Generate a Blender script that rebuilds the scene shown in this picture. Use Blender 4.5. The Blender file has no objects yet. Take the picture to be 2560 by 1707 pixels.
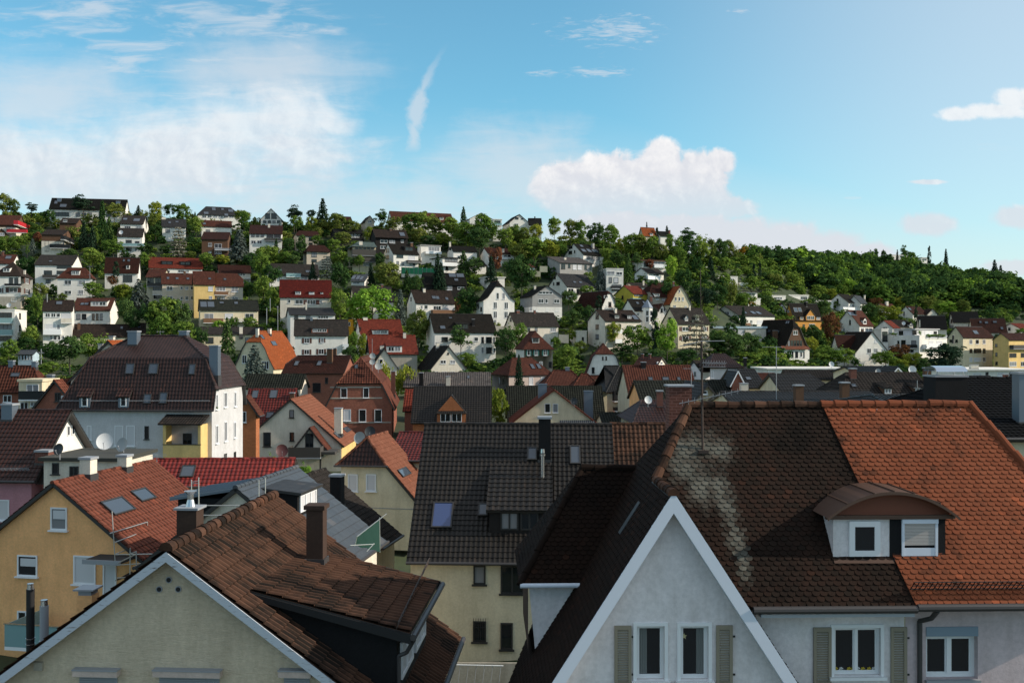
import bpy, bmesh, math, random
import numpy as np
from mathutils import Vector, Matrix
R = math.radians
random.seed(7)
SC = bpy.context.scene
COL = SC.collection
# ------------------------------------------------------------------ camera, light, sky
F = 2488.9; CX = 1280.0; CY = 853.5; CZ = 18.0          # focal length in photo pixels, image centre, eye height
cam_d = bpy.data.cameras.new('camera'); cam_d.lens = 35; cam_d.sensor_width = 36
cam_d.clip_start = 0.5; cam_d.clip_end = 6000
cam = bpy.data.objects.new('camera', cam_d); COL.objects.link(cam)
cam.location = (0, 0, CZ); cam.rotation_euler = (R(90), 0, 0); SC.camera = cam
SUN = Vector((0.88, -0.06, 0.43)).normalized()
sl = bpy.data.lights.new('sun', 'SUN'); sl.energy = 4.0; sl.angle = R(0.5); sl.color = (1.0, 0.90, 0.76)
so = bpy.data.objects.new('sun', sl); COL.objects.link(so)
so.location = (60, 0, 80); so.rotation_euler = SUN.to_track_quat('Z', 'Y').to_euler()
SC.view_settings.view_transform = 'Standard'; SC.view_settings.look = 'None'
SC.view_settings.exposure = 0.38; SC.view_settings.gamma = 1.0; SC.view_settings.use_curve_mapping = False
SC.cycles.max_bounces = 6; SC.cycles.transparent_max_bounces = 6

W = bpy.data.worlds.new('World'); SC.world = W; W.use_nodes = True
def build_sky():
    nt = W.node_tree; N = nt.nodes; Lk = nt.links
    bg = N['Background']; bg.inputs['Strength'].default_value = 0.15
    sky = N.new('ShaderNodeTexSky'); sky.sky_type = 'NISHITA'; sky.sun_disc = False
    sky.sun_elevation = math.asin(SUN.z); sky.sun_rotation = math.atan2(SUN.x, SUN.y)
    sky.altitude = 300; sky.air_density = 1.0; sky.dust_density = 0.6; sky.ozone_density = 2.0
    def M(op, a, b=None, c=None, clamp=False):
        n = N.new('ShaderNodeMath'); n.operation = op; n.use_clamp = clamp
        for i, q in enumerate((a, b, c)):
            if q is None: continue
            if isinstance(q, (int, float)): n.inputs[i].default_value = q
            else: Lk.new(q, n.inputs[i])
        return n.outputs[0]
    def V(op, a, b=None, c=None):
        n = N.new('ShaderNodeVectorMath'); n.operation = op
        for i, q in enumerate((a, b, c)):
            if q is None: continue
            if isinstance(q, tuple): n.inputs[i].default_value = q
            else: Lk.new(q, n.inputs[i])
        return n.outputs['Value'] if op == 'LENGTH' else n.outputs[0]
    def noise(vec, scale, detail=6, rough=0.55, dist=0.0):
        n = N.new('ShaderNodeTexNoise'); n.inputs['Scale'].default_value = scale
        n.inputs['Detail'].default_value = detail; n.inputs['Roughness'].default_value = rough
        n.inputs['Distortion'].default_value = dist; Lk.new(vec, n.inputs['Vector']); return n.outputs[0]
    def ramp(x, lo, hi):
        n = N.new('ShaderNodeMapRange'); n.interpolation_type = 'SMOOTHSTEP'; Lk.new(x, n.inputs[0])
        n.inputs[1].default_value = lo; n.inputs[2].default_value = hi; return n.outputs[0]
    def mixc(f, a, b):
        n = N.new('ShaderNodeMix'); n.data_type = 'RGBA'
        if isinstance(f, float): n.inputs[0].default_value = f
        else: Lk.new(f, n.inputs[0])
        for i, q in ((6, a), (7, b)):
            if isinstance(q, tuple): n.inputs[i].default_value = q
            else: Lk.new(q, n.inputs[i])
        return n.outputs[2]
    tc = N.new('ShaderNodeTexCoord'); sp = N.new('ShaderNodeSeparateXYZ'); Lk.new(tc.outputs['Generated'], sp.inputs[0])
    ya = M('MAXIMUM', M('ABSOLUTE', sp.outputs[1]), 0.02)
    X = M('MULTIPLY_ADD', M('DIVIDE', sp.outputs[0], ya), F, CX)      # compass bearing and height as tangents
    Y = M('MULTIPLY_ADD', M('DIVIDE', sp.outputs[2], ya), -F, CY)
    cb = N.new('ShaderNodeCombineXYZ'); Lk.new(X, cb.inputs[0]); Lk.new(Y, cb.inputs[1]); P = cb.outputs[0]
    Pk = V('MULTIPLY', P, (0.001, 0.001, 0))
    n_big = noise(Pk, 4.5, 8, 0.6, 0.3); n_fine = noise(Pk, 16, 7, 0.62, 0.4)
    rot = N.new('ShaderNodeMapping'); rot.inputs['Rotation'].default_value = (0, 0, R(-24)); rot.inputs['Scale'].default_value = (1.0, 5.0, 1)
    Lk.new(Pk, rot.inputs['Vector']); n_wisp = noise(rot.outputs[0], 6, 8, 0.62, 0.5)
    n_top = noise(rot.outputs[0], 16, 8, 0.68, 0.6)
    n_mix = M('ADD', M('MULTIPLY', n_big, 0.6), M('MULTIPLY', n_wisp, 0.4))
    def field(ells):
        out = None
        for (cx, cy, rx, ry) in ells:
            l = V('LENGTH', V('MULTIPLY_ADD', P, (1.0/rx, 1.0/ry, 0), (-cx/rx, -cy/ry, 0)))
            q = M('SUBTRACT', 1.0, l)
            out = q if out is None else M('MAXIMUM', out, q)
        return out
    def dens(fl, nz, amp, lo, hi): return ramp(M('ADD', fl, M('MULTIPLY', M('SUBTRACT', nz, 0.5), amp)), lo, hi)
    cumf = field([(1420,460,105,75),(1530,450,130,85),(1655,410,70,78),(1650,450,120,95),(1745,440,95,75),(1800,405,48,40),
                      (1600,520,230,110),(1470,500,130,80),(1740,520,120,95),(1790,520,120,40)])
    cum = M('MULTIPLY', dens(cumf, n_fine, 0.9, 0.0, 0.3), M('SUBTRACT', 1.0, M('MULTIPLY', ramp(Y, 420, 600), 0.55)))
    band = dens(field([(1700,585,260,75),(1850,590,130,62),(1960,600,130,58),(2070,618,120,52),(2160,640,110,44),(1600,590,300,90)]), n_fine, 0.8, 0.0, 0.45)
    left = dens(field([(640,330,300,140),(430,400,460,170),(770,310,140,85),(850,315,85,42),(740,390,230,80),(120,420,420,130)]), n_mix, 1.4, -0.05, 0.8)
    leftb = dens(field([(700,290,240,110),(820,310,110,60),(700,350,260,100)]), n_mix, 1.6, 0.0, 0.9)
    veil = dens(field([(250,450,1000,300),(900,520,900,170),(0,420,700,260),(640,180,380,130),(1300,430,420,170),(120,250,420,160)]), n_mix, 1.7, -0.05, 0.95)
    low = M('MULTIPLY', ramp(Y, 230, 720), 0.85)
    wisp = dens(field([(330,150,330,110),(560,180,330,130),(180,40,420,90),(720,150,190,100),(620,60,330,110)]), n_wisp, 3.4, 0.3, 1.3)
    top = dens(field([(1530,78,200,62),(1500,180,120,26),(1380,185,80,16),(1850,28,60,14)]), n_top, 3.4, 0.3, 1.2)
    tr = M('SUBTRACT', Y, 110.0)
    path = M('ADD', M('MULTIPLY_ADD', M('MULTIPLY', tr, tr), 0.00155, 1118.0), M('MULTIPLY', tr, -0.72))
    trl = M('SUBTRACT', 1.0, M('DIVIDE', M('ABSOLUTE', M('SUBTRACT', X, path)), M('MULTIPLY_ADD', ramp(Y, 140, 260), 22.0, 12.0)))
    trl = M('MULTIPLY', ramp(M('ADD', trl, M('MULTIPLY', M('SUBTRACT', n_fine, 0.5), 2.2)), 0.1, 0.9),
            M('MULTIPLY', ramp(Y, 100, 260), M('SUBTRACT', 1.0, ramp(Y, 350, 400))))
    right = dens(field([(2400,285,75,22),(2490,277,110,26),(2550,250,90,36),(2320,455,60,8),(2320,560,90,36),(2550,545,80,36),(2560,670,140,26)]), n_fine, 1.1, 0.0, 0.5)
    strk = dens(field([(2500,372,110,13),(2470,362,60,9),(2130,495,40,6),(1620,400,40,6)]), n_fine, 0.8, 0.0, 0.6)
    def mx(*a):
        o = a[0]
        for b in a[1:]: o = M('MAXIMUM', o, b)
        return o
    def sc(a, k): return M('MULTIPLY', a, k)
    soft = mx(sc(veil, .62), sc(ramp(X, 1350, 2650), .5), sc(M('SUBTRACT', 1.0, ramp(Y, -1500, -120)), .62), sc(low, .75), sc(wisp, .55), sc(top, .5), sc(trl, .55), sc(strk, .5)); soft = M('ADD', M('MULTIPLY', soft, 0.96), 0.04)  # includes an unseen whitish veil overhead, added to neutralise the ambient light
    hard = mx(cum, sc(band, .9), sc(left, .66), sc(leftb, .72), sc(right, .75))
    tint = mixc(1.0, sky.outputs[0], sky.outputs[0])
    mul = N.new('ShaderNodeMix'); mul.data_type = 'RGBA'; mul.blend_type = 'MULTIPLY'; mul.inputs[0].default_value = 1.0
    Lk.new(tint, mul.inputs[6]); mul.inputs[7].default_value = SKY_TINT
    c1 = mixc(soft, mul.outputs[2], (3.95, 4.02, 4.2, 1))
    Po = V('ADD', Pk, (0.016, -0.012, 0)); n_o = noise(Po, 16, 7, 0.62, 0.4); n_o2 = noise(Po, 4.5, 8, 0.6, 0.3)
    rel = M('ADD', M('MULTIPLY', M('SUBTRACT', n_fine, n_o), 0.7), M('MULTIPLY', M('SUBTRACT', n_big, n_o2), 1.6))
    lit = ramp(M('ADD', M('ADD', rel, M('MULTIPLY', n_fine, 0.5)), M('MULTIPLY', Y, -0.0022)), -0.95, -0.2)
    cc = mixc(lit, (3.75, 3.85, 4.15, 1), (5.05, 4.98, 4.95, 1))
    c2 = mixc(hard, c1, cc)
    Lk.new(c2, bg.inputs['Color'])
SKY_TINT = (0.52, 0.96, 0.93, 1)
build_sky()

# ------------------------------------------------------------------ helpers
TL = {'T1': (0, 480, 640/2350), 'T2': (640, 480, 640/2350), 'T3': (1280, 480, 640/2350), 'T4': (1920, 560, 640/2350),
      'B1': (0, 800, 640/2350), 'B2': (520, 780, 640/2350), 'B3': (1000, 760, 640/2350), 'B4': (1400, 760, 640/2350),
      'B5': (1920, 760, 640/2350), 'L1': (0, 1120, 640/1710), 'L2': (400, 1120, 760/2030), 'C1': (1000, 1040, 640/1505),
      'R1': (1280, 980, 1280/2352), 'R2': (1960, 1120, 600/1603), 'S': (0, 0, 1.0)}
def S(T, x, y):
    a, b, k = TL[T]; return a + x*k, b + y*k
def ray(px, py): return Vector(((px-CX)/F, 1.0, (CY-py)/F))
def at(px, py, Y): return ray(px, py)*Y + Vector((0, 0, CZ))
def smooth(a, b, x):
    t = min(1, max(0, (x-a)/(b-a))); return t*t*(3-2*t)
PYL = [(1500, 40), (1200, 90), (1060, 150), (990, 195), (960, 207), (900, 255), (857, 268), (810, 288), (750, 312), (700, 340), (640, 366), (600, 390), (560, 415), (530, 436), (480, 480)]
PYR = [(1500, 40), (1200, 90), (1060, 150), (990, 200), (960, 240), (917, 317), (880, 340), (840, 362), (780, 402), (740, 442), (700, 520), (650, 620), (620, 700), (560, 800)]
def interp(tab, x):
    if (x - tab[0][0])*(tab[-1][0]-tab[0][0]) <= 0: return tab[0][1]
    for (a, b), (c, d) in zip(tab, tab[1:]):
        if (x-a)*(x-c) <= 0: return b + (d-b)*(x-a)/(c-a)
    return tab[-1][1]
def wR(px): return smooth(1650, 2200, px)
def hillD(px, py):
    w = wR(px); return interp(PYL, py)*(1-w) + interp(PYR, py)*w
IPL = [(b, a) for a, b in PYL]; IPR = [(b, a) for a, b in PYR]
CREST = [(-800, 525), (0, 535), (300, 540), (700, 560), (1000, 570), (1300, 582), (1500, 606), (1700, 634), (2000, 662), (2200, 672), (2400, 704), (2560, 728), (3400, 770)]
def groundpy(px, D):
    w = wR(px); p = interp(IPL, D)*(1-w) + interp(IPR, D)*w; c = interp(CREST, px)
    if p < c: p = c + (c-p)*0.35
    return p
def ground(px, D):                                        # ground height on the bearing px at distance D
    if D < 95: D = 95
    return CZ + (CY-groundpy(px, D))/F*D - 2.6
def gz(x, y): return ground(CX + F*x/y, y)

class MB:
    def __init__(s): s.v = []; s.f = []; s.m = []; s.u = []; s.s = []
    def face(s, pts, mat=0, uv=None, sm=False):
        n = len(s.v); s.v.extend(tuple(p) for p in pts); s.f.append(tuple(range(n, n+len(pts)))); s.m.append(mat); s.u.append(uv); s.s.append(sm)
    def box(s, x0, y0, z0, x1, y1, z1, mat=0, M=None):
        c = [Vector((x, y, z)) for z in (z0, z1) for y in (y0, y1) for x in (x0, x1)]
        if M is not None: c = [M @ q for q in c]
        for q in ((0, 2, 3, 1), (4, 5, 7, 6), (0, 1, 5, 4), (1, 3, 7, 5), (3, 2, 6, 7), (2, 0, 4, 6)): s.face([c[i] for i in q], mat)
    def tube(s, p0, p1, r, n=6, r2=None, mat=0, caps=True):
        p0 = Vector(p0); p1 = Vector(p1); d = (p1-p0)
        if d.length < 1e-6: return
        d.normalize(); a = d.orthogonal().normalized(); b = d.cross(a); r2 = r if r2 is None else r2
        A = [p0+(a*math.cos(t)+b*math.sin(t))*r for t in [2*math.pi*i/n for i in range(n)]]
        B = [p1+(a*math.cos(t)+b*math.sin(t))*r2 for t in [2*math.pi*i/n for i in range(n)]]
        for i in range(n): j = (i+1) % n; s.face([A[i], A[j], B[j], B[i]], mat, None, n > 5)
        if caps: s.face(A[::-1], mat); s.face(B, mat)
    def path(s, pts, r, n=6, mat=0):
        for a, b in zip(pts, pts[1:]): s.tube(a, b, r, n, None, mat)
    def slab(s, pts, n, t, mat=0, side=0, uv=None):        # polygon thickened against its normal
        pts = [Vector(p) for p in pts]; low = [p - n*t for p in pts]
        s.face(pts, mat, uv); s.face(low[::-1], side)
        for i in range(len(pts)): j = (i+1) % len(pts); s.face([pts[i], low[i], low[j], pts[j]], side)
    def mesh(s, name, mats):
        me = bpy.data.meshes.new(name); me.from_pydata(s.v, [], s.f)
        for m in mats: me.materials.append(m)
        me.polygons.foreach_set('material_index', s.m); me.polygons.foreach_set('use_smooth', s.s)
        if any(u is not None for u in s.u):
            uv = me.uv_layers.new(name='UVMap'); fl = []
            for f, u in zip(s.f, s.u):
                for i in range(len(f)): fl.extend(u[i] if u else (0.0, 0.0))
            uv.data.foreach_set('uv', fl)
        me.update(); return me
    def build(s, name, mats, parent=None, loc=None, kind=None):
        if not isinstance(mats, (list, tuple)): mats = [mats]
        return link(name, s.mesh(name, mats), parent, loc)
def link(name, me, parent=None, loc=None, rz=0, scale=None):
    o = bpy.data.objects.new(name, me); COL.objects.link(o); o.parent = parent
    if loc is not None: o.location = loc
    if rz: o.rotation_euler.z = rz
    if scale is not None: o.scale = scale
    return o
def tag(o, label, cat, group=None):
    o['label'] = label; o['category'] = cat
    if group: o['group'] = group
    return o
def thing(name, label, cat, loc, rz=0, group=None):
    o = link(name, None, None, loc, rz); o.empty_display_size = 0.5; return tag(o, label, cat, group)

# ------------------------------------------------------------------ materials
def srgb(h):
    c = [int(h[i:i+2], 16)/255 for i in (0, 2, 4)]
    return tuple(x/12.92 if x <= 0.04045 else ((x+0.055)/1.055)**2.4 for x in c) + (1,)
MATS = {}
def newmat(name):
    m = bpy.data.materials.new(name); m.use_nodes = True; return m, m.node_tree, m.node_tree.nodes['Principled BSDF']
def flatmat(name, col, rough=0.6, metal=0.0, spec=0.4, emit=None):
    if name in MATS: return MATS[name]
    m, nt, b = newmat(name); b.inputs['Base Color'].default_value = col if isinstance(col, tuple) else srgb(col)
    b.inputs['Roughness'].default_value = rough; b.inputs['Metallic'].default_value = metal; b.inputs['Specular IOR Level'].default_value = spec
    MATS[name] = m; return m
def nd(nt, t, **k):
    n = nt.nodes.new(t)
    for a, b in k.items(): setattr(n, a, b)
    return n
def mixrgb(nt, f, a, b, blend='MIX'):
    n = nd(nt, 'ShaderNodeMix', data_type='RGBA', blend_type=blend)
    for i, q in ((0, f), (6, a), (7, b)):
        if isinstance(q, (tuple, float, int)): n.inputs[i].default_value = q
        else: nt.links.new(q, n.inputs[i])
    return n.outputs[2]
def noi(nt, vec, scale, detail=4, rough=0.6):
    n = nd(nt, 'ShaderNodeTexNoise'); n.inputs['Scale'].default_value = scale; n.inputs['Detail'].default_value = detail
    n.inputs['Roughness'].default_value = rough
    if vec is not None: nt.links.new(vec, n.inputs['Vector'])
    return n.outputs[0]
def rmp(nt, x, lo, hi, a=0.0, b=1.0):
    n = nd(nt, 'ShaderNodeMapRange', interpolation_type='SMOOTHSTEP'); nt.links.new(x, n.inputs[0])
    for i, q in ((1, lo), (2, hi), (3, a), (4, b)): n.inputs[i].default_value = q
    return n.outputs[0]
WALLC = {'oldbrick': (.15, .058, .042, 1), 'sooty': (.060, .036, .027, 1), 'white': (.79, .75, .69, 1), 'offwhite': (.70, .63, .53, 1), 'cream': (.70, .60, .42, 1), 'beige': (.56, .48, .38, 1), 'yellow': (.72, .50, .20, 1),
         'ochre': (.55, .26, .06, 1), 'gold': (.66, .33, .03, 1), 'lemon': (.52, .42, .06, 1), 'grey': (.34, .33, .32, 1), 'brown': (.12, .065, .04, 1),
         'darkwood': (.022, .019, .018, 1), 'pinkish': (.58, .46, .40, 1), 'pink': (.46, .22, .25, 1), 'brick': (.27, .095, .06, 1), 'obrick': (.38, .13, .05, 1),
         'lightblue': (.44, .55, .62, 1), 'cool': (.58, .565, .57, 1), 'lav': (.76, .71, .715, 1), 'nearcream': (.62, .51, .375, 1), 'ora': (.92, .48, .21, 1),
         'concrete': (.36, .34, .32, 1), 'pale': (.64, .56, .40, 1), 'stucco': (.40, .36, .30, 1), 'black': (.012, .012, .013, 1), 'mauve': (.60, .49, .50, 1), 'woodgable': (.34, .27, .17, 1)}
def wallmat(c):
    key = 'wall_'+c
    if key in MATS: return MATS[key]
    m, nt, b = newmat(key); tc = nd(nt, 'ShaderNodeTexCoord'); col = WALLC[c]; o = tc.outputs['Object']
    mp = nd(nt, 'ShaderNodeMapping'); mp.inputs['Scale'].default_value = (1.6, 1.6, 0.28); nt.links.new(o, mp.inputs[0])
    streak = rmp(nt, noi(nt, mp.outputs[0], 1.1, 5, .65), .38, .78)
    dk = tuple(x*q for x, q in zip(col[:3], (.74, .72, .68))) + (1,)
    k = .75 if c == 'stucco' else (.62 if c in ('lav', 'mauve', 'nearcream', 'ora', 'pale', 'cream', 'offwhite') else .38)
    sm = nd(nt, 'ShaderNodeMath', operation='MULTIPLY'); nt.links.new(streak, sm.inputs[0]); sm.inputs[1].default_value = k
    cc = mixrgb(nt, sm.outputs[0], col, dk)
    fine = rmp(nt, noi(nt, o, 9.0, 4, .7), .3, .7, 0.90, 1.06); pat = rmp(nt, noi(nt, o, .55, 6, .7), .35, .68, .89, 1.04); fm_ = nd(nt, 'ShaderNodeMath', operation='MULTIPLY'); nt.links.new(fine, fm_.inputs[0]); nt.links.new(pat, fm_.inputs[1]); fine = fm_.outputs[0]
    if c in ('brick', 'obrick', 'oldbrick'):
        br = nd(nt, 'ShaderNodeTexBrick'); br.inputs['Scale'].default_value = 1.0
        br.inputs['Brick Width'].default_value = .26; br.inputs['Row Height'].default_value = .085; br.inputs['Mortar Size'].default_value = .012
        br.inputs['Color1'].default_value = col; br.inputs['Color2'].default_value = tuple(x*.6 for x in col[:3])+(1,); br.inputs['Mortar'].default_value = tuple(min(1, x*1.25+.03) for x in col[:3])+(1,)
        sx = nd(nt, 'ShaderNodeSeparateXYZ'); nt.links.new(o, sx.inputs[0]); cx = nd(nt, 'ShaderNodeCombineXYZ')
        ad = nd(nt, 'ShaderNodeMath', operation='ADD'); nt.links.new(sx.outputs[0], ad.inputs[0]); nt.links.new(sx.outputs[1], ad.inputs[1])
        nt.links.new(ad.outputs[0], cx.inputs[0]); nt.links.new(sx.outputs[2], cx.inputs[1]); nt.links.new(cx.outputs[0], br.inputs['Vector'])
        cc = mixrgb(nt, sm.outputs[0], br.outputs['Color'], dk)
    mul = nd(nt, 'ShaderNodeVectorMath', operation='SCALE'); nt.links.new(cc, mul.inputs[0]); nt.links.new(fine, mul.inputs['Scale'])
    nt.links.new(mul.outputs[0], b.inputs['Base Color']); b.inputs['Roughness'].default_value = .88; b.inputs['Specular IOR Level'].default_value = .2
    bp = nd(nt, 'ShaderNodeBump'); bp.inputs['Strength'].default_value = .35; bp.inputs['Distance'].default_value = .02
    if c in ('nearcream', 'ora'):
        bp.inputs['Strength'].default_value = .8; bp.inputs['Distance'].default_value = .03; m2 = nd(nt, 'ShaderNodeMapping'); m2.inputs['Scale'].default_value = (.35, .35, 1.6); nt.links.new(o, m2.inputs[0]); nt.links.new(noi(nt, m2.outputs[0], 16, 5, .75), bp.inputs['Height'])
    else: nt.links.new(noi(nt, o, 22, 5, .7), bp.inputs['Height'])
    nt.links.new(bp.outputs[0], b.inputs['Normal'])
    MATS[key] = m; return m
# roof tiles: two tile colours, a stain colour, how much stain
ROOFC = {'brown': ((.070, .047, .038), (.11, .075, .060), (.028, .024, .022), .45), 'greybrown': ((.078, .066, .058), (.12, .10, .09), (.04, .036, .032), .4),
         'dark': ((.023, .022, .019), (.040, .037, .032), (.012, .012, .011), .4), 'slate': ((.075, .074, .078), (.11, .108, .11), (.05, .05, .052), .3),
         'redbrown': ((.15, .050, .034), (.21, .075, .05), (.06, .03, .024), .5), 'red': ((.27, .050, .032), (.36, .075, .045), (.12, .034, .025), .4),
         'wine': ((.17, .022, .018), (.24, .035, .025), (.05, .014, .012), .35), 'orange': ((.52, .12, .035), (.62, .17, .06), (.22, .07, .03), .45),
         'salmon': ((.34, .125, .075), (.40, .16, .10), (.22, .085, .055), .4), 'maroon': ((.085, .030, .022), (.13, .045, .032), (.035, .02, .016), .5),
         'green': ((.050, .056, .046), (.080, .085, .066), (.024, .027, .022), .5), 'solar': ((.010, .013, .022), (.014, .018, .03), (.008, .01, .014), .2),
         'nearrust': ((.125, .062, .040), (.185, .092, .058), (.034, .026, .021), .85), 'blackbrown': ((.036, .030, .024), (.058, .046, .037), (.015, .014, .012), .5),
         'bdark': ((.054, .037, .028), (.098, .050, .035), (.020, .017, .014), .65), 'borange': ((.34, .100, .048), (.43, .135, .066), (.030, .021, .017), .58),
         'bblack': ((.036, .021, .015), (.060, .031, .021), (.018, .013, .011), .55), 'greywhite': ((.17, .15, .14), (.24, .21, .20), (.08, .07, .065), .4),
         'plum': ((.070, .032, .026), (.100, .046, .038), (.03, .016, .014), .35), 'brickred': ((.25, .080, .052), (.31, .105, .068), (.12, .05, .036), .5), 'ink': ((.010, .011, .013), (.016, .017, .020), (.006, .007, .008), .3), 'crimson': ((.30, .036, .030), (.40, .055, .042), (.10, .02, .018), .4), 'copper': ((.085, .045, .030), (.10, .055, .036), (.05, .03, .022), .4), 'teal': ((.16, .22, .20), (.2, .27, .25), (.1, .13, .12), .3), 'zinc': ((.10, .115, .135), (.12, .135, .155), (.07, .08, .095), .3)}
def roofmat(c, geo=True, lichen=None):
    key = 'roof_%s_%d%s' % (c, geo, '_lichen' if lichen else '')
    if key in MATS: return MATS[key]
    m, nt, b = newmat(key); A, B, St, amt = ROOFC[c]; A, B, St = [tuple(x*((.30 if geo and c not in ('plum',) else .40) if max(A) < .1 else .50) for x in q)+(1,) for q in (A, B, St)]
    uv = nd(nt, 'ShaderNodeUVMap'); tc = nd(nt, 'ShaderNodeTexCoord'); o = tc.outputs['Object']
    fl = nd(nt, 'ShaderNodeVectorMath', operation='FLOOR'); nt.links.new(uv.outputs[0], fl.inputs[0])
    wn = nd(nt, 'ShaderNodeTexWhiteNoise', noise_dimensions='2D'); nt.links.new(fl.outputs[0], wn.inputs['Vector'])
    cc = mixrgb(nt, wn.outputs['Value'], A, B); cc = mixrgb(nt, rmp(nt, wn.outputs['Value'], .955, .975, 0, .7), cc, (min(.5, B[0]*1.6), B[1]*1.35, B[2]*1.2, 1))
    big = noi(nt, o, .33, 6, .65); med = noi(nt, o, 2.2, 5, .65)
    ad = nd(nt, 'ShaderNodeMath', operation='MULTIPLY_ADD'); nt.links.new(wn.outputs['Value'], ad.inputs[0]); ad.inputs[1].default_value = .16; nt.links.new(big, ad.inputs[2])
    ad2 = nd(nt, 'ShaderNodeMath', operation='MULTIPLY_ADD'); nt.links.new(med, ad2.inputs[0]); ad2.inputs[1].default_value = .35; nt.links.new(ad.outputs[0], ad2.inputs[2])
    st = rmp(nt, ad2.outputs[0], .98-.38*amt, 1.22-.38*amt, 0, min(1, amt+.25))
    cc = mixrgb(nt, st, cc, St)
    if lichen:                                                   # pale lichen below the aerial, running down the slope
        pt = None
        for (cx, cy, rx, ry) in lichen:
            v = nd(nt, 'ShaderNodeVectorMath', operation='MULTIPLY_ADD'); nt.links.new(uv.outputs[0], v.inputs[0])
            v.inputs[1].default_value = (1/rx, 1/ry, 0); v.inputs[2].default_value = (-cx/rx, -cy/ry, 0)
            l = nd(nt, 'ShaderNodeVectorMath', operation='LENGTH'); nt.links.new(v.outputs[0], l.inputs[0])
            s_ = nd(nt, 'ShaderNodeMath', operation='SUBTRACT'); s_.inputs[0].default_value = 1; nt.links.new(l.outputs['Value'], s_.inputs[1])
            if pt is None: pt = s_.outputs[0]
            else:
                x = nd(nt, 'ShaderNodeMath', operation='MAXIMUM'); nt.links.new(pt, x.inputs[0]); nt.links.new(s_.outputs[0], x.inputs[1]); pt = x.outputs[0]
        q = nd(nt, 'ShaderNodeMath', operation='MULTIPLY_ADD'); nt.links.new(noi(nt, o, 2.6, 9, .68), q.inputs[0]); q.inputs[1].default_value = 1.9; q.inputs[2].default_value = -1.0
        q2 = nd(nt, 'ShaderNodeMath', operation='ADD'); nt.links.new(q.outputs[0], q2.inputs[0]); nt.links.new(pt, q2.inputs[1])
        cc = mixrgb(nt, rmp(nt, q2.outputs[0], .05, 1.1, 0, .62), cc, (.18, .18, .150, 1))
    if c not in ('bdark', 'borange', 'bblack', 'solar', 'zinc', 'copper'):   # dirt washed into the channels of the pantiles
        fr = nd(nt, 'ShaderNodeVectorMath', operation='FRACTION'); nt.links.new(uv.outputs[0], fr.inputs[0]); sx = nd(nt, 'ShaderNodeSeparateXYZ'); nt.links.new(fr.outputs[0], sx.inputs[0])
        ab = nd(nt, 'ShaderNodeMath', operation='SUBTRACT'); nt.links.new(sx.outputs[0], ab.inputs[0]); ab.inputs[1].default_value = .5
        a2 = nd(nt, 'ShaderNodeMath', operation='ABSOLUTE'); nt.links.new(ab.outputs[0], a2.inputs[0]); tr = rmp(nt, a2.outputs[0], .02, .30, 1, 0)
        dm = nd(nt, 'ShaderNodeMath', operation='MULTIPLY'); nt.links.new(tr, dm.inputs[0]); nt.links.new(rmp(nt, med, .3, .6, .25, .95), dm.inputs[1]); cc = mixrgb(nt, dm.outputs[0], cc, tuple(x*.6 for x in St[:3])+(1,)); cr = nd(nt, 'ShaderNodeMath', operation='MULTIPLY'); nt.links.new(rmp(nt, a2.outputs[0], .36, .48, 0, 1), cr.inputs[0]); nt.links.new(rmp(nt, med, .35, .65, .75, .3), cr.inputs[1]); cc = mixrgb(nt, cr.outputs[0], cc, tuple(x*(1.9 if max(A[:3]) < .02 else 1.3)+.004 for x in B[:3])+(1,))   # glints along the tile crowns, painted in as a paler colour
    nt.links.new(cc, b.inputs['Base Color'])
    shiny = c in ('dark', 'wine', 'crimson', 'plum', 'blackbrown', 'solar', 'maroon', 'zinc') and (geo or c == 'solar')
    b.inputs['Roughness'].default_value = .22 if c == 'solar' else (.48 if shiny else .88); b.inputs['Specular IOR Level'].default_value = .24 if shiny else .08
    bp = nd(nt, 'ShaderNodeBump'); bp.inputs['Strength'].default_value = .5; bp.inputs['Distance'].default_value = .01
    hgt = noi(nt, o, 30, 4, .7)
    if not geo:
        sx = nd(nt, 'ShaderNodeSeparateXYZ'); nt.links.new(uv.outputs[0], sx.inputs[0])
        mu = nd(nt, 'ShaderNodeMath', operation='MULTIPLY'); nt.links.new(sx.outputs[0], mu.inputs[0]); mu.inputs[1].default_value = 2*math.pi
        sn = nd(nt, 'ShaderNodeMath', operation='SINE'); nt.links.new(mu.outputs[0], sn.inputs[0]); hgt = sn.outputs[0]
        bp.inputs['Strength'].default_value = .9; bp.inputs['Distance'].default_value = .05
    nt.links.new(hgt, bp.inputs['Height']); nt.links.new(bp.outputs[0], b.inputs['Normal'])
    MATS[key] = m; return m
G_DARK = flatmat('window_glass', (.012, .015, .018, 1), .06, 0, .6)
G_CURT = flatmat('curtained_glass', (.20, .20, .21, 1), .25, 0, .5)
G_DEEP = flatmat('sky_reflection_glass', (.03, .055, .15, 1), .05, 0, .9)  # blue of the reflected sky put into the pane colour
G_BLUE = flatmat('skylight_glass', (.05, .065, .085, 1), .05, 0, .9)
BLIND = flatmat('roller_shutter', (.55, .54, .55, 1), .6)
FR_W = flatmat('white_frame', (.74, .74, .75, 1), .5)
FR_D = flatmat('dark_frame', (.03, .028, .027, 1), .5)
FR_B = flatmat('brown_frame', (.13, .06, .035, 1), .6)
ZINC = flatmat('zinc_sheet', (.16, .19, .23, 1), .45, .6)
STEEL = flatmat('stainless_steel', (.55, .55, .55, 1), .25, .9)
GUTT = flatmat('gutter_metal', (.06, .055, .055, 1), .5, .3)
BLACK = flatmat('black_paint', (.010, .010, .011, 1), .6)
WHITE = flatmat('white_paint', (.76, .76, .76, 1), .5)
GREYP = flatmat('grey_paint', (.28, .29, .31, 1), .5)
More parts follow.
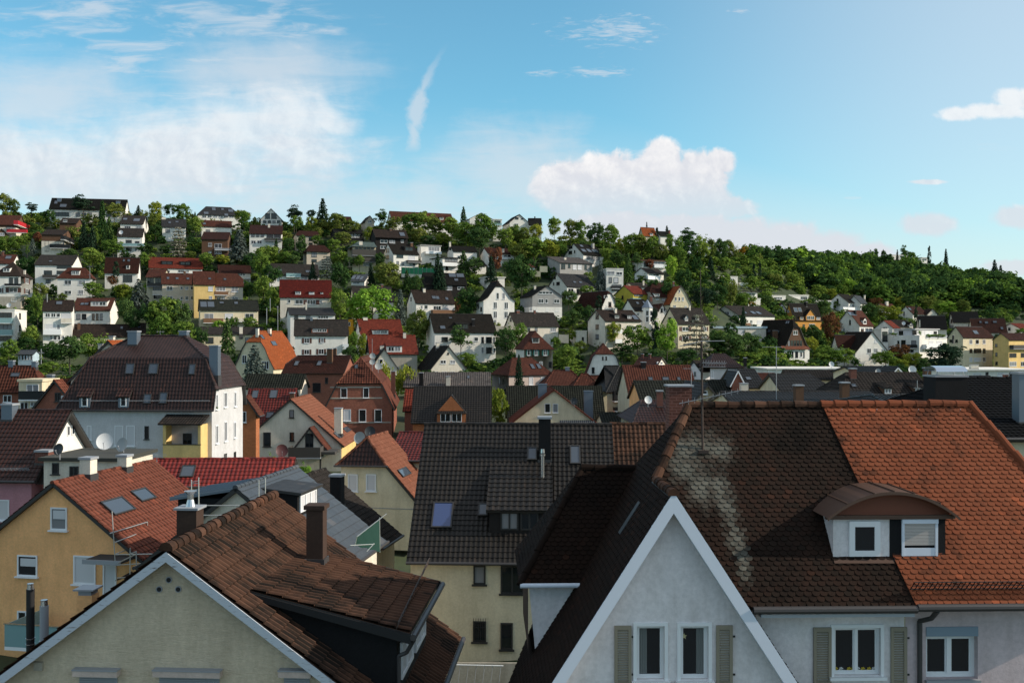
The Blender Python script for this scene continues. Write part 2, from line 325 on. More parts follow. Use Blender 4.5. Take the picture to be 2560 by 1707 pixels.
GLASSB = flatmat('balcony_glass', (.20, .33, .34, 1), .12, 0, .6)
WOOD = flatmat('weathered_wood', (.055, .05, .045, 1), .85)
WOODB = flatmat('brown_wood', (.18, .09, .045, 1), .75)
SHUT_B = flatmat('brown_shutter', (.095, .04, .03, 1), .7)
SHUT_G = flatmat('green_shutter', (.014, .10, .085, 1), .6)
SHUT_N = flatmat('grey_green_shutter', (.25, .215, .16, 1), .7)
REDP = flatmat('red_paint', (.45, .02, .03, 1), .5)
RUST = flatmat('rusty_steel', (.045, .028, .022, 1), .7)
BRICKC = wallmat('oldbrick')
# ------------------------------------------------------------------ windows
WM = {}
def win_mesh(w, h, lights=1, frame=FR_W, pane=G_DARK, sill=True, fw=.075):
    key = (round(w, 1), round(h, 1), lights, frame.name, pane.name, sill)
    if key in WM: return WM[key]
    a, b = w/2, h/2; fr = MB(); t = min(fw, w*.16, h*.2); y0, y1 = -.055, .05
    fr.box(-a, y0, b-t, a, y1, b); fr.box(-a, y0, -b, a, y1, -b+t)
    fr.box(-a, y0, -b+t, -a+t, y1, b-t); fr.box(a-t, y0, -b+t, a, y1, b-t)
    for i in range(1, lights):
        x = -a + t + (w-2*t)*i/lights; fr.box(x-t*.55, y0+.006, -b+t, x+t*.55, y1, b-t)
    if sill: fr.box(-a-.08, -.16, -b-.07, a+.08, y1, -b-.003)
    p = MB(); p.box(-a+t*.6, -.012, -b+t*.6, a-t*.6, .03, b-t*.6)
    WM[key] = (fr.mesh('window', [frame]), p.mesh('pane', [pane])); return WM[key]
def lights_for(w, h):
    q = w/max(h, .1); return 1 if q < .92 else (2 if q < 1.75 else (3 if q < 2.7 else 4))
# ------------------------------------------------------------------ roof surfaces
def tile_poly(mb, pts, org, u, v, n, style, tw, th, mat=0, samples=4):
    """real tiles laid on the convex polygon pts (plane u,v,n); rows counted from org"""
    P = [Vector(p) for p in pts]; q = [((p-org).dot(u), (p-org).dot(v)) for p in P]
    u0, u1 = min(a for a, _ in q), max(a for a, _ in q); v0, v1 = min(b for _, b in q), max(b for _, b in q)
    bm = bmesh.new(); uvl = bm.loops.layers.uv.new('UVMap')
    i0, i1 = math.floor(u0/tw)-1, math.ceil(u1/tw)+1; j0, j1 = math.floor(v0/th), math.ceil(v1/th)
    def p3(a, b, c): return org + u*a + v*b + n*c
    if style == 'biber':
        arc = [(-.5, .75), (-.47, .46), (-.38, .22), (-.22, .06), (0, 0), (.22, .06), (.38, .22), (.47, .46), (.5, .75)]
        lip = .034
        for j in range(j0, j1+1):
            for i in range(i0, i1+1):
                off = .5*(j % 2); ca = (i+off+random.uniform(-.03, .03))*tw; vb = j*th + random.uniform(-.07, .05)*th
                g = tw*.485; tl = random.uniform(-.007, .007)
                top = [(ca+g, vb+th*1.6), (ca-g, vb+th*1.6)]
                lo = [(ca+x*2*g, vb+y*th*1.0) for x, y in arc]
                vs = [bm.verts.new(p3(a, b, lip*(1-(b-vb)/(th*1.6))+.004+tl*(a-ca)/tw)) for a, b in lo + top]
                f = bm.faces.new(vs); f.material_index = mat; uvc = (i+off*.5+.5, j+.5)
                for l in f.loops: l[uvl].uv = uvc
                dn = [bm.verts.new(p3(a, b, -.002)) for a, b in lo]
                for k in range(len(lo)-1):
                    f = bm.faces.new((vs[k], dn[k], dn[k+1], vs[k+1])); f.material_index = mat
                    for l in f.loops: l[uvl].uv = uvc
    else:
        amp, lip = (.05 if (samples > 5 or tw > .33) else .036, .034 if tw < .33 else .05) if style == 'pan' else (.008, .028)
        m = samples
        prof = [amp*(.5+.5*math.cos(2*math.pi*k/m))*1.0 for k in range(m)]
        us = []; hs = []
        for i in range(i0, i1+1):
            for k in range(m): us.append((i+k/m)*tw); hs.append(prof[k])
        for j in range(j0, j1+1):
            b0 = j*th; b1 = (j+1)*th
            lo = [bm.verts.new(p3(a, b0, c+lip)) for a, c in zip(us, hs)]
            hi = [bm.verts.new(p3(a, b1, c)) for a, c in zip(us, hs)]
            bt = [bm.verts.new(p3(a, b0+.003, c-.002)) for a, c in zip(us, hs)]
            for k in range(len(us)-1):
                for quad, vv in (((lo[k], lo[k+1], hi[k+1], hi[k]), (j+.2, j+.8)), ((bt[k], bt[k+1], lo[k+1], lo[k]), (j+.2, j+.2))):
                    f = bm.faces.new(quad); f.material_index = mat; f.smooth = False
                    uu = (us[k]+1e-4)/tw; un = (us[k+1]-1e-4)/tw
                    for l, z in zip(f.loops, ((uu, vv[0]), (un, vv[0]), (un, vv[1]), (uu, vv[1]))): l[uvl].uv = z
    c = sum(P, Vector())/len(P)
    for a, b in zip(P, P[1:]+P[:1]):
        e = (b-a)
        if e.length < 1e-4: continue
        pn = e.cross(n).normalized()
        if (c-a).dot(pn) > 0: pn = -pn
        bmesh.ops.bisect_plane(bm, geom=bm.verts[:]+bm.edges[:]+bm.faces[:], plane_co=a, plane_no=pn, clear_outer=True)
    for f in bm.faces: mb.face([x.co.copy() for x in f.verts], f.material_index, [tuple(l[uvl].uv) for l in f.loops], f.smooth)
    bm.free()
def caps(mb, p0, p1, r=.12, step=.38, mat=0):                  # overlapping half-round ridge tiles
    p0 = Vector(p0); p1 = Vector(p1); L = (p1-p0).length; k = max(1, int(L/step)); d = (p1-p0)/k
    for i in range(k):
        a = p0+d*i-d*.08; uvc = [(i*.37+.1, 5.3)]*4; z = random.uniform(-.012, .012)
        dn = d.normalized(); sx = dn.cross(Vector((0, 0, 1))).normalized(); up = sx.cross(dn)
        ring = []
        for q, rr in ((a, r*1.12), (a+d*1.06, r*.94)):
            ring.append([q + sx*math.cos(t)*rr + up*(math.sin(t)*rr-.02+z) for t in [math.pi*j/6-.25+(.5*j/6) for j in range(7)]])
        for j in range(6): mb.face([ring[0][j], ring[0][j+1], ring[1][j+1], ring[1][j]], mat, uvc, True)
        mb.face(ring[0], mat, [(i*.37+.1, 5.3)]*7)

HS = []          # (photo x, photo y, depth, short name) of every building, for describing what stands beside it
class House:
    def __init__(s, name, label, cat, O, yaw, short=None, group=None):
        s.O = Vector(O); s.yaw = yaw; s.root = thing(name, label, cat, s.O, yaw, group); s.short = short
        s.c, s.s = math.cos(yaw), math.sin(yaw); s.polys = []
    def loc(s, p):
        d = Vector(p)-s.O; return Vector((d.x*s.c+d.y*s.s, -d.x*s.s+d.y*s.c, d.z))
    def vec(s, d): return Vector((d.x*s.c+d.y*s.s, -d.x*s.s+d.y*s.c, d.z))
    def wor(s, p): return s.O + Vector((p[0]*s.c-p[1]*s.s, p[0]*s.s+p[1]*s.c, p[2]))
    def ray(s, T, x, y):
        px, py = S(T, x, y); return s.loc((0, 0, CZ)), s.vec(ray(px, py))
    def hit(s, T, x, y, p, n):
        o, d = s.ray(T, x, y); n = Vector(n); return o + d*((Vector(p)-o).dot(n)/d.dot(n))
    def poly(s, pts, org=None):
        P = [Vector(p) for p in pts]; n = Vector()
        for a, b in zip(P, P[1:]+P[:1]): n += a.cross(b)
        n.normalize()
        if n.z < 0: n = -n; P.reverse()
        v = Vector((0, 0, 1))-n*n.z
        if v.length < 1e-4: v = Vector((0, 1, 0))
        v.normalize(); u = v.cross(n)
        d = dict(p=P, n=n, u=u, v=v, o=Vector(org) if org is not None else P[0]); s.polys.append(d); return d
    def rayroof(s, T, x, y):
        o, d = s.ray(T, x, y); best = None
        for q in s.polys:
            den = d.dot(q['n'])
            if den > -1e-4: continue
            t = (q['p'][0]-o).dot(q['n'])/den
            if t <= 0: continue
            p = o+d*t; ok = True
            for a, b in zip(q['p'], q['p'][1:]+q['p'][:1]):
                if (b-a).cross(p-a).dot(q['n']) < -1e-3*(b-a).length: ok = False; break
            if ok and (best is None or t < best[0]): best = (t, p, q)
        if best is None:
            q = s.polys[0]; t = (q['p'][0]-o).dot(q['n'])/d.dot(q['n']); return o+d*t, q
        return best[1], best[2]
    def roof(s, color, trim, style='pan', geo=True, tw=.3, th=.38, t=.16, samples=4, ridge=True, name='roof', capc=None, lines=None, lichen=None, base=None, polys=None):
        mb = MB()
        for q in (polys or s.polys):
            P = q['p']; uv = [((p-q['o']).dot(q['u'])/tw, (p-q['o']).dot(q['v'])/th) for p in P]
            mb.slab(P, q['n'], t, 0, 1, uv)
            if geo: tile_poly(mb, P, q['o'], q['u'], q['v'], q['n'], style, tw, th, 0, samples)
        for a, b in (lines or []): caps(mb, a, b, .11 if geo else .13, mat=2)
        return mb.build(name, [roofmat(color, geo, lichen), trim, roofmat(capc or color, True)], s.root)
    def face(s, f):       # plane point, outward normal, rotation of a wall
        return {'F': (Vector((0, 0, 0)), Vector((0, -1, 0)), 0), 'R': (Vector((s.w, 0, 0)), Vector((1, 0, 0)), R(90)), 'L': (Vector((0, 0, 0)), Vector((-1, 0, 0)), R(-90))}[f]
    def window(s, T, x0, y0, x1, y1, f='F', opt='', parent=None, plane=None):
        p, n, rz = plane or s.face(f)
        A = s.hit(T, x0, (y0+y1)/2, p, n); B = s.hit(T, x1, (y0+y1)/2, p, n)
        zt = s.hit(T, (x0+x1)/2, y0, p, n).z; zb = s.hit(T, (x0+x1)/2, y1, p, n).z
        w = min(max((B-A).length, .3), 7); h = min(max(zt-zb, .3), 4); c = (A+B)/2; c.z = (zt+zb)/2
        frame = FR_D if 'd' in opt else (FR_B if 'w' in opt else FR_W); pane = BLIND if 'b' in opt else (G_CURT if 'c' in opt else G_DARK)
        if pane is G_DARK and random.random() < .22: pane = G_CURT
        li = [int(ch) for ch in opt if ch.isdigit()]; li = li[0] if li else lights_for(w, h)
        if 'b' in opt: li = 1
        fm, pm = win_mesh(w, h, li, frame, pane, 'n' not in opt)
        o = link('window', fm, parent or s.root, c, rz); link('pane', pm, o)
        if 's' in opt or 'g' in opt:
            mt = SHUT_G if 'g' in opt else SHUT_B
            for sg in (-1, 1):
                m = MB(); x = sg*(w/2+w*.21+.05); m.box(x-w*.21, -.05, -h/2, x+w*.21, -.004, h/2)
                m.build('shutter', mt, s.root, c).rotation_euler.z = rz
        return o
    def balcony(s, T, x0, y0, x1, y1, mat, out=1.3, f='F'):
        p, n, rz = s.face(f); pp = p+n*out
        A = s.hit(T, x0, y1, pp, n); B = s.hit(T, x1, y1, pp, n); zt = s.hit(T, (x0+x1)/2, y0, pp, n).z
        w = (B-A).length; zb = (A.z+B.z)/2; m = MB(); h = max(.6, zt-zb)
        m.box(0, 0, -.16, w, out-.01, 0, 1); m.box(0, 0, .003, w, .06, h); m.box(0, .063, .003, .06, out-.01, h); m.box(w-.06, .063, .003, w, out-.01, h)
        if mat is GLASSB or mat is BLACK: m.box(-.03, -.03, h+.003, w+.03, .07, h+.05, 2)
        o = m.build('balcony', [mat, WHITE if mat is not WOOD else GREYP, STEEL if mat is GLASSB else mat], s.root)
        o.location = Vector((min(A.x, B.x) if f == 'F' else A.x, A.y, zb)); o.rotation_euler.z = rz
    def skylight(s, T, x0, y0, x1, y1, pane=G_BLUE):
        c, q = s.rayroof(T, (x0+x1)/2, (y0+y1)/2); n, u, v = q['n'], q['u'], q['v']
        a = s.hit(T, x0, (y0+y1)/2, c, n); b = s.hit(T, x1, (y0+y1)/2, c, n); e = s.hit(T, (x0+x1)/2, y0, c, n); g = s.hit(T, (x0+x1)/2, y1, c, n)
        w = min(max(abs((b-a).dot(u)), .45), 3.5); l = min(max(abs((e-g).dot(v)), .5), 3.0)
        m = MB(); t = .07; z0, z1 = -.05, .13; a, b = w/2, l/2
        m.box(-a, b-t, z0, a, b, z1); m.box(-a, -b, z0, a, -b+t, z1); m.box(-a, -b+t, z0, -a+t, b-t, z1); m.box(a-t, -b+t, z0, a, b-t, z1)
        M = Matrix((u, v, n)).transposed().to_4x4(); M.translation = c
        o = m.build('skylight', [FR_D], s.root); o.matrix_local = M
        p = MB(); p.box(-a+t*.5, -b+t*.5, z0, a-t*.5, b-t*.5, z1-.03); p.build('pane', [pane], o)
        return o
    def chimney(s, T, x0, x1, yt, yb, mat=None, cap=True, dp=None, fl=True, capm=None):
        c, q = s.rayroof(T, (x0+x1)/2, yb); Yd = (s.wor(c)).y
        k = TL[T][2]; w = max(.3, (x1-x0)*k*Yd/F); px, py = S(T, (x0+x1)/2, yt); zt = CZ+(CY-py)/F*Yd-s.O.z
        dp = dp or min(w, .9); m = MB(); m.box(-w/2, 0, c.z-1.2, w/2, dp, zt-(.12 if cap else 0))
        if cap: m.box(-w/2-.06, -.06, zt-.117, w/2+.06, dp+.06, zt, 1)
        if fl: m.box(-w/2-.05, -.05, c.z-1.2, w/2+.05, dp+.05, c.z+.12, 2)
        o = m.build('chimney', [mat or wallmat('beige'), capm or GREYP, GUTT], s.root); o.location = Vector((c.x, c.y, 0)); return o
    def dormer(s, T, x0, y0, x1, y1, kind='s', n=1, wall=None, roofc='brown', rise=.9, opt='', tanf=None, frac=.86, geo=False, glass=True, sh=.18):
        c, q = s.rayroof(T, (x0+x1)/2, y1); nh = Vector((q['n'].x, q['n'].y, 0)); slope = nh.length/q['n'].z; nh.normalize()
        A = s.hit(T, x0, y1, c, nh); B = s.hit(T, x1, y1, c, nh); ux = Vector((0, 0, 1)).cross(nh)*-1
        ux = Vector((-nh.y, nh.x, 0))      # to the right seen from outside
        w = max(.7, abs((B-A).dot(ux))); zt = s.hit(T, (x0+x1)/2, y0, c, nh).z; hh = max(.5, zt-c.z)
        # local frame: x right, y into the roof, z up
        M = Matrix((ux, -nh, Vector((0, 0, 1)))).transposed().to_4x4(); cc = (A+B)/2; cc.z = c.z; M.translation = cc
        a = w/2; wm = wall or wallmat('white'); m = MB()
        Ls = hh/slope; m.face([(-a, 0, -.25), (a, 0, -.25), (a, 0, hh), (-a, 0, hh)])
        ts = slope*.35 if kind == 's' else 0.0; ts = sh if kind == 's' else 0.0
        Lb = hh/max(.15, slope-ts)
        for x in (-a, a): m.face([(x, 0, -.25), (x, 0, hh), (x, Lb, hh+Lb*ts), (x, Lb, -.3)], 0)
        r = MB(); oh = .22
        def uvq(pts): return [(p[0]/.3, (p[1]+p[2]*.3)/.38) for p in pts]
        if kind in ('s', 'f'):
            pts = [Vector((-a-.15, -oh, hh-oh*ts+.05)), Vector((a+.15, -oh, hh-oh*ts+.05)), Vector((a+.15, Lb+.1, hh+(Lb+.1)*ts+.05)), Vector((-a-.15, Lb+.1, hh+(Lb+.1)*ts+.05))]
            nn = (pts[1]-pts[0]).cross(pts[3]-pts[0]).normalized(); r.slab(pts, nn, .12, 0, 1, uvq(pts))
            if geo: tile_poly(r, pts, pts[0], Vector((1, 0, 0)), (pts[3]-pts[0]).normalized(), nn, 'pan', .3, .38, 0, 4)
        else:
            Lr = (hh+rise)/slope
            m.face([(-a, 0, hh), (a, 0, hh), (0, 0, hh+rise)]); sl_ = rise/a
            for sg in (-1, 1):
                e = sg*(a+.2); ez = hh-.2*sl_+.04
                pts = [Vector((e, -oh, ez)), Vector((0, -oh, hh+rise+.04)), Vector((0, Lr, hh+rise+.04)), Vector((e, Lb*.97, ez))]
                if kind == 'h': pts[1].y = rise*.7
                nn = (pts[1]-pts[0]).cross(pts[3]-pts[0]).normalized()
                if nn.z < 0: nn = -nn; pts.reverse()
                r.slab(pts, nn, .1, 0, 1, uvq(pts))
                if geo: tile_poly(r, pts, Vector((0, 0, ez)), Vector((0, 1, 0)), Vector((-sg*a, 0, rise)).normalized(), nn, 'pan', .3, .38, 0, 4)
            if kind == 'h':
                pts = [Vector((-a-.2, -oh, hh-.2*sl_+.04)), Vector((a+.2, -oh, hh-.2*sl_+.04)), Vector((0, rise*.7, hh+rise+.04))]
                nn = (pts[1]-pts[0]).cross(pts[2]-pts[0]).normalized(); r.slab(pts, nn, .1, 0, 1, uvq(pts))
                if geo: tile_poly(r, pts, pts[0], Vector((1, 0, 0)), (pts[2]-(pts[0]+pts[1])/2).normalized(), nn, 'pan', .3, .38, 0, 4)
        o = m.build('dormer', [wm], s.root); o.matrix_local = M
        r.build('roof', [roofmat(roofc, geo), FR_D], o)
        if glass:
            fw = w*frac/n; frame = FR_D if 'd' in opt else FR_W
            for i in range(n):
                pane = BLIND if 'b' in opt else (G_CURT if random.random() < .3 else G_DARK)
                wh = hh*.72; fm, pm = win_mesh(fw*.9, wh, lights_for(fw*.9, wh), frame, pane, False)
                wo = link('window', fm, o, (-w*frac/2+fw*(i+.5), -.002, hh*.52))
                link('pane', pm, o, (-w*frac/2+fw*(i+.5), -.002, hh*.52))
        return o
PROF = {'g': [(0, 0), (.5, 1), (1, 0)], 'gam': [(0, 0), (.15, .52), (.5, 1), (.85, .52), (1, 0)], 'flare': [(0, 0), (.12, .13), (.5, 1), (.88, .13), (1, 0)],
        'bell': [(0, 0), (.10, .22), (.20, .50), (.34, .76), (.5, 1), (.66, .76), (.80, .50), (.90, .22), (1, 0)], 'shed': [(0, 0), (1, 1)], 'shedb': [(0, 1), (1, 0)],
        'asym': [(0, 0), (.35, 1), (1, .0)], 'asymb': [(0, 0), (.65, 1), (1, 0)], 'brickv': [(0, 0), (.16, .45), (.5, 1), (.84, .45), (1, 0)], 'mans1': [(0, 0), (.13, .62), (.5, 1), (.87, .62), (1, 0)], 'mans': [(0, 0), (.17, .72), (.5, 1), (.83, .72), (1, 0)]}
def h(T, short, rest, x0, x1, ey, by, ry, name='house', cat='house', yaw=None, D=None, sx=None, d=9.0, ridge='x', prof='g', hl=None, hr=None, wall='white', roof='brown',
      win='', bal='', dor='', sky='', chi='', oh=.45, vo=.3, geo=None, style='pan', tw=.3, th=.38, trim=None, gcol=None, down=5, capc=None, group=None, chc=None, flatc=None, par=.3, gut=None, base=None, rp=None, dwall=None, capl=True, build=True):
    X0, EY = S(T, x0, ey); X1, BY = S(T, x1, by); RY = S(T, x0, ry)[1]
    if yaw is None: yaw = 12 if (sx is not None and X0 < 700) else 20
    yw = R(yaw); D = D or hillD((X0+X1)/2, BY); c, s_ = math.cos(yw), math.sin(yw)
    L = at(X0, EY, D); k1 = (X1-CX)/F; w = (k1*L.y-L.x)/(c-k1*s_); w = max(1.5, w)
    Rx, Ry = L.x+w*c, L.y+w*s_
    if sx is not None:
        k2 = (S(T, sx, 0)[0]-CX)/F
        if sx > x1: d = (k2*Ry-Rx)/(-s_-k2*c)
        else: d = (k2*L.y-L.x)/(-s_-k2*c)
        d = min(max(d, 3.0), 26.0) if d > 0 else 9.0
    zb = at(X0, BY, D).z-down; H = House(name, short+' '+rest, cat, (L.x, L.y, zb), yw, short, group)
    HS.append(((X0+X1)/2, (EY+BY)/2, D, short, X0, X1, min(RY, EY), BY))
    ze = L.z-zb; H.w, H.d, H.ze, H.D = w, d, ze, D; geo = (D < 175) if geo is None else geo
    trim = trim or FR_D
    if geo and D > 100 and tw == .3: tw, th = .38, .44
    if ridge == 'flat':
        m = MB(); m.box(0, 0, 0, w, d, ze); m.build('wall', [wallmat(wall)], H.root)
        r = MB(); zt = ze+par; o_ = oh
        r.box(-o_, -o_, ze+.003, w+o_, d+o_, zt, 0); r.build('roof', [flatc or wallmat(wall)], H.root)
        H.poly([(-o_, -o_, zt), (w+o_, -o_, zt), (w+o_, d+o_, zt), (-o_, d+o_, zt)])
    else:
        ax = ridge == 'x'; span = d if ax else w; La = w if ax else d
        rpf = rp if rp is not None else {'shed': 1.0, 'shedb': 0.0, 'asym': .35, 'asymb': .65}.get(prof, .5)
        if ax: Yr = L.y + w/2*s_ + rpf*d*c
        else: Yr = L.y + rpf*w*s_ - vo*c
        zr = CZ+(CY-RY)/F*Yr-zb
        if ax and prof != 'shedb':                           # the photo shows the edge of the overhang, not the wall plate
            (b0_, z0_), (b1_, z1_) = PROF[prof][:2]; s1 = (z1_-z0_)/((b1_-b0_)*span); e0 = CZ+(CY-EY)/F*(D-oh*c)-zb; ze = (e0+oh*s1*zr)/(1+oh*s1); H.ze = ze
        rise = max(.4, zr-ze)
        pr = [(b*span, z*rise) for b, z in PROF[prof]]
        wallpr = list(pr)
        if prof != 'shedb':
            (b0, z0), (b1, z1) = pr[0], pr[1]; sl_ = (z1-z0)/(b1-b0); pr[0] = (-oh, z0-oh*sl_)
        (b0, z0), (b1, z1) = pr[-1], pr[-2]
        if z0 < z1 and prof != 'shed': sl_ = (z1-z0)/(b0-b1); pr[-1] = (b0+oh, z0-oh*sl_)
        elif prof == 'shed': pr[-1] = (b0+oh, z0+oh*(z0-z1)/(b0-b1))
        zmax = max(z for _, z in pr); kmax = [i for i, p in enumerate(pr) if p[1] == zmax][0]
        Lp = pr[:kmax+1]; Rp = pr[kmax:][::-1]; zmin = min(Lp[0][1], Rp[0][1])
        def bz(side, z):
            tab = Lp if side == 0 else Rp
            for (b0, z0), (b1, z1) in zip(tab, tab[1:]):
                if z0-1e-6 <= z <= z1+1e-6: return b0+(b1-b0)*(z-z0)/(z1-z0)
            return tab[0][0] if z < tab[0][1] else tab[-1][0]
        def hipt(hp):
            if hp is None: return None
            if isinstance(hp, (int, float)): hp = [(hp, 0), (1, (1-hp)*rise*.95 if hp > 0 else rise*.95)]
            return [(z*rise if z > 0 else zmin, i) for z, i in hp[:-1]] + [(zmax, hp[-1][1])]
        hs, he = hipt(hl), hipt(hr)
        def a_of(tab, z, sign):
            base_ = -vo if sign > 0 else La+vo
            if tab is None or z <= tab[0][0]: return base_
            return base_ + sign*interp(tab, z)
        lev = []
        for z in sorted([z for _, z in pr] + [z for t_ in (hs, he) if t_ for z, _ in t_]):
            if z <= zmax and (not lev or z-lev[-1] > 1e-3): lev.append(z)
        lev[-1] = zmax
        def P(a, b, z): return (a, b, z+ze) if ax else (b, a, z+ze)
        lines = []; org = {0: P(0, Lp[0][0], Lp[0][1]), 1: P(0, Rp[0][0], Rp[0][1])}
        for z0, z1 in zip(lev, lev[1:]):
            for sd in (0, 1):
                if z0 < (Lp if sd == 0 else Rp)[0][1]-1e-4 or len(Lp if sd == 0 else Rp) < 2: continue
                q0, q1 = bz(sd, z0), bz(sd, z1)
                if abs(q0-q1) < 1e-4: continue
                pts = [P(a_of(hs, z0, 1), q0, z0), P(a_of(he, z0, -1), q0, z0), P(a_of(he, z1, -1), q1, z1), P(a_of(hs, z1, 1), q1, z1)]
                if (Vector(pts[2])-Vector(pts[3])).length < 1e-3: pts = pts[:3]
                H.poly(pts, org[sd])
                for tab, sg in ((hs, 1), (he, -1)):
                    if tab and z0 >= tab[0][0]-1e-4: lines.append((P(a_of(tab, z0, sg), q0, z0), P(a_of(tab, z1, sg), q1, z1)))
            for tab, sg in ((hs, 1), (he, -1)):
                if tab and z0 >= tab[0][0]-1e-4:
                    a0, a1 = a_of(tab, z0, sg), a_of(tab, z1, sg)
                    pts = [P(a0, bz(0, z0), z0), P(a0, bz(1, z0), z0), P(a1, bz(1, z1), z1), P(a1, bz(0, z1), z1)]
                    if (Vector(pts[2])-Vector(pts[3])).length < 1e-3: pts = pts[:3]
                    H.poly(pts)
        rl = (P(a_of(hs, zmax, 1), Lp[-1][0], zmax), P(a_of(he, zmax, -1), Lp[-1][0], zmax))
        if (Vector(rl[0])-Vector(rl[1])).length > .3 and prof not in ('shed', 'shedb'): lines.append(rl)
        if D >= 200 or not capl: lines = lines[-1:] if D < 300 and capl else []
        H.roof(roof, trim, style, geo, tw, th, lines=lines, capc=capc, samples=4 if D < 100 else 3)
        m = MB()
        def gab(tab):
            zh = tab[0][0] if tab else 1e9; wp = [(b, z-.06) for b, z in wallpr]
            out = []
            for i, (b, z) in enumerate(wp):
                if z <= zh:
                    if out and out[-1][1] > zh: pass
                    out.append((b, z))
                if i+1 < len(wp):
                    b2, z2 = wp[i+1]
                    if (z-zh)*(z2-zh) < 0: f_ = (zh-z)/(z2-z); out.append((b+(b2-b)*f_, zh))
            return out
        gs, ge = gab(hs), gab(he)
        f0, f1 = wallpr[0][1]-.06, wallpr[-1][1]-.06
        m.face([P(0, 0, f0), P(La, 0, f0), P(La, 0, -ze), P(0, 0, -ze)][::-1]); m.face([P(0, span, f1), P(La, span, f1), P(La, span, -ze), P(0, span, -ze)])
        gm = 1 if gcol else 0
        for a_, g_ in ((0, gs), (La, ge)):
            if gcol:
                m.face([P(a_, 0, -ze), P(a_, span, -ze), P(a_, span, f1), P(a_, 0, f0)], 0); m.face([P(a_, b, z) for b, z in g_], 1)
            else: m.face([P(a_, 0, -ze), P(a_, span, -ze)] + [P(a_, b, z) for b, z in g_[::-1]], 0)
        m.build('wall', [wallmat(wall), wallmat(gcol or wall)], H.root)
        if (gut is None and D < 120) or gut:
            g = MB(); 
            if ax: g.tube(P(-vo, Lp[0][0]-.05, Lp[0][1]+.0), P(La+vo, Lp[0][0]-.05, Lp[0][1]+.0), .075, 8)
            else: g.tube(P(-vo, Rp[0][0]+.05, Rp[0][1]), P(La+vo, Rp[0][0]+.05, Rp[0][1]), .075, 8); g.tube(P(-vo, Lp[0][0]-.05, Lp[0][1]), P(La+vo, Lp[0][0]-.05, Lp[0][1]), .075, 8)
            g.build('gutter', [GUTT], H.root)
    if base:
        zt = H.hit(T, (x0+x1)/2, base[0], (0, 0, 0), (0, -1, 0)).z; m = MB(); m.box(-.03, -.03, 0, w+.03, d+.03, zt); m.build('ground_floor', [wallmat(base[1])], H.root)
    f = 'F'
    for it in [q.strip() for q in win.split(';') if q.strip()]:
        t_ = it.split()
        if t_[0] in ('F', 'R', 'L'): f = t_[0]; t_ = t_[1:]
        if not t_: continue
        a, b, c_, d_ = [float(q) for q in t_[:4]]; opt = ''; nx = 1; ny = 1; dy = 0
        for q in t_[4:]:
            if q[0] == '*': nx = int(q[1:])
            elif q[0] == '^': ny, dy = int(q[1]), float(q[3:])
            else: opt += q
        for j in range(ny):
            for i in range(nx):
                st = (c_-a)/nx; g_ = 0 if nx == 1 else st*.12
                H.window(T, a+st*i+g_, b+dy*j, a+st*(i+1)-g_, d_+dy*j, f, opt)
    BM = {'w': WHITE, 'g': GLASSB, 'd': WOOD, 'r': REDP, 'b': BLACK, 'n': WOODB, 'c': wallmat('offwhite'), 's': GREYP}
    for it in [q.split() for q in bal.split(';') if q.strip()]:
        H.balcony(T, *[float(q) for q in it[:4]], BM[it[4]], float(it[5]) if len(it) > 5 else 1.3, it[6] if len(it) > 6 else 'F')
    for it in [q.split() for q in dor.split(';') if q.strip()]:
        H.dormer(T, *[float(q) for q in it[:4]], it[4], int(it[5]), dwall, it[7] if len(it) > 7 else roof, float(it[8]) if len(it) > 8 else .9, it[6] if len(it) > 6 else '', geo=geo)
    for it in [q.split() for q in sky.split(';') if q.strip()]: H.skylight(T, *[float(q) for q in it[:4]])
    for it in [q.split() for q in chi.split(';') if q.strip()]:
        cm = {'w': wallmat('offwhite'), 'b': BRICKC, 'z': ZINC, 'd': wallmat('brown'), 'g': wallmat('grey'), 'k': wallmat('black')}.get(it[4] if len(it) > 4 else '', None)
        H.chimney(T, *[float(q) for q in it[:4]], cm, dp=float(it[5]) if len(it) > 5 else None)
    return H
# ------------------------------------------------------------------ terrain
def terrain():
    cols = [-900+60*i for i in range(85)]; ds = [6, 12, 20, 30, 45, 65, 90, 120, 150, 175] + [190+7.5*i for i in range(50)] + [580+25*i for i in range(12)] + [900, 1000, 1200, 1600]
    m = MB(); V_ = []
    for D in ds:
        row = []
        for c in cols:
            if D <= 880: z = ground(c, D)
            else: z = max(-4, ground(c, 880)-(D-880)*.25)
            row.append(((c-CX)/F*D, D, z + .7*math.sin(c*.013+D*.05)*min(1, D/200)))
        V_.append(row)
    for i in range(len(ds)-1):
        for j in range(len(cols)-1): m.face([V_[i][j], V_[i][j+1], V_[i+1][j+1], V_[i+1][j]], 0, None, True)
    mt, nt, b = newmat('hill_ground'); tc = nd(nt, 'ShaderNodeTexCoord'); o = tc.outputs['Object']
    cc = mixrgb(nt, rmp(nt, noi(nt, o, .09, 6, .65), .35, .65), (.018, .034, .010, 1), (.045, .060, .018, 1))
    nt.links.new(mixrgb(nt, rmp(nt, noi(nt, o, .6, 5, .7), .45, .75), cc, (.028, .034, .014, 1)), b.inputs['Base Color']); b.inputs['Roughness'].default_value = .95
    t = m.build('hillside', [mt]); t['kind'] = 'structure'
    g = MB(); g.face([(-4500, -4500, -6), (4500, -4500, -6), (4500, 5000, -6), (-4500, 5000, -6)])
    o = g.build('ground', [flatmat('town_ground', (.06, .06, .055, 1), .9)]); o['kind'] = 'structure'
terrain()
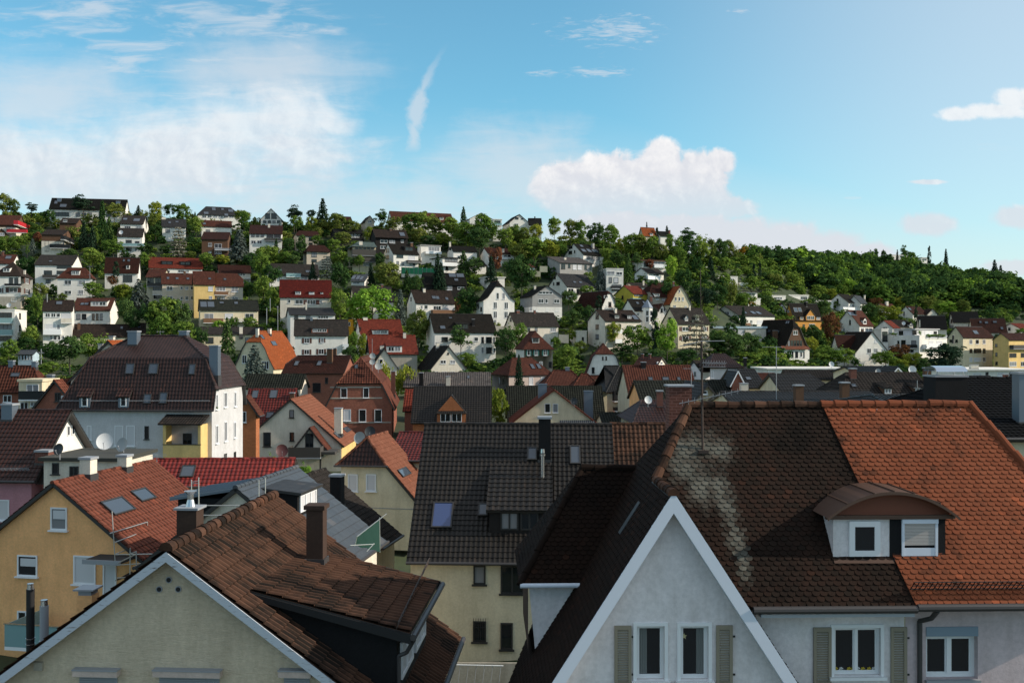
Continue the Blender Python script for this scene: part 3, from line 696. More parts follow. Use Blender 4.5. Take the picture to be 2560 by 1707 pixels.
# ------------------------------------------------------------------ houses on the hill, upper rows first (coordinates read off the photograph)
h('T1', 'long dark-roofed apartment row', 'on the skyline behind the round pine', 455, 1145, 158, 245, 62, name='apartment_building', yaw=10, roof='dark', win='505 185 635 222 d;690 190 850 225 d *3;900 190 1100 225 d *3', sky='550 112 612 140;500 80 530 110', chi='525 560 56 92 z;1065 1100 84 118 z')
h('T1', 'brown chalet with red balconies', 'at the left edge of the hillside', -60, 145, 300, 405, 213, sx=242, wall='brown', roof='redbrown', bal='60 342 245 372 r 1.4;165 290 300 328 r 1.6 R', win='60 318 118 345 d2', base=(325, 'offwhite'))
h('T1', 'small brown gabled hut', 'at left edge below the red balconies', -45, 72, 385, 420, 335, ridge='y', wall='brown', roof='redbrown', win='0 375 40 402')
h('T1', 'low brown wooden house', 'below the long skyline row', 548, 700, 285, 362, 240, sx=762, wall='brown', roof='brown', win='580 255 615 275')
h('T1', 'brown-clad house with curved dark balconies', 'left of the tall firs', 382, 575, 388, 560, 346, sx=672, wall='brown', roof='brown', win='412 450 448 500 d;505 455 588 480 d3;412 515 450 545 d', bal='455 482 640 515 b 1.4;592 425 700 460 b 1.4 R', base=(452, 'offwhite'))
h('T1', 'white house with upper dormer windows', 'above the house with the satellite dish', 1105, 1310, 292, 392, 216, sx=1365, roof='greybrown', win='1145 312 1200 334;1250 312 1302 336', sky='1130 240 1170 258;1225 240 1285 275')
h('T1', 'white house with glass balcony rail', 'under the grey-roofed dormer house', 1078, 1305, 410, 550, 332, sx=1328, roof='greybrown', win='1155 440 1210 470 d;1240 452 1280 478 d;1155 512 1208 540 d;1235 510 1320 540 *3', bal='1100 472 1320 497 g')
h('T1', 'white house with slate-blue roof', 'behind the pale feathery cedar', 1490, 1705, 322, 402, 247, roof='slate', win='1520 340 1560 372 d', chi='1485 1520 228 255 w', sky='1545 272 1570 290;1610 268 1640 282')
h('T1', 'grey hip-roofed villa with many rooflights', 'on the skyline left of centre', 1815, 2210, 205, 245, 137, name='villa', hl=0, hr=0, d=13, roof='slate', sky='1945 145 1980 170;2030 150 2055 168;2095 160 2140 185;1870 183 1915 205;2060 200 2095 222', win='1850 215 2150 236 *6')
h('T1', 'white house with rusty red roof', 'above the dark brown brick house', 1852, 2125, 315, 378, 262, roof='redbrown', win='1890 345 1930 368 d', sky='1862 282 1890 300')
h('T1', 'dark brown brick house with pale balcony slab', 'under the rusty red roof', 1852, 2090, 432, 572, 367, sx=2125, wall='brown', roof='maroon', win='1912 468 1945 500;1970 475 2035 515;1912 545 1940 560;1970 545 2035 568', bal='1970 515 2120 532 s 1.6')
h('T2', 'white house with long dark balcony', 'below the white gable of glass', -60, 235, 382, 515, 305, sx=258, roof='maroon', win='-50 385 80 412 *3 d;98 390 160 420 d;165 392 228 420 d;88 445 155 475 b;-50 445 60 475 *2', bal='78 425 240 446 d', chi='110 128 290 330 w')
h('T1', 'white-gabled house with red-brown roof', 'behind the hipped corner house at left edge', -150, 112, 655, 705, 572, sx=192, roof='redbrown', sky='50 588 105 615', chi='15 32 545 590 b')
h('T1', 'white hip-roofed house with brown shutters', 'at the left edge above the lawn', -70, 190, 768, 1020, 640, sx=300, hl=0, hr=0, roof='brown', win='78 785 175 850 *2 d;-10 880 18 925 s;85 878 160 922 s;R 232 795 262 840 s;232 890 262 935 s;F 105 975 150 1005', dor='28 698 92 735 s 2', bal='40 842 188 862 b', base=(960, 'stucco'), chi='215 232 715 760 w')
h('T1', 'white house with wide grey-brown roof', 'behind the small red hipped house', 322, 660, 667, 850, 578, sx=762, roof='greybrown', win='405 720 478 760 d;522 722 600 752 d;420 802 465 835 d;522 668 656 705 d1n', bal='388 760 525 787 d', sky='450 632 480 642')
h('T1', 'white cube house with red pyramid roof', 'in front of the wide grey-brown roof', 527, 848, 790, 950, 693, sx=880, hl=0, hr=0, roof='redbrown', dor='655 722 732 762 s 2', win='592 810 655 850;720 812 785 852;592 905 655 940;720 900 765 940', yaw=12)
h('T1', 'white house with plum-brown roof', 'behind the dark pointed cypress', 962, 1265, 745, 835, 600, sx=1290, roof='maroon', win='1130 762 1215 825 d2', dor='1158 672 1190 708 s 1', sky='1128 618 1148 640;1170 618 1195 640')
h('T1', 'red-roofed house with two dark dormers', 'above the beige apartment block', 1372, 1856, 697, 750, 603, d=10, roof='red', dor='1480 635 1585 668 f 2 d;1648 640 1752 673 f 2 d', dwall=wallmat('black'), win='1515 718 1560 742;1635 715 1690 742;1710 715 1735 740')
h('T1', 'beige apartment block with small rooflights', 'between the balcony wing and the yellow block', 1490, 1780, 845, 1040, 745, name='apartment_building', wall='beige', roof='redbrown', win='1530 865 1585 903 2;1655 868 1680 895;1700 868 1730 897;1748 868 1775 897;1530 957 1585 988 2;1655 960 1680 990;1700 957 1730 993;1748 957 1775 988', sky='1530 780 1555 802;1612 785 1640 803;1712 787 1738 805', chi='1685 1705 722 760 d')
h('T1', 'balcony wing with laundry-dark loggias', 'left of the beige apartment block', 1345, 1494, 782, 1000, 705, name='apartment_building', wall='pale', roof='redbrown', win='1352 790 1412 835 d;1425 790 1480 835 d;1405 870 1480 905 d;1410 942 1485 975 d', bal='1350 837 1490 865 d;1400 905 1490 942 c', yaw=5)
h('T1', 'yellow apartment block with red roof', 'beside the beige block above solar panels', 1782, 1972, 850, 1090, 727, name='apartment_building', wall='yellow', roof='redbrown', win='1912 868 1955 910 b;1918 955 1950 985', sky='1912 788 1938 805')
h('T1', 'beige end house with wooden balcony', 'right end of the yellow apartment row', 1975, 2230, 865, 1060, 745, name='apartment_building', wall='beige', roof='redbrown', win='1982 870 2070 910 3;2125 870 2185 918;1985 960 2070 988 *2;2130 962 2185 990', bal='1968 912 2095 945 n', hr=.55, sky='2052 793 2078 810')
h('T1', 'low house with maroon roof', 'above the beige end house', 2012, 2300, 740, 800, 670, wall='offwhite', roof='maroon', win='2180 742 2250 768 3', bal='2215 768 2300 792 c')
h('T1', 'white flat-roofed block with glass balconies', 'at the left edge below the lawn', -90, 135, 1085, 1372, 1080, name='apartment_building', ridge='flat', oh=.1, sx=245, win='-10 1105 110 1155 3 d;-10 1215 108 1260 3 d;-10 1325 105 1365 3 d;R 175 1110 190 1165 d;175 1220 190 1275 d', bal='-40 1155 108 1202 g;-40 1262 108 1312 g')
h('T1', 'white row house with three stacked balconies', 'left of the red-dormered house', 395, 660, 1092, 1392, 993, roof='brown', win='417 1112 460 1150;470 1112 510 1150;520 1112 552 1150;565 1108 650 1165 b;415 1210 515 1262 b;522 1215 552 1262;458 1318 482 1358 c;492 1318 522 1358;530 1318 556 1358;570 1318 590 1352', bal='558 1160 660 1202 c .9;395 1262 560 1305 w', sky='515 1005 572 1033')
h('T1', 'white house with red roof and twin box dormer', 'beside the three-balcony row house', 664, 1005, 1088, 1225, 975, sx=1088, roof='redbrown', win='702 1118 740 1168 d;752 1118 793 1168 d;843 1115 870 1175 d;880 1115 905 1175 d;915 1115 942 1175 d', dor='833 1003 985 1048 s 2', sky='740 1018 772 1038;775 1018 812 1038')
h('T1', 'long low brown-tiled house', 'above the dark mansard roof', 682, 1195, 1330, 1362, 1215, d=8, wall='pale', roof='brown', chi='712 735 1200 1268 d', sky='1105 1235 1130 1258')
h('T1', 'short brown-tiled annex', 'right end of the long low brown house', 1217, 1330, 1292, 1325, 1203, wall='pale', roof='brown', sky='1265 1228 1290 1248')
h('T1', 'pale house with dark green roof and solar panels', 'under the yellow apartment row', 1838, 2370, 1085, 1240, 990, wall='cream', roof='green', win='1878 1115 1960 1165 c2;2065 1115 2140 1160 b;2250 1115 2330 1160 2', bal='1868 1160 2050 1200 n;2150 1160 2360 1190 c', sky='1838 995 1900 1070;1905 995 1968 1070;2015 1008 2055 1025;2150 1008 2185 1030')
h('T1', 'cream house with flat-pitched dark roof', 'below the solar-panel house', 1848, 2420, 1305, 1410, 1240, wall='cream', roof='greybrown', win='1890 1335 1960 1385 d2;2250 1335 2330 1385 d2', chi='2198 2228 1235 1305 w')
h('T1', 'small glass greenhouse', 'in the garden at far left', 166, 302, 1490, 1548, 1452, name='greenhouse', cat='greenhouse', d=4, wall='lightblue', roof='zinc', win='168 1492 300 1543 *5 n', yaw=4)
# centre left
h('T2', 'white house with glazed triangular gable', 'on the skyline under the bright cloud', 45, 232, 245, 315, 150, ridge='y', d=11, roof='slate', win='85 195 130 245 d1;140 195 190 245 d1;60 262 230 285 *4 d', yaw=6, oh=.8)
h('T2', 'small beige house with maroon roof', 'below the two dark firs', 375, 575, 400, 490, 357, sx=610, wall='stucco', roof='maroon', hl=.2, win='485 410 520 448 d;485 465 520 482 d')
h('T2', 'narrow beige house with hipped brown roof', 'left of the pale blue cedar', 465, 680, 545, 672, 487, wall='beige', roof='maroon', hl=[(0, 0), (1, 2)], hr=[(0, 0), (1, 1.5)], win='510 550 558 597 d2;510 617 558 643 d2', oh=.8)
h('T2', 'brown roof peeping over trees', 'on the skyline right of the firs', 790, 882, 272, 290, 225, wall='beige', roof='maroon')
h('T2', 'little beige gable', 'on the skyline left of the long red roof', 1005, 1085, 262, 335, 215, ridge='y', wall='beige', roof='brown', win='1030 262 1060 285')
h('T2', 'long red-roofed house', 'on the skyline above the trees', 1252, 1812, 262, 315, 187, d=9, roof='redbrown', win='1725 272 1745 302;1290 270 1340 295', dor='1688 232 1720 256 s 1', sky='1745 235 1780 258')
h('T2', 'black timber pavilion', 'between pines below the skyline', 725, 990, 372, 430, 342, wall='black', roof='dark', win='865 378 960 392 *3;870 398 950 418 *3;750 380 840 400 *3', oh=.9)
h('T2', 'house with black timber balconies', 'left of the white gabled house', 885, 1100, 500, 685, 458, wall='pale', roof='teal', hl=[(0, 0), (1, 3)], bal='885 528 1100 582 d 1.6;895 602 1100 642 d 1.6', win='905 502 1090 525 *5 d;920 590 950 605;1045 600 1085 640;985 650 1050 680', chi='948 978 452 490 w', oh=.9)
h('T2', 'dark timber house with broad brown roof', 'above the white gabled house', 1098, 1392, 415, 548, 345, wall='darkwood', roof='brown', win='1140 440 1210 470 2;1225 443 1275 470 2;1330 440 1355 465;1140 495 1200 520 2', sky='1318 368 1365 410', chi='1228 1250 335 360 d', oh=.9)
h('T2', 'white gabled house with dark roof and wide dormer', 'above the green garden net', 1262, 1490, 568, 695, 475, sx=1165, yaw=30, roof='blackbrown', win='1290 575 1352 605 2d;1398 582 1460 625 b;1290 635 1312 665 d;1335 640 1360 670 d;1405 650 1460 678 2;L 1195 518 1206 555 d;1212 518 1223 555 d;1195 580 1222 615 d2', dor='1365 505 1445 545 s 2 d', dwall=wallmat('darkwood'), chi='1420 1442 465 510 d', bal='1395 627 1520 645 d 1.6')
h('T2', 'white flat-roofed modern house with terrace glazing', 'right of the white gabled house', 1515, 1695, 492, 605, 465, ridge='flat', sx=1482, yaw=24, oh=.35, flatc=wallmat('grey'), win='1585 505 1685 545 4c', bal='1560 545 1705 565 w')
h('T2', 'white modern house with wide parapet balcony', 'behind the tall slim spruce', 1712, 1855, 605, 732, 560, ridge='flat', sx=1612, yaw=30, oh=.6, flatc=wallmat('black'), win='1735 615 1850 642 4d;1740 680 1765 720 d;1790 685 1850 720 b', bal='1715 650 1868 677 w 1.6')
h('T2', 'white house with low black roof', 'left of the wooded slope', 1812, 2028, 545, 628, 497, sx=1756, yaw=22, roof='dark', win='1975 600 2005 620;1850 585 1900 610 2', chi='1775 1790 458 505 w')
h('T2', 'white skyline house with shallow gable', 'right of the long red roof', 1962, 2170, 242, 350, 190, ridge='y', yaw=16, d=10, roof='slate', win='2060 255 2120 285 2')
h('T2', 'white stepped terrace house', 'on the skyline beside the shallow gable', 2178, 2256, 255, 365, 250, ridge='flat', oh=.2, yaw=12, win='2190 265 2245 283 2d', bal='2180 285 2256 305 g;2190 325 2256 345 w')
h('T3', 'white gabled house with dark roof', 'on the skyline under a black fir', -20, 155, 275, 355, 203, ridge='y', yaw=15, d=12, roof='dark', win='30 232 60 250 2d;85 240 105 252 d;20 290 60 320 2')
h('T2', 'dark-roofed white bungalow', 'on the right of the low black roof', 2132, 2400, 565, 635, 515, roof='maroon', win='2270 580 2340 600 *2 d', chi='2262 2280 520 560 w', bal='2265 598 2380 615 w')
h('T2', 'little white house with black roof', 'among conifers under the dark-roofed bungalow', 2015, 2112, 675, 710, 628, roof='dark', win='2040 682 2080 700')
h('T2', 'long house with grey-brown roof terrace', 'above the wine-red roof', 128, 580, 765, 815, 660, d=10, roof='greybrown', win='415 772 576 805 3c', bal='278 747 412 778 g', sky='205 710 240 728;455 720 488 740;490 720 522 740')
h('T2', 'low white house with blue solar roof', 'beside the big olive tree', 875, 995, 820, 855, 755, roof='zinc', yaw=-8, win='890 825 950 845 2', sky='880 765 915 805;920 765 955 808;955 770 985 812')
h('T2', 'beige house with large wine-red roof', 'above the white slate-roofed house', 222, 690, 968, 1175, 808, sx=196, yaw=12, wall='offwhite', roof='wine', win='292 988 318 1020;360 988 432 1028 2;470 990 548 1032 3s;585 998 608 1022', dor='360 910 412 942 s 2;485 915 535 942 s 1 b;592 918 616 938 s 1')
h('T2', 'white house with slate-grey roof', 'behind the shuttered white house', 315, 725, 1125, 1395, 1065, sx=268, yaw=15, roof='slate', win='352 1132 388 1160 d;460 1132 497 1158 d;568 1135 665 1163 4', chi='455 468 1010 1085 w')
h('T2', 'white house with brown shutters and red dormer', 'left of the yellow cube', 357, 842, 1320, 1550, 1170, sx=346, yaw=11, d=9, roof='greybrown', dwall=wallmat('brick'), dor='508 1250 660 1292 s 3', win='443 1340 490 1388 s;592 1340 622 1382 s;443 1445 488 1492 s;575 1440 622 1490 s', chi='498 520 1150 1185 z', bal='795 1395 850 1437 w')
h('T2', 'golden yellow cube', 'right of the shuttered white house', 800, 890, 1178, 1290, 1170, name='annex', cat='annex', ridge='flat', d=5, oh=.05, wall='gold', win='833 1195 866 1227', yaw=6)
h('T2', 'white house with brown roof', 'half hidden by the bright green tree', 905, 1260, 1005, 1130, 865, sx=862, yaw=20, wall='offwhite', roof='greybrown', win='1190 1035 1212 1068;L 885 945 900 1000 d', dor='1145 948 1180 982 s 1', chi='1150 1168 848 880 b')
h('T2', 'white house with brown roof and terrace', 'above the black-brown roofed villa', 1470, 1825, 1022, 1140, 902, sx=1388, yaw=25, roof='brown', win='1515 1040 1530 1075;1545 1038 1577 1075;1630 1045 1695 1082 3;1730 1045 1822 1082 b;L 1418 965 1430 1000 d', sky='1615 955 1650 982;1650 957 1682 985;1738 968 1765 992', bal='1625 1082 1860 1118 n 1.8', chi='1535 1558 885 925 w')
h('T2', 'black house with solar roof', 'behind the slim spruce below the green net', 1560, 1932, 850, 910, 742, yaw=16, wall='darkwood', roof='dark', sky='1770 748 1835 782;1840 750 1908 784;1820 795 1856 818', win='1740 865 1800 900 2;1850 870 1910 895 2')
h('T2', 'tall white villa with swept dark gable', 'in the middle of the hillside', 2088, 2372, 990, 1228, 815, name='villa', ridge='y', sx=2018, yaw=22, prof='flare', hl=[(.70, 0), (1, 1.4)], roof='blackbrown', capc='redbrown', win='2208 925 2230 985 1;2262 925 2285 985 1;2182 1010 2212 1070 2;2282 1012 2314 1072 2;2182 1095 2212 1155 2;2280 1097 2312 1155 2;2185 1172 2208 1198;L 2035 1025 2050 1070 d;2060 1055 2075 1095 d;2065 1115 2080 1150 d')
h('T2', 'small white flat-roofed pavilion', 'behind the swept dark gable', 2115, 2282, 785, 835, 780, ridge='flat', oh=.3, win='2140 798 2220 818 4')
h('T2', 'large white villa with square bay', 'above the white timbered gable', 1640, 2200, 1290, 1505, 1120, name='villa', yaw=16, d=11, roof='blackbrown', win='1705 1330 1762 1372 2d;2003 1332 2040 1370 1;2070 1330 2092 1385 d;2112 1330 2165 1385 d2;2180 1333 2194 1385 d;2068 1425 2092 1480;2112 1425 2165 1480 d2;2180 1430 2196 1480', dor='1840 1208 1955 1264 s 2 d', dwall=wallmat('darkwood'), sky='1690 1228 1738 1258;1770 1150 1800 1162', chi='1985 2008 1165 1230 k')
h('T2', 'white gabled house with bright red roof', 'behind the red dormer house', 965, 1345, 1310, 1425, 1170, sx=912, yaw=22, wall='white', roof='red', dor='1070 1265 1215 1305 s 2', win='L 948 1240 962 1285 d', chi='985 1025 1150 1180 w')
h('T2', 'grey stucco house with red roof and centre dormer', 'in front of the bright red roof', 1050, 1480, 1490, 1668, 1315, sx=1015, yaw=12, wall='stucco', roof='red', gcol='black', dor='1200 1412 1340 1470 s 2', win='1372 1597 1420 1652 2d', chi='1352 1378 1290 1345 w', D=232)
h('B2', 'small white gable with black roof', 'left of the grey stucco house', 1500, 1735, 500, 565, 332, ridge='y', yaw=10, d=9, wall='offwhite', roof='dark', win='1572 432 1606 476', chi='1580 1615 308 350 w', D=214)
h('B2', 'cream gambrel house with flame-orange roof', 'behind the spiky blue spruce', 245, 600, 490, 580, 172, ridge='y', yaw=-14, prof='bell', hl=[(.68, 0), (1, 3)], d=13, wall='cream', roof='orange', win='313 397 355 470 2;493 452 558 525 3', chi='435 460 148 235 w;545 572 150 205 w', sky='583 268 625 308;485 210 508 248', D=222)
h('B2', 'brick house with dark maroon roof', 'behind the pointed brick villa', 690, 1240, 562, 770, 400, yaw=-4, d=11, hl=.45, wall='brick', roof='maroon', sky='795 452 832 492;1003 450 1043 492', chi='1090 1138 335 470 d;1148 1176 330 400 d', win='1075 600 1102 655 d;960 650 1035 735 d1', D=195)
h('B3', 'white timbered gable with black roof', 'in front of the large white villa', 275, 612, 600, 655, 385, ridge='y', yaw=20, d=12, wall='offwhite', roof='dark', win='372 515 422 547 2;460 515 507 547 2;435 445 450 462 d;305 618 345 632 2;385 618 427 632 2;462 618 502 632 2;540 618 580 632 2', chi='335 362 352 410 w', D=226)
h('B3', 'white house with sagging brown roof', 'below the grey gabled house', 1060, 1452, 205, 355, 80, sx=968, yaw=24, wall='offwhite', roof='greybrown', win='1170 220 1195 250 d;1238 215 1262 250 d;1380 218 1432 255 3;1378 320 1450 355 3;L 1010 125 1025 160 d', chi='1230 1248 55 90 b;1072 1100 58 90 b')
# centre right
h('T3', 'small white house with black roof', 'on the skyline left of a netted building', 158, 270, 305, 358, 240, sx=345, yaw=2, roof='dark', win='180 320 240 340 2', chi='205 215 225 260 k')
h('T3', 'bright orange-roofed house', 'alone on the skyline', 1205, 1320, 405, 430, 325, sx=1165, yaw=24, wall='beige', roof='orange', dor='1268 378 1294 402 s 1')
h('T3', 'small white house with dark roof', 'right of the orange skyline house', 1362, 1475, 402, 430, 360, roof='dark', chi='1440 1456 350 390 b')
h('T3', 'white gabled house with black rooflight roof', 'above the concrete saw-tooth terrace', 655, 838, 575, 648, 480, sx=482, yaw=40, roof='dark', win='662 582 825 628 3c;L 520 500 555 520 2d;520 540 552 570 d3;570 535 581 560 d', sky='640 525 675 550;690 525 722 552;738 530 785 555;625 487 650 505', chi='738 760 473 522 g')
h('T3', 'concrete terrace with saw-tooth roof', 'below the black rooflight roof', 440, 736, 648, 760, 600, name='row_house', sx=328, yaw=28, prof='shed', wall='concrete', roof='greywhite', win='450 657 490 707 *2 d;515 660 536 697 d;560 665 592 712 b;605 668 640 712 b;665 672 686 712 d;712 676 728 712 d', chi='480 500 600 625 w')
h('T3', 'white flat-roofed house with two dark windows', 'right of the blue spruce', 866, 1022, 708, 910, 700, ridge='flat', oh=.12, d=8, yaw=10, win='872 728 942 757 2;960 735 1012 762 2;890 782 918 832 d;935 785 976 835 db;915 850 1005 905 d2', bal='915 862 1005 885 b')
h('T3', 'white house with smooth grey metal roof', 'behind the half-timbered dark gable', 505, 760, 870, 950, 752, sx=328, yaw=34, roof='slate', win='515 885 565 920 2;592 888 645 942 2d;L 388 770 402 800 d;378 830 388 855 d;408 825 438 855 d', sky='562 820 588 836;615 822 642 838')
h('T3', 'grey-clad gabled house with white ground floor', 'right of the tall white villa', 187, 458, 950, 1148, 858, ridge='y', sx=76, yaw=18, wall='grey', roof='dark', base=(1055, 'white'), win='245 912 372 938 4;243 982 290 1020 2;305 982 328 1020;385 985 435 1020 2;162 1060 238 1095 4;315 1068 333 1095 1;400 1065 430 1098 2', chi='205 222 858 900 w')
h('T3', 'white curved gable under dark roof', 'beside the lemon-yellow house', 828, 958, 1035, 1090, 902, ridge='y', prof='bell', hl=[(.78, 0), (1, 1.4)], yaw=28, d=15, roof='maroon', win='845 950 880 972 2;885 1008 912 1055 w1')
h('T3', 'lemon-yellow house with red roof', 'left of the cream curved gable', 1112, 1240, 935, 1010, 860, sx=948, yaw=38, wall='lemon', roof='red', win='1120 937 1200 958 d3;L 1008 950 1023 985 d', bal='1110 975 1190 998 g')
h('T3', 'cream house with curved orange gable', 'at the heart of the right hillside', 1455, 1640, 1012, 1066, 858, ridge='y', prof='bell', yaw=18, d=12, wall='cream', roof='orange', win='1495 965 1512 1000;1528 965 1545 1000;1560 965 1577 1000;1530 895 1545 925;1480 1040 1506 1060 2;1585 1045 1604 1062 2')
h('T3', 'dark-roofed stone wing', 'left wing of the curved orange gable', 1300, 1462, 965, 1015, 832, yaw=18, d=12, hl=.35, wall='stucco', roof='maroon', dor='1308 930 1356 960 s 1', win='1320 970 1345 990;1380 972 1400 995', chi='1478 1492 822 850 b')
h('T3', 'white modern house with roof slab and balcony', 'in front of the woodland edge', 1190, 1415, 632, 705, 610, ridge='flat', yaw=20, oh=.7, flatc=wallmat('brown'), par=.35, win='1300 642 1400 665 3c;1210 650 1250 685 d', bal='1308 668 1420 692 w')
h('T3', 'low white house with shallow brown gable', 'under the roof-slab house', 1245, 1392, 745, 805, 700, sx=1126, yaw=38, roof='greybrown', win='1255 752 1350 770 3', bal='1250 772 1362 800 w')
h('T3', 'low house with grey-brown roof', 'behind the lemon-yellow house', 1122, 1275, 870, 900, 832, roof='greybrown', chi='1203 1216 812 860 w')
h('T3', 'white flat bungalow', 'left of the black conifer by the wood', 1642, 1792, 690, 740, 685, ridge='flat', oh=.3, win='1660 700 1770 720 *3')
h('T3', 'white flat house with ribbon windows', 'right of the black conifer by the wood', 1868, 1950, 690, 755, 680, ridge='flat', oh=.3, win='1878 702 1942 726 *4', par=.6)
h('T3', 'white modern villa with chimney tower', 'above the flat dark slab roof', 1892, 2072, 778, 872, 770, ridge='flat', oh=.1, yaw=18, win='1905 792 1950 815 2;1990 795 2040 812 3', chi='2055 2090 765 800 w 1.2')
h('T3', 'white cube wing', 'right of the chimney tower villa', 2088, 2166, 838, 908, 832, ridge='flat', oh=.1, yaw=18, win='2105 855 2150 880 2')
h('T3', 'low white house with flat dark slab roof', 'below the chimney tower villa', 2002, 2252, 912, 970, 905, ridge='flat', oh=.9, flatc=wallmat('black'), win='2020 922 2100 950 3;2140 925 2230 950 3')
h('T3', 'white flat garage house', 'right of the bright shrub by the slab roof', 2168, 2280, 982, 1055, 975, ridge='flat', oh=.15, win='2195 1012 2232 1050 b')
h('T3', 'low dark roof', 'under the woodland right of the ribbon windows', 2020, 2180, 738, 760, 705, wall='brown', roof='brown', chi='2070 2084 692 720 w')
h('T3', 'white three-storey house with two small dormers', 'above the red-tipped blue-white gambrel', 855, 1180, 1185, 1395, 1085, sx=697, yaw=28, wall='offwhite', roof='brown', win='1045 1230 1140 1267 3;985 1212 1002 1252 w;870 1240 920 1280 2;L 768 1105 798 1165 d;768 1215 798 1260 d;768 1305 798 1350 d', dor='940 1128 986 1165 s 1;1055 1130 1099 1168 s 1', dwall=wallmat('darkwood'), sky='1105 1132 1150 1172', chi='945 965 1066 1115 w', bal='945 1258 1012 1290 w;950 1350 1012 1382 w')
H_ = h('T3', 'white turreted house with dark roof', 'behind the cypress and the cream shuttered house', 1130, 1340, 1092, 1262, 985, yaw=14, d=11, roof='blackbrown', hr=.2, win='1142 1110 1170 1135;1140 1180 1165 1215', sky='1140 1010 1165 1030;1200 1005 1220 1025', chi='1270 1290 955 1010 b')
def turret(H, T, x0, x1, yt, yb, ya):
    c = H.hit(T, (x0+x1)/2, yt, (0, -1.2, 0), (0, -1, 0)); a = H.hit(T, x0, yt, (0, -1.2, 0), (0, -1, 0)); r = max(.8, (c-a).length)
    zb = H.hit(T, (x0+x1)/2, yb, (0, -1.2, 0), (0, -1, 0)).z; za = H.hit(T, (x0+x1)/2, ya, (0, -1.2, 0), (0, -1, 0)).z
    m = MB(); m.tube((c.x, 0, zb), (c.x, 0, c.z), r, 8); m.build('turret', [wallmat('white')], H.root)
    m = MB(); m.tube((c.x, 0, c.z), (c.x, 0, za), r*1.12, 8, .05); m.build('turret_roof', [ZINC], H.root)
    for i, an in enumerate((-112, -67, -22)):
        for yy in (0.25, 0.62):
            z = c.z-(c.z-zb)*yy*.7-.4; A = R(an); rr = r*.93
            fm, pm = win_mesh(.9, 1.5, 1, FR_W, G_DARK); o = link('window', fm, H.root, (c.x+rr*math.cos(A), rr*math.sin(A), z), A+R(90)); link('pane', pm, o)
turret(H_, 'T3', 1208, 1305, 1062, 1275, 985)
h('T3', 'white gable with tall dark windows', 'right wing of the turreted house', 1338, 1422, 1095, 1210, 1026, ridge='y', yaw=14, d=9, roof='redbrown', win='1365 1068 1382 1105 d;1390 1062 1405 1098')
h('T3', 'cream house with dark shutters and grey roof', 'behind the feathery grey cedar', 1525, 1810, 1212, 1370, 1065, sx=1376, yaw=27, wall='pale', roof='greybrown', win='1562 1238 1620 1276 2s;1752 1238 1785 1276 s;1562 1325 1620 1362 2s;1740 1325 1790 1360 s;L 1432 1150 1462 1182 d2;1410 1075 1421 1102 d;1475 1238 1490 1276 d', dor='1588 1148 1616 1184 g 1 n greybrown .7;1690 1150 1716 1184 g 1 n greybrown .7', chi='1628 1641 1040 1090 w')
h('T3', 'white house with long brown roof', 'above the flat garage row', 2085, 2410, 1135, 1262, 1045, sx=1825, yaw=34, roof='greybrown', win='2092 1172 2150 1225 2;2185 1175 2207 1207;2250 1178 2312 1212 b;L 1898 1095 1920 1132 c;1948 1098 1995 1128 2c;1880 1178 1898 1202 d;1918 1178 1950 1202 d', sky='2195 1095 2230 1120;2245 1098 2280 1122;2130 1098 2152 1115', bal='2135 1202 2192 1235 n')
h('T3', 'flat garage row with pale blue fascia', 'below the white house with long brown roof', 1852, 2332, 1250, 1330, 1243, name='garage', cat='garage', ridge='flat', d=6, oh=.3, wall='offwhite', flatc=wallmat('lightblue'), par=.6, yaw=12, win='1965 1268 1995 1298;2060 1262 2130 1312 b')
h('T3', 'white house with green shutters and red pyramid roof', 'right of the dark round bush', 112, 372, 1425, 1655, 1275, ridge='y', hl=[(0, 0), (1, 4.0)], yaw=10, d=11, roof='redbrown', win='140 1448 166 1500 g;208 1445 236 1500 2g;290 1447 322 1500 2g;250 1555 282 1600 2;335 1555 366 1615 d', dor='188 1338 250 1385 s 2 d', D=236)
H_ = h('B3', 'blue-white gambrel house with red half-hip', 'below the three-storey house', 1718, 2035, 610, 800, 365, ridge='y', prof='gam', hl=[(.62, 0), (1, 2.6)], yaw=-3, d=13, wall='white', roof='redbrown', capc='salmon', win='1760 580 1786 636 d1;1868 582 1894 636 d1;1975 580 2001 633 d1;1856 482 1868 513 d;1886 482 1899 513 d;1795 705 1826 742 2;1905 705 1940 742 2', D=208)
def belt(H, T, x0, x1, y0, y1, roof, out=.9):
    a = H.hit(T, x0, y1, (0, -out, 0), (0, -1, 0)); b = H.hit(T, x1, y1, (0, -out, 0), (0, -1, 0)); z = H.hit(T, (x0+x1)/2, y0, (0, 0, 0), (0, -1, 0)).z
    m = MB(); p = [Vector((a.x, -out, a.z)), Vector((b.x, -out, a.z)), Vector((b.x, -.02, z)), Vector((a.x, -.02, z))]
    n = (p[1]-p[0]).cross(p[3]-p[0]).normalized(); m.slab(p, n, .12, 0, 1, [(q.x/.3, q.z/.3) for q in p]); m.build('pent_roof', [roofmat(roof, False), FR_D], H.root)
belt(H_, 'B3', 1735, 1985, 650, 690, 'redbrown')
h('T3', 'whitewashed flat shed', 'between the sagging roof and the three-storey house', 585, 686, 1280, 1368, 1275, name='shed', cat='shed', ridge='flat', d=4, oh=.1, wall='offwhite', win='640 1330 660 1365 d')
h('T3', 'tiny white hut with red roof', 'left of the concrete terrace', 152, 210, 690, 725, 655, name='hut', cat='hut', hl=0, hr=0, d=5, roof='redbrown', win='170 695 190 712')
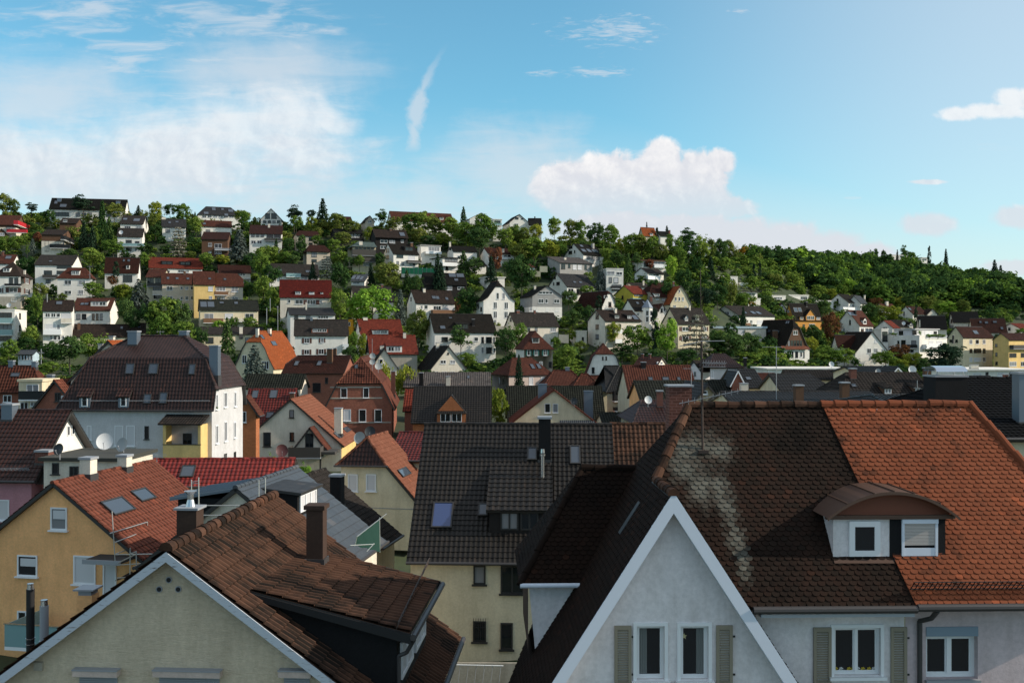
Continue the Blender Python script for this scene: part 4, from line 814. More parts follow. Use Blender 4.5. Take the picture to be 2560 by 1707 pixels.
# right
h('T4', 'ochre house with tall centre dormer', 'above the dark swept gable', 240, 490, 888, 975, 728, sx=150, yaw=28, wall='ochre', roof='blackbrown', dwall=wallmat('ochre'), dor='350 838 432 885 g 2 n blackbrown 2.2;292 850 325 882 s 1;440 852 482 884 s 1', win='318 920 338 957 d;375 915 430 950 3;L 180 790 196 810;213 845 226 867 d', sky='235 768 270 808;275 768 306 806', chi='345 368 712 760 k')
h('T4', 'white gable with red roof', 'peeping out left of the ochre house', 76, 180, 792, 830, 725, ridge='y', d=9, roof='redbrown', win='118 760 128 772 d', yaw=4)
h('T4', 'white house with dark roof and blue solar wing', 'under the forest edge', 740, 905, 722, 805, 645, sx=552, yaw=38, roof='blackbrown', win='745 738 885 772 4;L 630 685 648 728 d', bal='690 765 860 800 w 1.6')
h('T4', 'row house with blue solar roof', 'right of the white dark-roofed house', 850, 905, 730, 812, 658, yaw=38, d=9, roof='zinc', sx=730, chi='885 897 652 690 w', win='860 748 900 772 2')
H_ = h('T4', 'dark swept-gable house with copper half-hip', 'above the white flat roof', 135, 380, 1140, 1305, 875, ridge='y', prof='flare', hl=[(.70, 0), (1, 1.7)], yaw=24, d=15, wall='white', roof='blackbrown', gcol='brown', capc='salmon', win='230 978 272 1015 2;178 1068 316 1120 *5 d;175 1168 236 1222 *3 d;250 1170 276 1226 d;295 1172 313 1220;322 1172 336 1226 d', sky='165 890 180 915;183 890 198 915;80 980 102 1005;0 970 22 992', chi='55 95 975 1080 d')
belt(H_, 'T4', 135, 385, 1118, 1150, 'salmon')
h('T4', 'white house with little gable dormer', 'left of the red-roofed white gable', 840, 965, 938, 1015, 790, sx=628, yaw=44, roof='redbrown', win='850 952 960 985 *3 c;L 745 880 761 925 d;690 955 706 985 c', dor='875 880 905 920 g 1', sky='738 808 768 838;770 810 805 840', chi='798 818 790 838 k')
h('T4', 'white flat villa with red parapet', 'at the foot of the forest', 190, 372, 655, 725, 648, ridge='flat', oh=.15, yaw=22, win='300 665 360 695 3')
h('T4', 'low white flat house', 'left of the red-parapet villa', 25, 162, 660, 718, 655, ridge='flat', oh=.1, yaw=20, win='60 672 130 690 3')
h('T4', 'long white terrace wall house', 'behind the ochre house', 335, 600, 705, 745, 700, ridge='flat', oh=.1, d=6, win='480 712 580 730 4')
h('T4', 'white house with red tiles and stub chimney', 'among bushes below the forest', 1052, 1166, 775, 805, 730, sx=990, yaw=26, roof='redbrown', chi='1085 1110 710 752 w', win='1075 782 1100 800;1120 782 1150 798 2')
h('T4', 'white house with plum red roof', 'left of the dark cypress below the forest', 1330, 1456, 830, 870, 755, sx=1200, yaw=36, roof='maroon', win='1345 838 1380 855 2;L 1240 805 1256 840 d', sky='1290 770 1310 790')
h('T4', 'small cream gable', 'right of the cypress below the forest', 1465, 1552, 822, 848, 777, ridge='y', d=9, wall='offwhite', roof='brown', yaw=14)
h('T4', 'white gabled house with black-brown roof', 'left of the white modern block', 802, 1108, 1175, 1310, 985, ridge='y', yaw=17, d=13, roof='blackbrown', win='910 1142 945 1187 2;972 1142 1006 1182 2;1040 1145 1072 1177 2;978 1062 1002 1090 b')
h('T4', 'side wing with faded red roof', 'left wing of the black-brown gabled house', 640, 815, 1140, 1265, 1015, sx=600, yaw=17, d=10, roof='maroon', win='705 1155 736 1190 2d', chi='862 880 965 1040 d')
h('T4', 'white gable with red roof and dish', 'behind the white modern block', 1145, 1205, 955, 1015, 885, sx=985, yaw=44, roof='red', win='L 1055 945 1062 960 d;1068 945 1075 960 d;1082 945 1089 960 d')
h('T4', 'dark roof with cream dormer', 'between the red-roofed gable and the long black roof', 1198, 1332, 942, 965, 878, wall='offwhite', roof='blackbrown', dor='1300 920 1330 945 g 1')
H_ = h('T4', 'white modern block with diagonal shadow', 'in front of the long black roof', 1390, 1645, 1030, 1205, 1015, name='apartment_building', ridge='flat', oh=.02, par=.35, sx=1105, yaw=40, win='1475 1072 1516 1102 b;1545 1072 1596 1102 b;1475 1155 1516 1182 b;1560 1158 1600 1182 b;L 1188 1070 1206 1100 d;1222 1065 1264 1132 d2;1315 1068 1360 1132 d1;1240 1150 1340 1180 3', bal='1455 1104 1648 1142 w 1.5;1455 1018 1645 1045 s .25;1250 1108 1362 1138 b .7 L')
h('T4', 'set-back penthouse with green shrubs', 'on top of the white modern block', 1345, 1560, 965, 1026, 955, name='penthouse', cat='penthouse', ridge='flat', oh=.5, par=.25, sx=1150, yaw=40, D=H_.D+3, down=1, wall='cool', win='1440 980 1500 1008 b;1520 985 1550 1008 d;L 1200 980 1242 1020 d;1325 975 1365 1015 d2')
h('T4', 'glazed stair tower', 'left end of the white modern block', 1042, 1104, 968, 1100, 960, name='stair_tower', cat='tower', ridge='flat', oh=.15, yaw=20, d=4, D=H_.D+6, win='1048 985 1098 1080 2d')
h('T4', 'house with long black roof and lit right gable', 'behind the white modern block', 1395, 1640, 968, 1005, 840, sx=1718, yaw=-14, roof='ink', wall='offwhite', win='R 1678 872 1690 908 w;1668 930 1702 952 d', chi='1388 1398 880 950 w')
h('T4', 'house with tall blue-black roof', 'highest of the dark roofs at right', 1702, 1938, 905, 940, 803, sx=1985, yaw=-14, roof='ink', wall='offwhite', win='R 1950 850 1962 875 d')
h('T4', 'house with broad maroon-black roof', 'behind the yellow apartment blocks', 1882, 2192, 1000, 1025, 865, sx=2262, yaw=-14, roof='maroon', wall='offwhite', win='R 2205 950 2225 978 d2', sky='1940 890 1960 910;1990 895 2020 915;2065 890 2100 908;2135 945 2160 968')
h('T4', 'cream apartment block with diagonal shadow', 'left of the golden yellow block', 1790, 2062, 1045, 1320, 940, name='apartment_building', sx=1655, yaw=34, wall='cream', roof='maroon', hr=.3, win='1848 1060 1876 1102 1;1905 1060 1936 1102 1;1970 1060 1996 1100 1;1850 1145 1876 1182 d;1888 1142 1956 1182 3d;1972 1142 1996 1184 d;1850 1222 1876 1264 b;1888 1225 1956 1262 b;1972 1222 1996 1264;L 1665 1060 1690 1086 d;1720 1060 1742 1086 d', sky='1885 978 1925 1010', chi='1700 1712 1020 1060 k')
h('T4', 'golden yellow apartment block', 'at the right edge of the photo', 2210, 2430, 1065, 1325, 1000, name='apartment_building', sx=2070, yaw=34, wall='yellow', roof='maroon', win='2215 1185 2280 1222 3d;2320 1182 2352 1222 d;2215 1262 2280 1306 3;2320 1262 2352 1306;L 2085 1100 2106 1127 d;2088 1180 2106 1212 d;2088 1262 2109 1292 d', bal='2255 1110 2420 1145 d')
h('T4', 'white house with red roof', 'at right edge above the golden block', 2318, 2420, 962, 1015, 910, roof='red', win='2340 975 2370 1000')
h('T4', 'pale flat villa', 'on the wooded skyline under a dark round tree', 1125, 1290, 285, 325, 280, ridge='flat', oh=.2, D=640, win='1210 292 1270 312 3')
h('T4', 'small white lookout house', 'on the wooded skyline beside the slim poplar', 1405, 1468, 310, 350, 305, ridge='flat', oh=.3, D=640, win='1415 318 1455 335 2')
h('T4', 'small peach house', 'at the foot of the wood right of the white bungalow', 140, 196, 588, 625, 555, wall='cream', roof='brown', win='155 598 180 612 2')
# ------------------------------------------------------------------ the town in the valley
h('B5', 'long white flat-roofed hall', 'beyond the dark roofs below the swept gable', 0, 757, 600, 660, 590, name='hall', cat='building', ridge='flat', oh=.4, D=214, d=12, yaw=2, win='300 612 420 640 3')
h('T4', 'white flat-roofed building with ribbon of windows', 'below the cream apartment block', 1838, 2440, 1345, 1530, 1330, name='building', cat='building', ridge='flat', oh=.6, D=205, d=16, yaw=3, win='1880 1365 1962 1427 3b;1998 1358 2022 1402 d;2105 1360 2167 1397 b;2215 1362 2272 1397 2d;1850 1440 1890 1470', chi='1865 1935 1288 1330 w')
h('B4', 'small brown-roofed house with two brick chimneys', 'left of the spiky mast', 690, 885, 562, 590, 487, sx=970, yaw=-18, D=185, wall='offwhite', roof='maroon', chi='745 765 455 505 b;812 832 455 505 b', win='R 890 530 905 555;920 530 940 555')
h('B4', 'pale pink gabled house', 'behind the mast right of the red roof', 1290, 1375, 622, 710, 517, sx=1175, yaw=36, D=172, wall='lav', roof='greybrown', win='L 1230 622 1248 658 d')
h('B4', 'bluish white house with brown hip roof', 'right of the pale pink gable', 1378, 1662, 582, 710, 457, hl=0, hr=0, yaw=2, D=165, wall='cool', roof='maroon', win='1388 612 1412 682 2b', chi='1690 1715 490 580 k')
h('B4', 'low house with short red roof', 'right of the dark roof with a red gablet', 1855, 2045, 712, 725, 635, yaw=4, D=155, wall='brick', roof='redbrown')
h('B4', 'house with dark roof and rooflights', 'below the bluish white hipped house', 1645, 1870, 772, 795, 598, yaw=6, D=142, wall='pale', roof='dark', sky='1705 670 1755 700')
h('B4', 'tiny red gablet with white verge', 'left end of the dark rooflight house', 1582, 1668, 700, 730, 605, ridge='y', yaw=4, D=138, d=4, wall='brick', roof='dark', trim=FR_W)
h('B4', 'black hip-roofed house', 'left of the red pantiled house', 432, 650, 810, 960, 565, hl=0, hr=0, yaw=10, D=168, wall='pale', roof='dark', bal='500 800 600 890 b;505 960 600 980 b')
h('B4', 'house with red pantiled roof and rooflights', 'left of the brick chimney stack', 645, 1255, 858, 1010, 563, yaw=6, D=152, wall='pale', roof='redbrown', chi='750 790 530 595 k', sky='810 672 852 702;940 672 1000 702;1075 672 1106 702')
h('B4', 'house with mossy dark roof', 'in front of the red pantiled roof', 752, 1215, 898, 1010, 703, yaw=4, D=134, wall='ora', roof='green')
h('B4', 'house with long mossy dark roof', 'right of the timber-clad gable', 1320, 1765, 905, 960, 698, yaw=4, D=136, wall='pale', roof='green', chi='1665 1730 725 960 w')
h('B4', 'timber-clad gable with triangular window', 'behind the near tiled ridge', 1190, 1515, 935, 990, 735, ridge='y', yaw=6, D=118, d=9, wall='woodgable', roof='blackbrown', win='1298 795 1352 828 1')
h('B4', 'dark maroon hipped roof with orange chimney', 'left of the big brick chimney', 690, 1040, 1098, 1160, 885, yaw=2, D=92, hl=0, wall='offwhite', roof='maroon', chi='893 945 792 950 b')
h('B5', 'dark hip-roofed house', 'behind the row with two brown chimneys', 130, 600, 805, 830, 642, yaw=3, D=122, hr=0, wall='cream', roof='blackbrown')
h('B5', 'low dark roof with cream gable', 'behind the dark hip roof', 190, 645, 690, 705, 605, sx=690, yaw=-8, D=150, wall='cream', roof='greybrown', win='R 650 665 662 690 d')
h('B5', 'dark roof with two white gablets', 'beyond the big house with two round-top dormers', 830, 1150, 640, 660, 572, yaw=4, D=140, wall='pale', roof='dark')
h('B5', 'white gablet', 'right end of the dark roof before the round trees', 1138, 1222, 632, 650, 578, ridge='y', yaw=4, D=136, d=4, wall='cream', roof='dark', trim=FR_W)
h('B5', 'big house with speckled tiles and two round-top dormers', 'behind the near orange ridge', 700, 1560, 908, 940, 630, yaw=3, D=106, hl=0, d=11, wall='pale', roof='greybrown', dwall=wallmat('brown'), dor='1062 768 1140 832 s 1;1345 765 1425 824 s 1', chi='760 815 588 695 b;1443 1497 582 740 d', sky='762 735 810 766')
h('B5', 'long dark-tiled row with two brown chimneys', 'right behind the near ridge', -280, 1098, 955, 980, 803, yaw=2, D=82, d=9, wall='pale', roof='blackbrown', chi='255 330 740 905 d;680 750 715 900 d')
h('B5', 'dark roof with white rooflight strip', 'left of the black box chimney', 1170, 1560, 960, 980, 835, yaw=2, D=66, hl=0, wall='pale', roof='dark', sky='1190 900 1250 935;1290 905 1350 935')
h('B5', 'small dark-roofed house', 'below the white ribbon-window building', 1905, 2195, 765, 790, 660, yaw=3, D=120, wall='offwhite', roof='dark', chi='2172 2210 640 680 b')
h('B5', 'house with big black-tiled roof', 'at the right edge behind the orange hip', 1875, 3000, 1240, 1400, 682, yaw=2, D=46, hl=[(0, 0), (1, 3.6)], d=15, wall='pale', roof='ink', chi='2305 2430 622 1105 z', tw=.26, th=.34)
h('B3', 'pale pink house with hipped brown roof', 'behind the dark slim cypress', 1000, 1402, 655, 890, 495, sx=846, yaw=24, D=206, hl=0, hr=0, wall='pinkish', roof='redbrown', win='1185 672 1222 742 b;1293 670 1330 727 b;L 905 668 921 735 d;942 668 956 735 d;905 790 921 838 d;945 795 959 838 d', sky='1200 552 1232 596;1258 550 1290 594')
h('B3', 'low hip-roofed house with brick-red tiles', 'in front of the blue-white gambrel', 1330, 1700, 752, 800, 608, yaw=4, D=198, hl=0, hr=0, wall='cool', roof='redbrown', chi='1518 1556 578 615 z')
h('B3', 'white house with steep brick-red hip', 'right behind the mossy green roof', 1500, 1968, 908, 1000, 640, yaw=6, D=184, hl=0, hr=0, wall='white', roof='redbrown', win='1862 938 1906 992 2')
h('B3', 'house with long weathered brown roof', 'behind the dark roof with a brick dormer', 45, 822, 765, 800, 628, yaw=2, D=176, geo=True, wall='stucco', roof='greywhite', chi='175 212 628 757 k;422 460 660 757 w', sky='615 658 641 686')
h('B3', 'house with mossy green-black roof', 'behind the cream gable with red verges', 1000, 1875, 1095, 1120, 752, yaw=2, D=163, d=11, wall='obrick', roof='green')
h('B3', 'low dark slate roof', 'right of the cream gable with red verges', 1878, 2155, 1112, 1140, 995, yaw=2, D=138, wall='pale', roof='green')
H_ = h('B3', 'cream gable with red verges', 'behind the dark pantiled house', 1035, 1788, 1078, 1140, 785, ridge='y', yaw=1, D=150, d=11, wall='cream', roof='redbrown', trim=roofmat('redbrown', False), win='1328 912 1380 998 1;1402 912 1452 998 1')
for (x0, x1, yt, yb, px_) in ((1270, 1348, 738, 840, .36), (1690, 1772, 802, 1075, .93)):
    a = H_.hit('B3', x0, yt, (0, 4, 0), (0, 1, 0)); b = H_.hit('B3', x1, yt, (0, 4, 0), (0, 1, 0)); c = H_.hit('B3', x1, yb+60, (0, 4, 0), (0, 1, 0))
    m = MB(); m.box(a.x, 4, c.z-1, b.x, 4+.9, a.z); m.box(a.x-.08, 3.92, a.z+.003, b.x+.08, 4.98, a.z+.1); m.build('chimney', [ZINC], H_.root)
belt(H_, 'B3', 1468, 1790, 1066, 1090, 'zinc')
H_ = h('B3', 'house with black-brown roof and brick dormer', 'left of the willow-green shrub', 118, 822, 1095, 1200, 755, yaw=1, D=142, d=11, wall='obrick', roof='blackbrown')
H_.dormer('B3', 340, 992, 598, 1098, 'h', 2, wallmat('obrick'), 'blackbrown', rise=2.3, frac=.8, geo=True)
h('B3', 'narrow red roof', 'left edge of the black-brown roof with brick dormer', 42, 150, 985, 1005, 785, yaw=1, D=150, wall='brick', roof='red')
H_ = h('B2', 'brick villa with flared gable roof', 'in the middle of the town', 1085, 1690, 850, 1120, 418, ridge='y', prof='brickv', hl=[(.45, 0), (1, 3.4)], sx=1772, yaw=5, D=150, wall='brick', roof='redbrown', capc='salmon', win='1217 697 1278 787 1;1422 695 1480 787 1;1243 892 1312 1000 1b;1385 892 1452 1008 1;1528 892 1595 1008 1', sky='1345 485 1379 520', chi='1680 1718 540 765 b')
m = MB()
for (x0, x1, y) in ((1120, 1600, 790), (1080, 1680, 1015), (1120, 1590, 690)):
    a = H_.hit('B2', x0, y, (0, 0, 0), (0, 1, 0)); b = H_.hit('B2', x1, y, (0, 0, 0), (0, 1, 0)); m.box(a.x, -.05, a.z-.1, b.x, -.003, a.z+.1)
m.build('stone_band', [wallmat('stucco')], H_.root)
h('B2', 'house with black tiled roof and white end gable', 'behind the red roof with sky windows', 335, 850, 702, 830, 570, sx=915, yaw=-2, D=152, wall='offwhite', roof='green')
h('B2', 'red roof with two sky-blue roof windows', 'right of the white-walled mansard house', 322, 745, 1065, 1120, 705, yaw=2, D=130, d=9, wall='obrick', roof='wine', sky='405 722 463 792;568 718 638 792;535 920 602 976', chi='750 790 738 820 d')
h('B2', 'orange brick gable', 'wedged between mansard and red roof', 255, 440, 905, 1090, 772, ridge='y', yaw=0, D=114, d=1.6, wall='obrick', roof='redbrown', win='318 912 352 1012 1')
H_ = h('B2', 'white gabled house with salmon roof', 'in front of the brick villa', 300, 1222, 1205, 1420, 800, ridge='y', yaw=0, D=124, d=11.5, wall='offwhite', roof='salmon', win='747 897 789 970 d1;508 1103 577 1235 d1;750 1103 790 1182 d1', sky='1145 1085 1245 1165;1232 1050 1312 1110', chi='1158 1225 880 1125 w')
m = MB(); m.box(H_.w+.002, .1, 0, H_.w+.06, H_.d-.1, H_.ze-.2); m.build('side_wall', [wallmat('yellow')], H_.root)
H_ = h('B2', 'little gabled porch with dark plank balcony', 'on the front of the salmon-roofed gable', 800, 1070, 1235, 1262, 1062, name='porch', cat='porch', ridge='y', yaw=0, D=121.4, d=2.6, down=.05, wall='offwhite', roof='redbrown', win='893 1112 968 1240 d2', bal='735 1242 1030 1335 d 2.4', capl=False)
m = MB()
for x in (.2, 3.2): m.box(x, -1.2, -6, x+.2, -1.0, -.1)
m.box(-.4, -1.9, -.35, H_.w+1.6, 2, -.02); m.build('deck', [WOOD], H_.root)
h('B1', 'red-roofed house with brick ground floor', 'at the left edge behind the pink house', -260, 400, 668, 840, 420, sx=515, yaw=-2, D=125, hr=0, wall='brick', roof='redbrown', win='30 688 108 754 2', chi='75 118 370 440 z;288 328 378 440 z;428 478 500 610 z', sky='100 485 185 522')
h('B1', 'pale yellow bay with iron balcony', 'on the front of the red-roofed brick house', 172, 385, 565, 840, 555, name='bay', cat='bay', ridge='flat', yaw=-2, D=121.5, d=4, oh=.15, wall='cream', win='245 590 357 662 2;185 750 262 827 2;278 750 346 792 2', bal='168 655 385 730 b .9')
h('B1', 'small dark brick gable', 'left of the mansard house', 300, 722, 820, 860, 552, ridge='y', yaw=-10, D=111, d=6, wall='brick', roof='brickred', win='505 665 558 747 d2')
h('B1', 'cream house with two pale chimneys', 'peeping out behind the mansard roof', 650, 1350, 545, 640, 190, ridge='y', yaw=-4, D=112, d=9, wall='offwhite', roof='orange', chi='898 942 215 330 w;1000 1040 145 240 w')
HM = h('B1', 'white-walled house with big plum mansard roof', 'in the left middle ground', 560, 1945, 828, 1290, 143, name='mansard_house', yaw=-3, D=89, sx=2228, prof='mans1', hl=[(0, 0), (.62, 2.4), (1, 5.2)], hr=[(.10, 0), (.62, 1.3), (1, 4.5)], wall='cool', roof='plum', tw=.3, th=.36,
       win='1052 968 1132 1157 b;1160 968 1238 1157 b;1328 972 1366 1092 d1;800 968 838 1100 b;R 1978 680 1998 822 c1;2055 660 2081 802 c1;2148 657 2166 797 c1;1978 965 2000 1132 c1;2057 930 2081 1112 c1;2145 935 2163 1082 c1;2055 1225 2079 1268 d;2145 1208 2163 1268 d', sky='1155 400 1235 497;1365 400 1455 497;1735 405 1796 502;1320 680 1392 767;1465 665 1538 767', chi='1170 1255 98 235 z;1640 1712 96 150 z;1920 2000 230 520 z')
for x0, x1 in ((728, 825), (1085, 1180)): HM.dormer('B1', x0, 690, x1, 812, 's', 1, ZINC, 'plum', frac=.62, geo=True, sh=.9)
def snow_rail(H, p0, p1, n, hgt=.22, k=10, name='snow_guard', mat=None):
    m = MB(); p0 = Vector(p0); p1 = Vector(p1); n = Vector(n)
    for q in (.15, .55, 1.0): m.tube(p0+n*hgt*q, p1+n*hgt*q, .012, 5)
    for i in range(k+1): a = p0+(p1-p0)*i/k; m.tube(a, a+n*hgt*1.05, .011, 5)
    return m.build(name, [mat or RUST], H.root)
q = HM.polys[0]
for y, x0, x1 in ((745, 560, 1930),):
    a = HM.hit('B1', x0, y, q['p'][0], q['n']); b = HM.hit('B1', x1, y, q['p'][0], q['n']); snow_rail(HM, a, b, q['n'], .3, 24, mat=GREYP)
a = HM.hit('B1', 1495, 960, (0, -1.7, 0), (0, 1, 0)); b = HM.hit('B1', 1842, 960, (0, -1.7, 0), (0, 1, 0)); zo = HM.hit('B1', 1600, 1145, (0, -1.7, 0), (0, 1, 0)).z
m = MB(); m.box(a.x, -1.7, 0, b.x, -1.6, zo); m.box(a.x, -1.6, 0, a.x+.1, -.003, a.z); m.box(b.x-.1, -1.6, 0, b.x, -.003, a.z)
m.box(a.x, -1.7, zo+.003, a.x+.25, -1.6, a.z); m.box(b.x-.25, -1.7, zo+.003, b.x, -1.6, a.z); m.box(a.x+.1, -1.6, zo-1.0, b.x-.1, -.003, zo-.9)
m.box(a.x-.02, -1.74, zo+.004, b.x+.02, -1.6, zo+.07, 1); o = m.build('loggia', [wallmat('yellow'), FR_D], HM.root)
m = MB(); p = [Vector((a.x-.35, -2.0, a.z+.06)), Vector((b.x+.2, -2.0, a.z+.06)), Vector((b.x+.2, -.02, a.z+.75)), Vector((a.x-.35, -.02, a.z+.75))]
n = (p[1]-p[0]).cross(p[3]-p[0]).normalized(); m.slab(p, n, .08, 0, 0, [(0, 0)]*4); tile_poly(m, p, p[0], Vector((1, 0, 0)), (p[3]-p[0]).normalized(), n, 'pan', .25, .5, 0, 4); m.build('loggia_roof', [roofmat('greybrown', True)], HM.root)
HM.window('B1', 1680, 1038, 1760, 1140, 'F', 'd2')
h('L2', 'house with crimson glazed tiles', 'left of the slate roof with a black dormer', -60, 850, 262, 330, 70, sx=905, yaw=3, D=68, d=9, wall='offwhite', roof='crimson', sky='140 120 233 197', tw=.3, th=.36)
HK = h('B1', 'pink house with dark red roof', 'and white end gable at left edge', -420, 288, 1475, 1950, 826, sx=862, yaw=-5, D=62.5, wall='pink', gcol='white', roof='maroon', win='-40 1649 82 1836 b;R 613 970 637 1062 n1;655 962 681 1052 n1', chi='8 112 768 930 z;320 445 1195 1330 b', vo=.5, tw=.27, th=.36)
q = HK.polys[0]; snow_rail(HK, HK.hit('B1', -60, 1380, q['p'][0], q['n']), HK.hit('B1', 275, 1380, q['p'][0], q['n']), q['n'], .25, 6, mat=GREYP)
HA = h('B1', 'pale annex with mossy flat roof', 'between the pink house and the orange house', 402, 1080, 1290, 1640, 1280, name='annex', cat='annex', ridge='flat', yaw=-4, D=61.5, d=5, oh=.25, par=.22, wall='offwhite', flatc=flatmat('mossy_felt', (.045, .045, .038, 1), .95), win='480 1310 542 1412 d1;640 1340 722 1446 d2')
HO = h('L1', 'orange-yellow house with brick-red roof', 'in the left foreground behind the cream gable', -180, 945, 672, 1800, 228, ridge='y', yaw=-10.8, D=48.9, d=8.6, wall='ora', roof='brickred', tw=.3, th=.36, win='340 395 450 546 1;118 713 252 854 1;493 717 642 907 b;118 1085 182 1165 1;690 770 780 1000 b', sky='690 335 878 450;888 272 1018 362', chi='528 606 62 190 w;780 848 45 140 w', bal='30 1190 500 1338 g 2.6', vo=.25)
for (x0, x1, y0, y1) in ((356, 436, 414, 474), (138, 240, 734, 790)):
    a = HO.hit('L1', x0, y0, (0, -.04, 0), (0, 1, 0)); b = HO.hit('L1', x1, y1, (0, -.04, 0), (0, 1, 0)); m = MB(); m.box(a.x, -.065, b.z, b.x, -.02, a.z); m.build('roller_blind', [BLIND], HO.root)
a = HO.hit('L1', 552, 765, (0, -1.4, 0), (0, 1, 0)); b = HO.hit('L1', 800, 765, (0, -1.4, 0), (0, 1, 0))
m = MB(); m.box(a.x, -1.4, a.z, b.x, -.003, a.z+.12); m.box(a.x-.02, -1.43, a.z-.05, b.x+.02, -1.36, a.z+.16, 1); m.build('canopy', [flatmat('roofing_felt', (.04, .035, .033, 1), .9), GREYP], HO.root)
HS_ = h('L2', 'half-renovated house with blue slate roof', 'behind the near chimney, wrapped in scaffolding', -84, 1144, 741, 1500, 262, ridge='y', yaw=-8.7, D=42.6, d=6.6, wall='offwhite', roof='zinc', style='slate', tw=.6, th=.42, vo=.25)
HS_.dormer('L2', 918, 272, 1052, 432, 's', 1, wallmat('black'), 'zinc', frac=.9, opt='b', sh=.1)
a = HS_.hit('L2', 120, 330, (0, 1.4, 0), (0, 1, 0)); b = HS_.hit('L2', 470, 330, (0, 1.4, 0), (0, 1, 0)); c = HS_.hit('L2', 120, 560, (0, 1.4, 0), (0, 1, 0))
m = MB(); m.box(a.x, 1.4, c.z-1, b.x+.4, 4.6, a.z); m.build('dormer', [wallmat('black')], HS_.root)
m = MB(); p = [Vector((a.x-.3, 1.2, a.z)), Vector((b.x+.9, 1.2, a.z+.6)), Vector((b.x+.9, 4.8, a.z+.6)), Vector((a.x-.3, 4.8, a.z))]; n = (p[1]-p[0]).cross(p[3]-p[0]).normalized(); m.slab(p, n, .12)
for i in range(9): t = i/8; m.box(0, 0, 0, 1, 1, 1, 0, Matrix.Translation(p[0].lerp(p[3], t)+n*.01) @ Matrix(((p[1]-p[0]).to_tuple()+(0,), (0, .03, 0, 0), tuple(n*.04)+(0,), (0, 0, 0, 1))).transposed())
m.build('dormer_roof', [ZINC], HS_.root)
h('L2', 'house with fine brown-tiled roof', 'between the slate roof and the cream house', 461, 1439, 587, 1300, 195, ridge='y', yaw=-10.3, D=56.5, sx=1565, wall='pale', roof='greybrown', chi='1133 1208 178 400 k', tw=.26, th=.34, vo=.2)
h('B2', 'cream side wing with maroon roof', 'right of the pink half-hipped roof', 1690, 2040, 1364, 1700, 1103, yaw=-6, D=77, d=8, wall='cream', roof='wine', tw=.28, th=.36)
# cream house with a half-hip
HC = House('house', 'cream house with half-hipped salmon roof left of the dark tiles', 'house', (0, 0, 0), R(-11), 'cream half-hipped house')
w0 = at(*S('B2', 1170, 1405), 73); HC.O = Vector((w0.x, w0.y, 2.9)); HC.root.location = HC.O; HC.w = 6
def build_cream():
    H = HC; A = H.hit('B2', 1172, 1405, (0, -.3, 0), (0, 1, 0)); Bk = H.hit('B2', 1640, 1410, (0, -.3, 0), (0, 1, 0)); C = H.hit('L2', 1732, 376, (0, -.3, 0), (0, 1, 0))
    n = (C-Bk).cross(Vector((0, 1, 0))).normalized(); n = n if n.z > 0 else -n
    R0 = H.hit('B2', 1465, 1148, Bk, n); L_ = 4.6
    H.poly([Bk, C, C+Vector((0, R0.y+L_-C.y, 0)), R0+Vector((0, L_, 0)), R0], C); H.poly([A, Bk, R0])
    Ab = A+Vector((0, R0.y+L_-A.y, 0)); H.poly([A, R0, R0+Vector((0, L_, 0)), Ab])
    H.roof('salmon', FR_D, 'pan', True, .28, .36, lines=[(A, R0), (Bk, R0), (R0, R0+Vector((0, L_, 0)))], capc='salmon', polys=[H.polys[0], H.polys[2]]); H.roof('maroon', FR_D, 'pan', True, .28, .36, polys=[H.polys[1]], name='half_hip')
    m = MB(); y = 0
    m.face([(A.x+.3, y, 0), (C.x-.3, y, 0), (C.x-.3, y, C.z-.1), (Bk.x-.05, y, Bk.z-.1), (A.x+.3, y, A.z-.1)]); m.face([(C.x-.3, 0, 0), (C.x-.3, 8, 0), (C.x-.3, 8, C.z-.1), (C.x-.3, 0, C.z-.1)]); m.face([(A.x+.3, 0, 0), (A.x+.3, 0, A.z-.1), (A.x+.3, 8, A.z-.1), (A.x+.3, 8, 0)])
    m.build('wall', [wallmat('cream')], H.root); m = MB(); m.tube((A.x-.1, -.42, A.z-.04), (Bk.x+.1, -.42, Bk.z-.04), .07, 8); m.build('gutter', [GUTT], H.root)
    m = MB(); a = H.hit('L2', 1420, 398, (0, 0, 0), (0, 1, 0)); m.box(A.x+.3, -.03, a.z-.02, C.x-.3, -.003, a.z+.02); m.build('cornice', [GREYP], H.root)
    H.window('L2', 1255, 173, 1321, 287, 'F', 'b'); H.window('L2', 1376, 173, 1443, 287, 'F', 'b'); H.skylight('L2', 1590, 130, 1665, 195)
    HS.append((1000, 1200, 73, 'cream half-hipped house', 840, 1045, 1085, 1400))
build_cream()
# dark pantiled house in the centre
HD = h('C1', 'cream-walled house with big dark pantiled roof', 'in the centre foreground', 62, 1272, 862, 2000, 47, yaw=-2.5, D=48.2, d=12.6, wall='pale', roof='blackbrown', tw=.24, th=.32, vo=.15,
       win='432 877 503 987 d1;592 877 727 1042 d2;432 1205 503 1322 d1;592 1210 662 1372 d1', sky='748 188 806 263;998 178 1061 286;460 516 516 590', chi='815 886 4 270 k 0.6')
HD.skylight('C1', 190, 510, 311, 660, G_DEEP)
HD.dormer('C1', 525, 545, 880, 692, 's', 2, wallmat('darkwood'), 'blackbrown', frac=.66, opt='d', geo=True, sh=.52)
q = HD.polys[0]; c, _ = HD.rayroof('C1', 838, 405); m = MB(); m.tube(c, c+Vector((0, 0, 1.5)), .09, 10); m.tube(c+Vector((0, 0, 1.5)), c+Vector((0, 0, 1.6)), .14, 10); m.tube(c+Vector((0, 0, 1.65)), c+Vector((0, 0, 1.85)), .12, 10, .1); m.build('flue_pipe', [STEEL], HD.root)
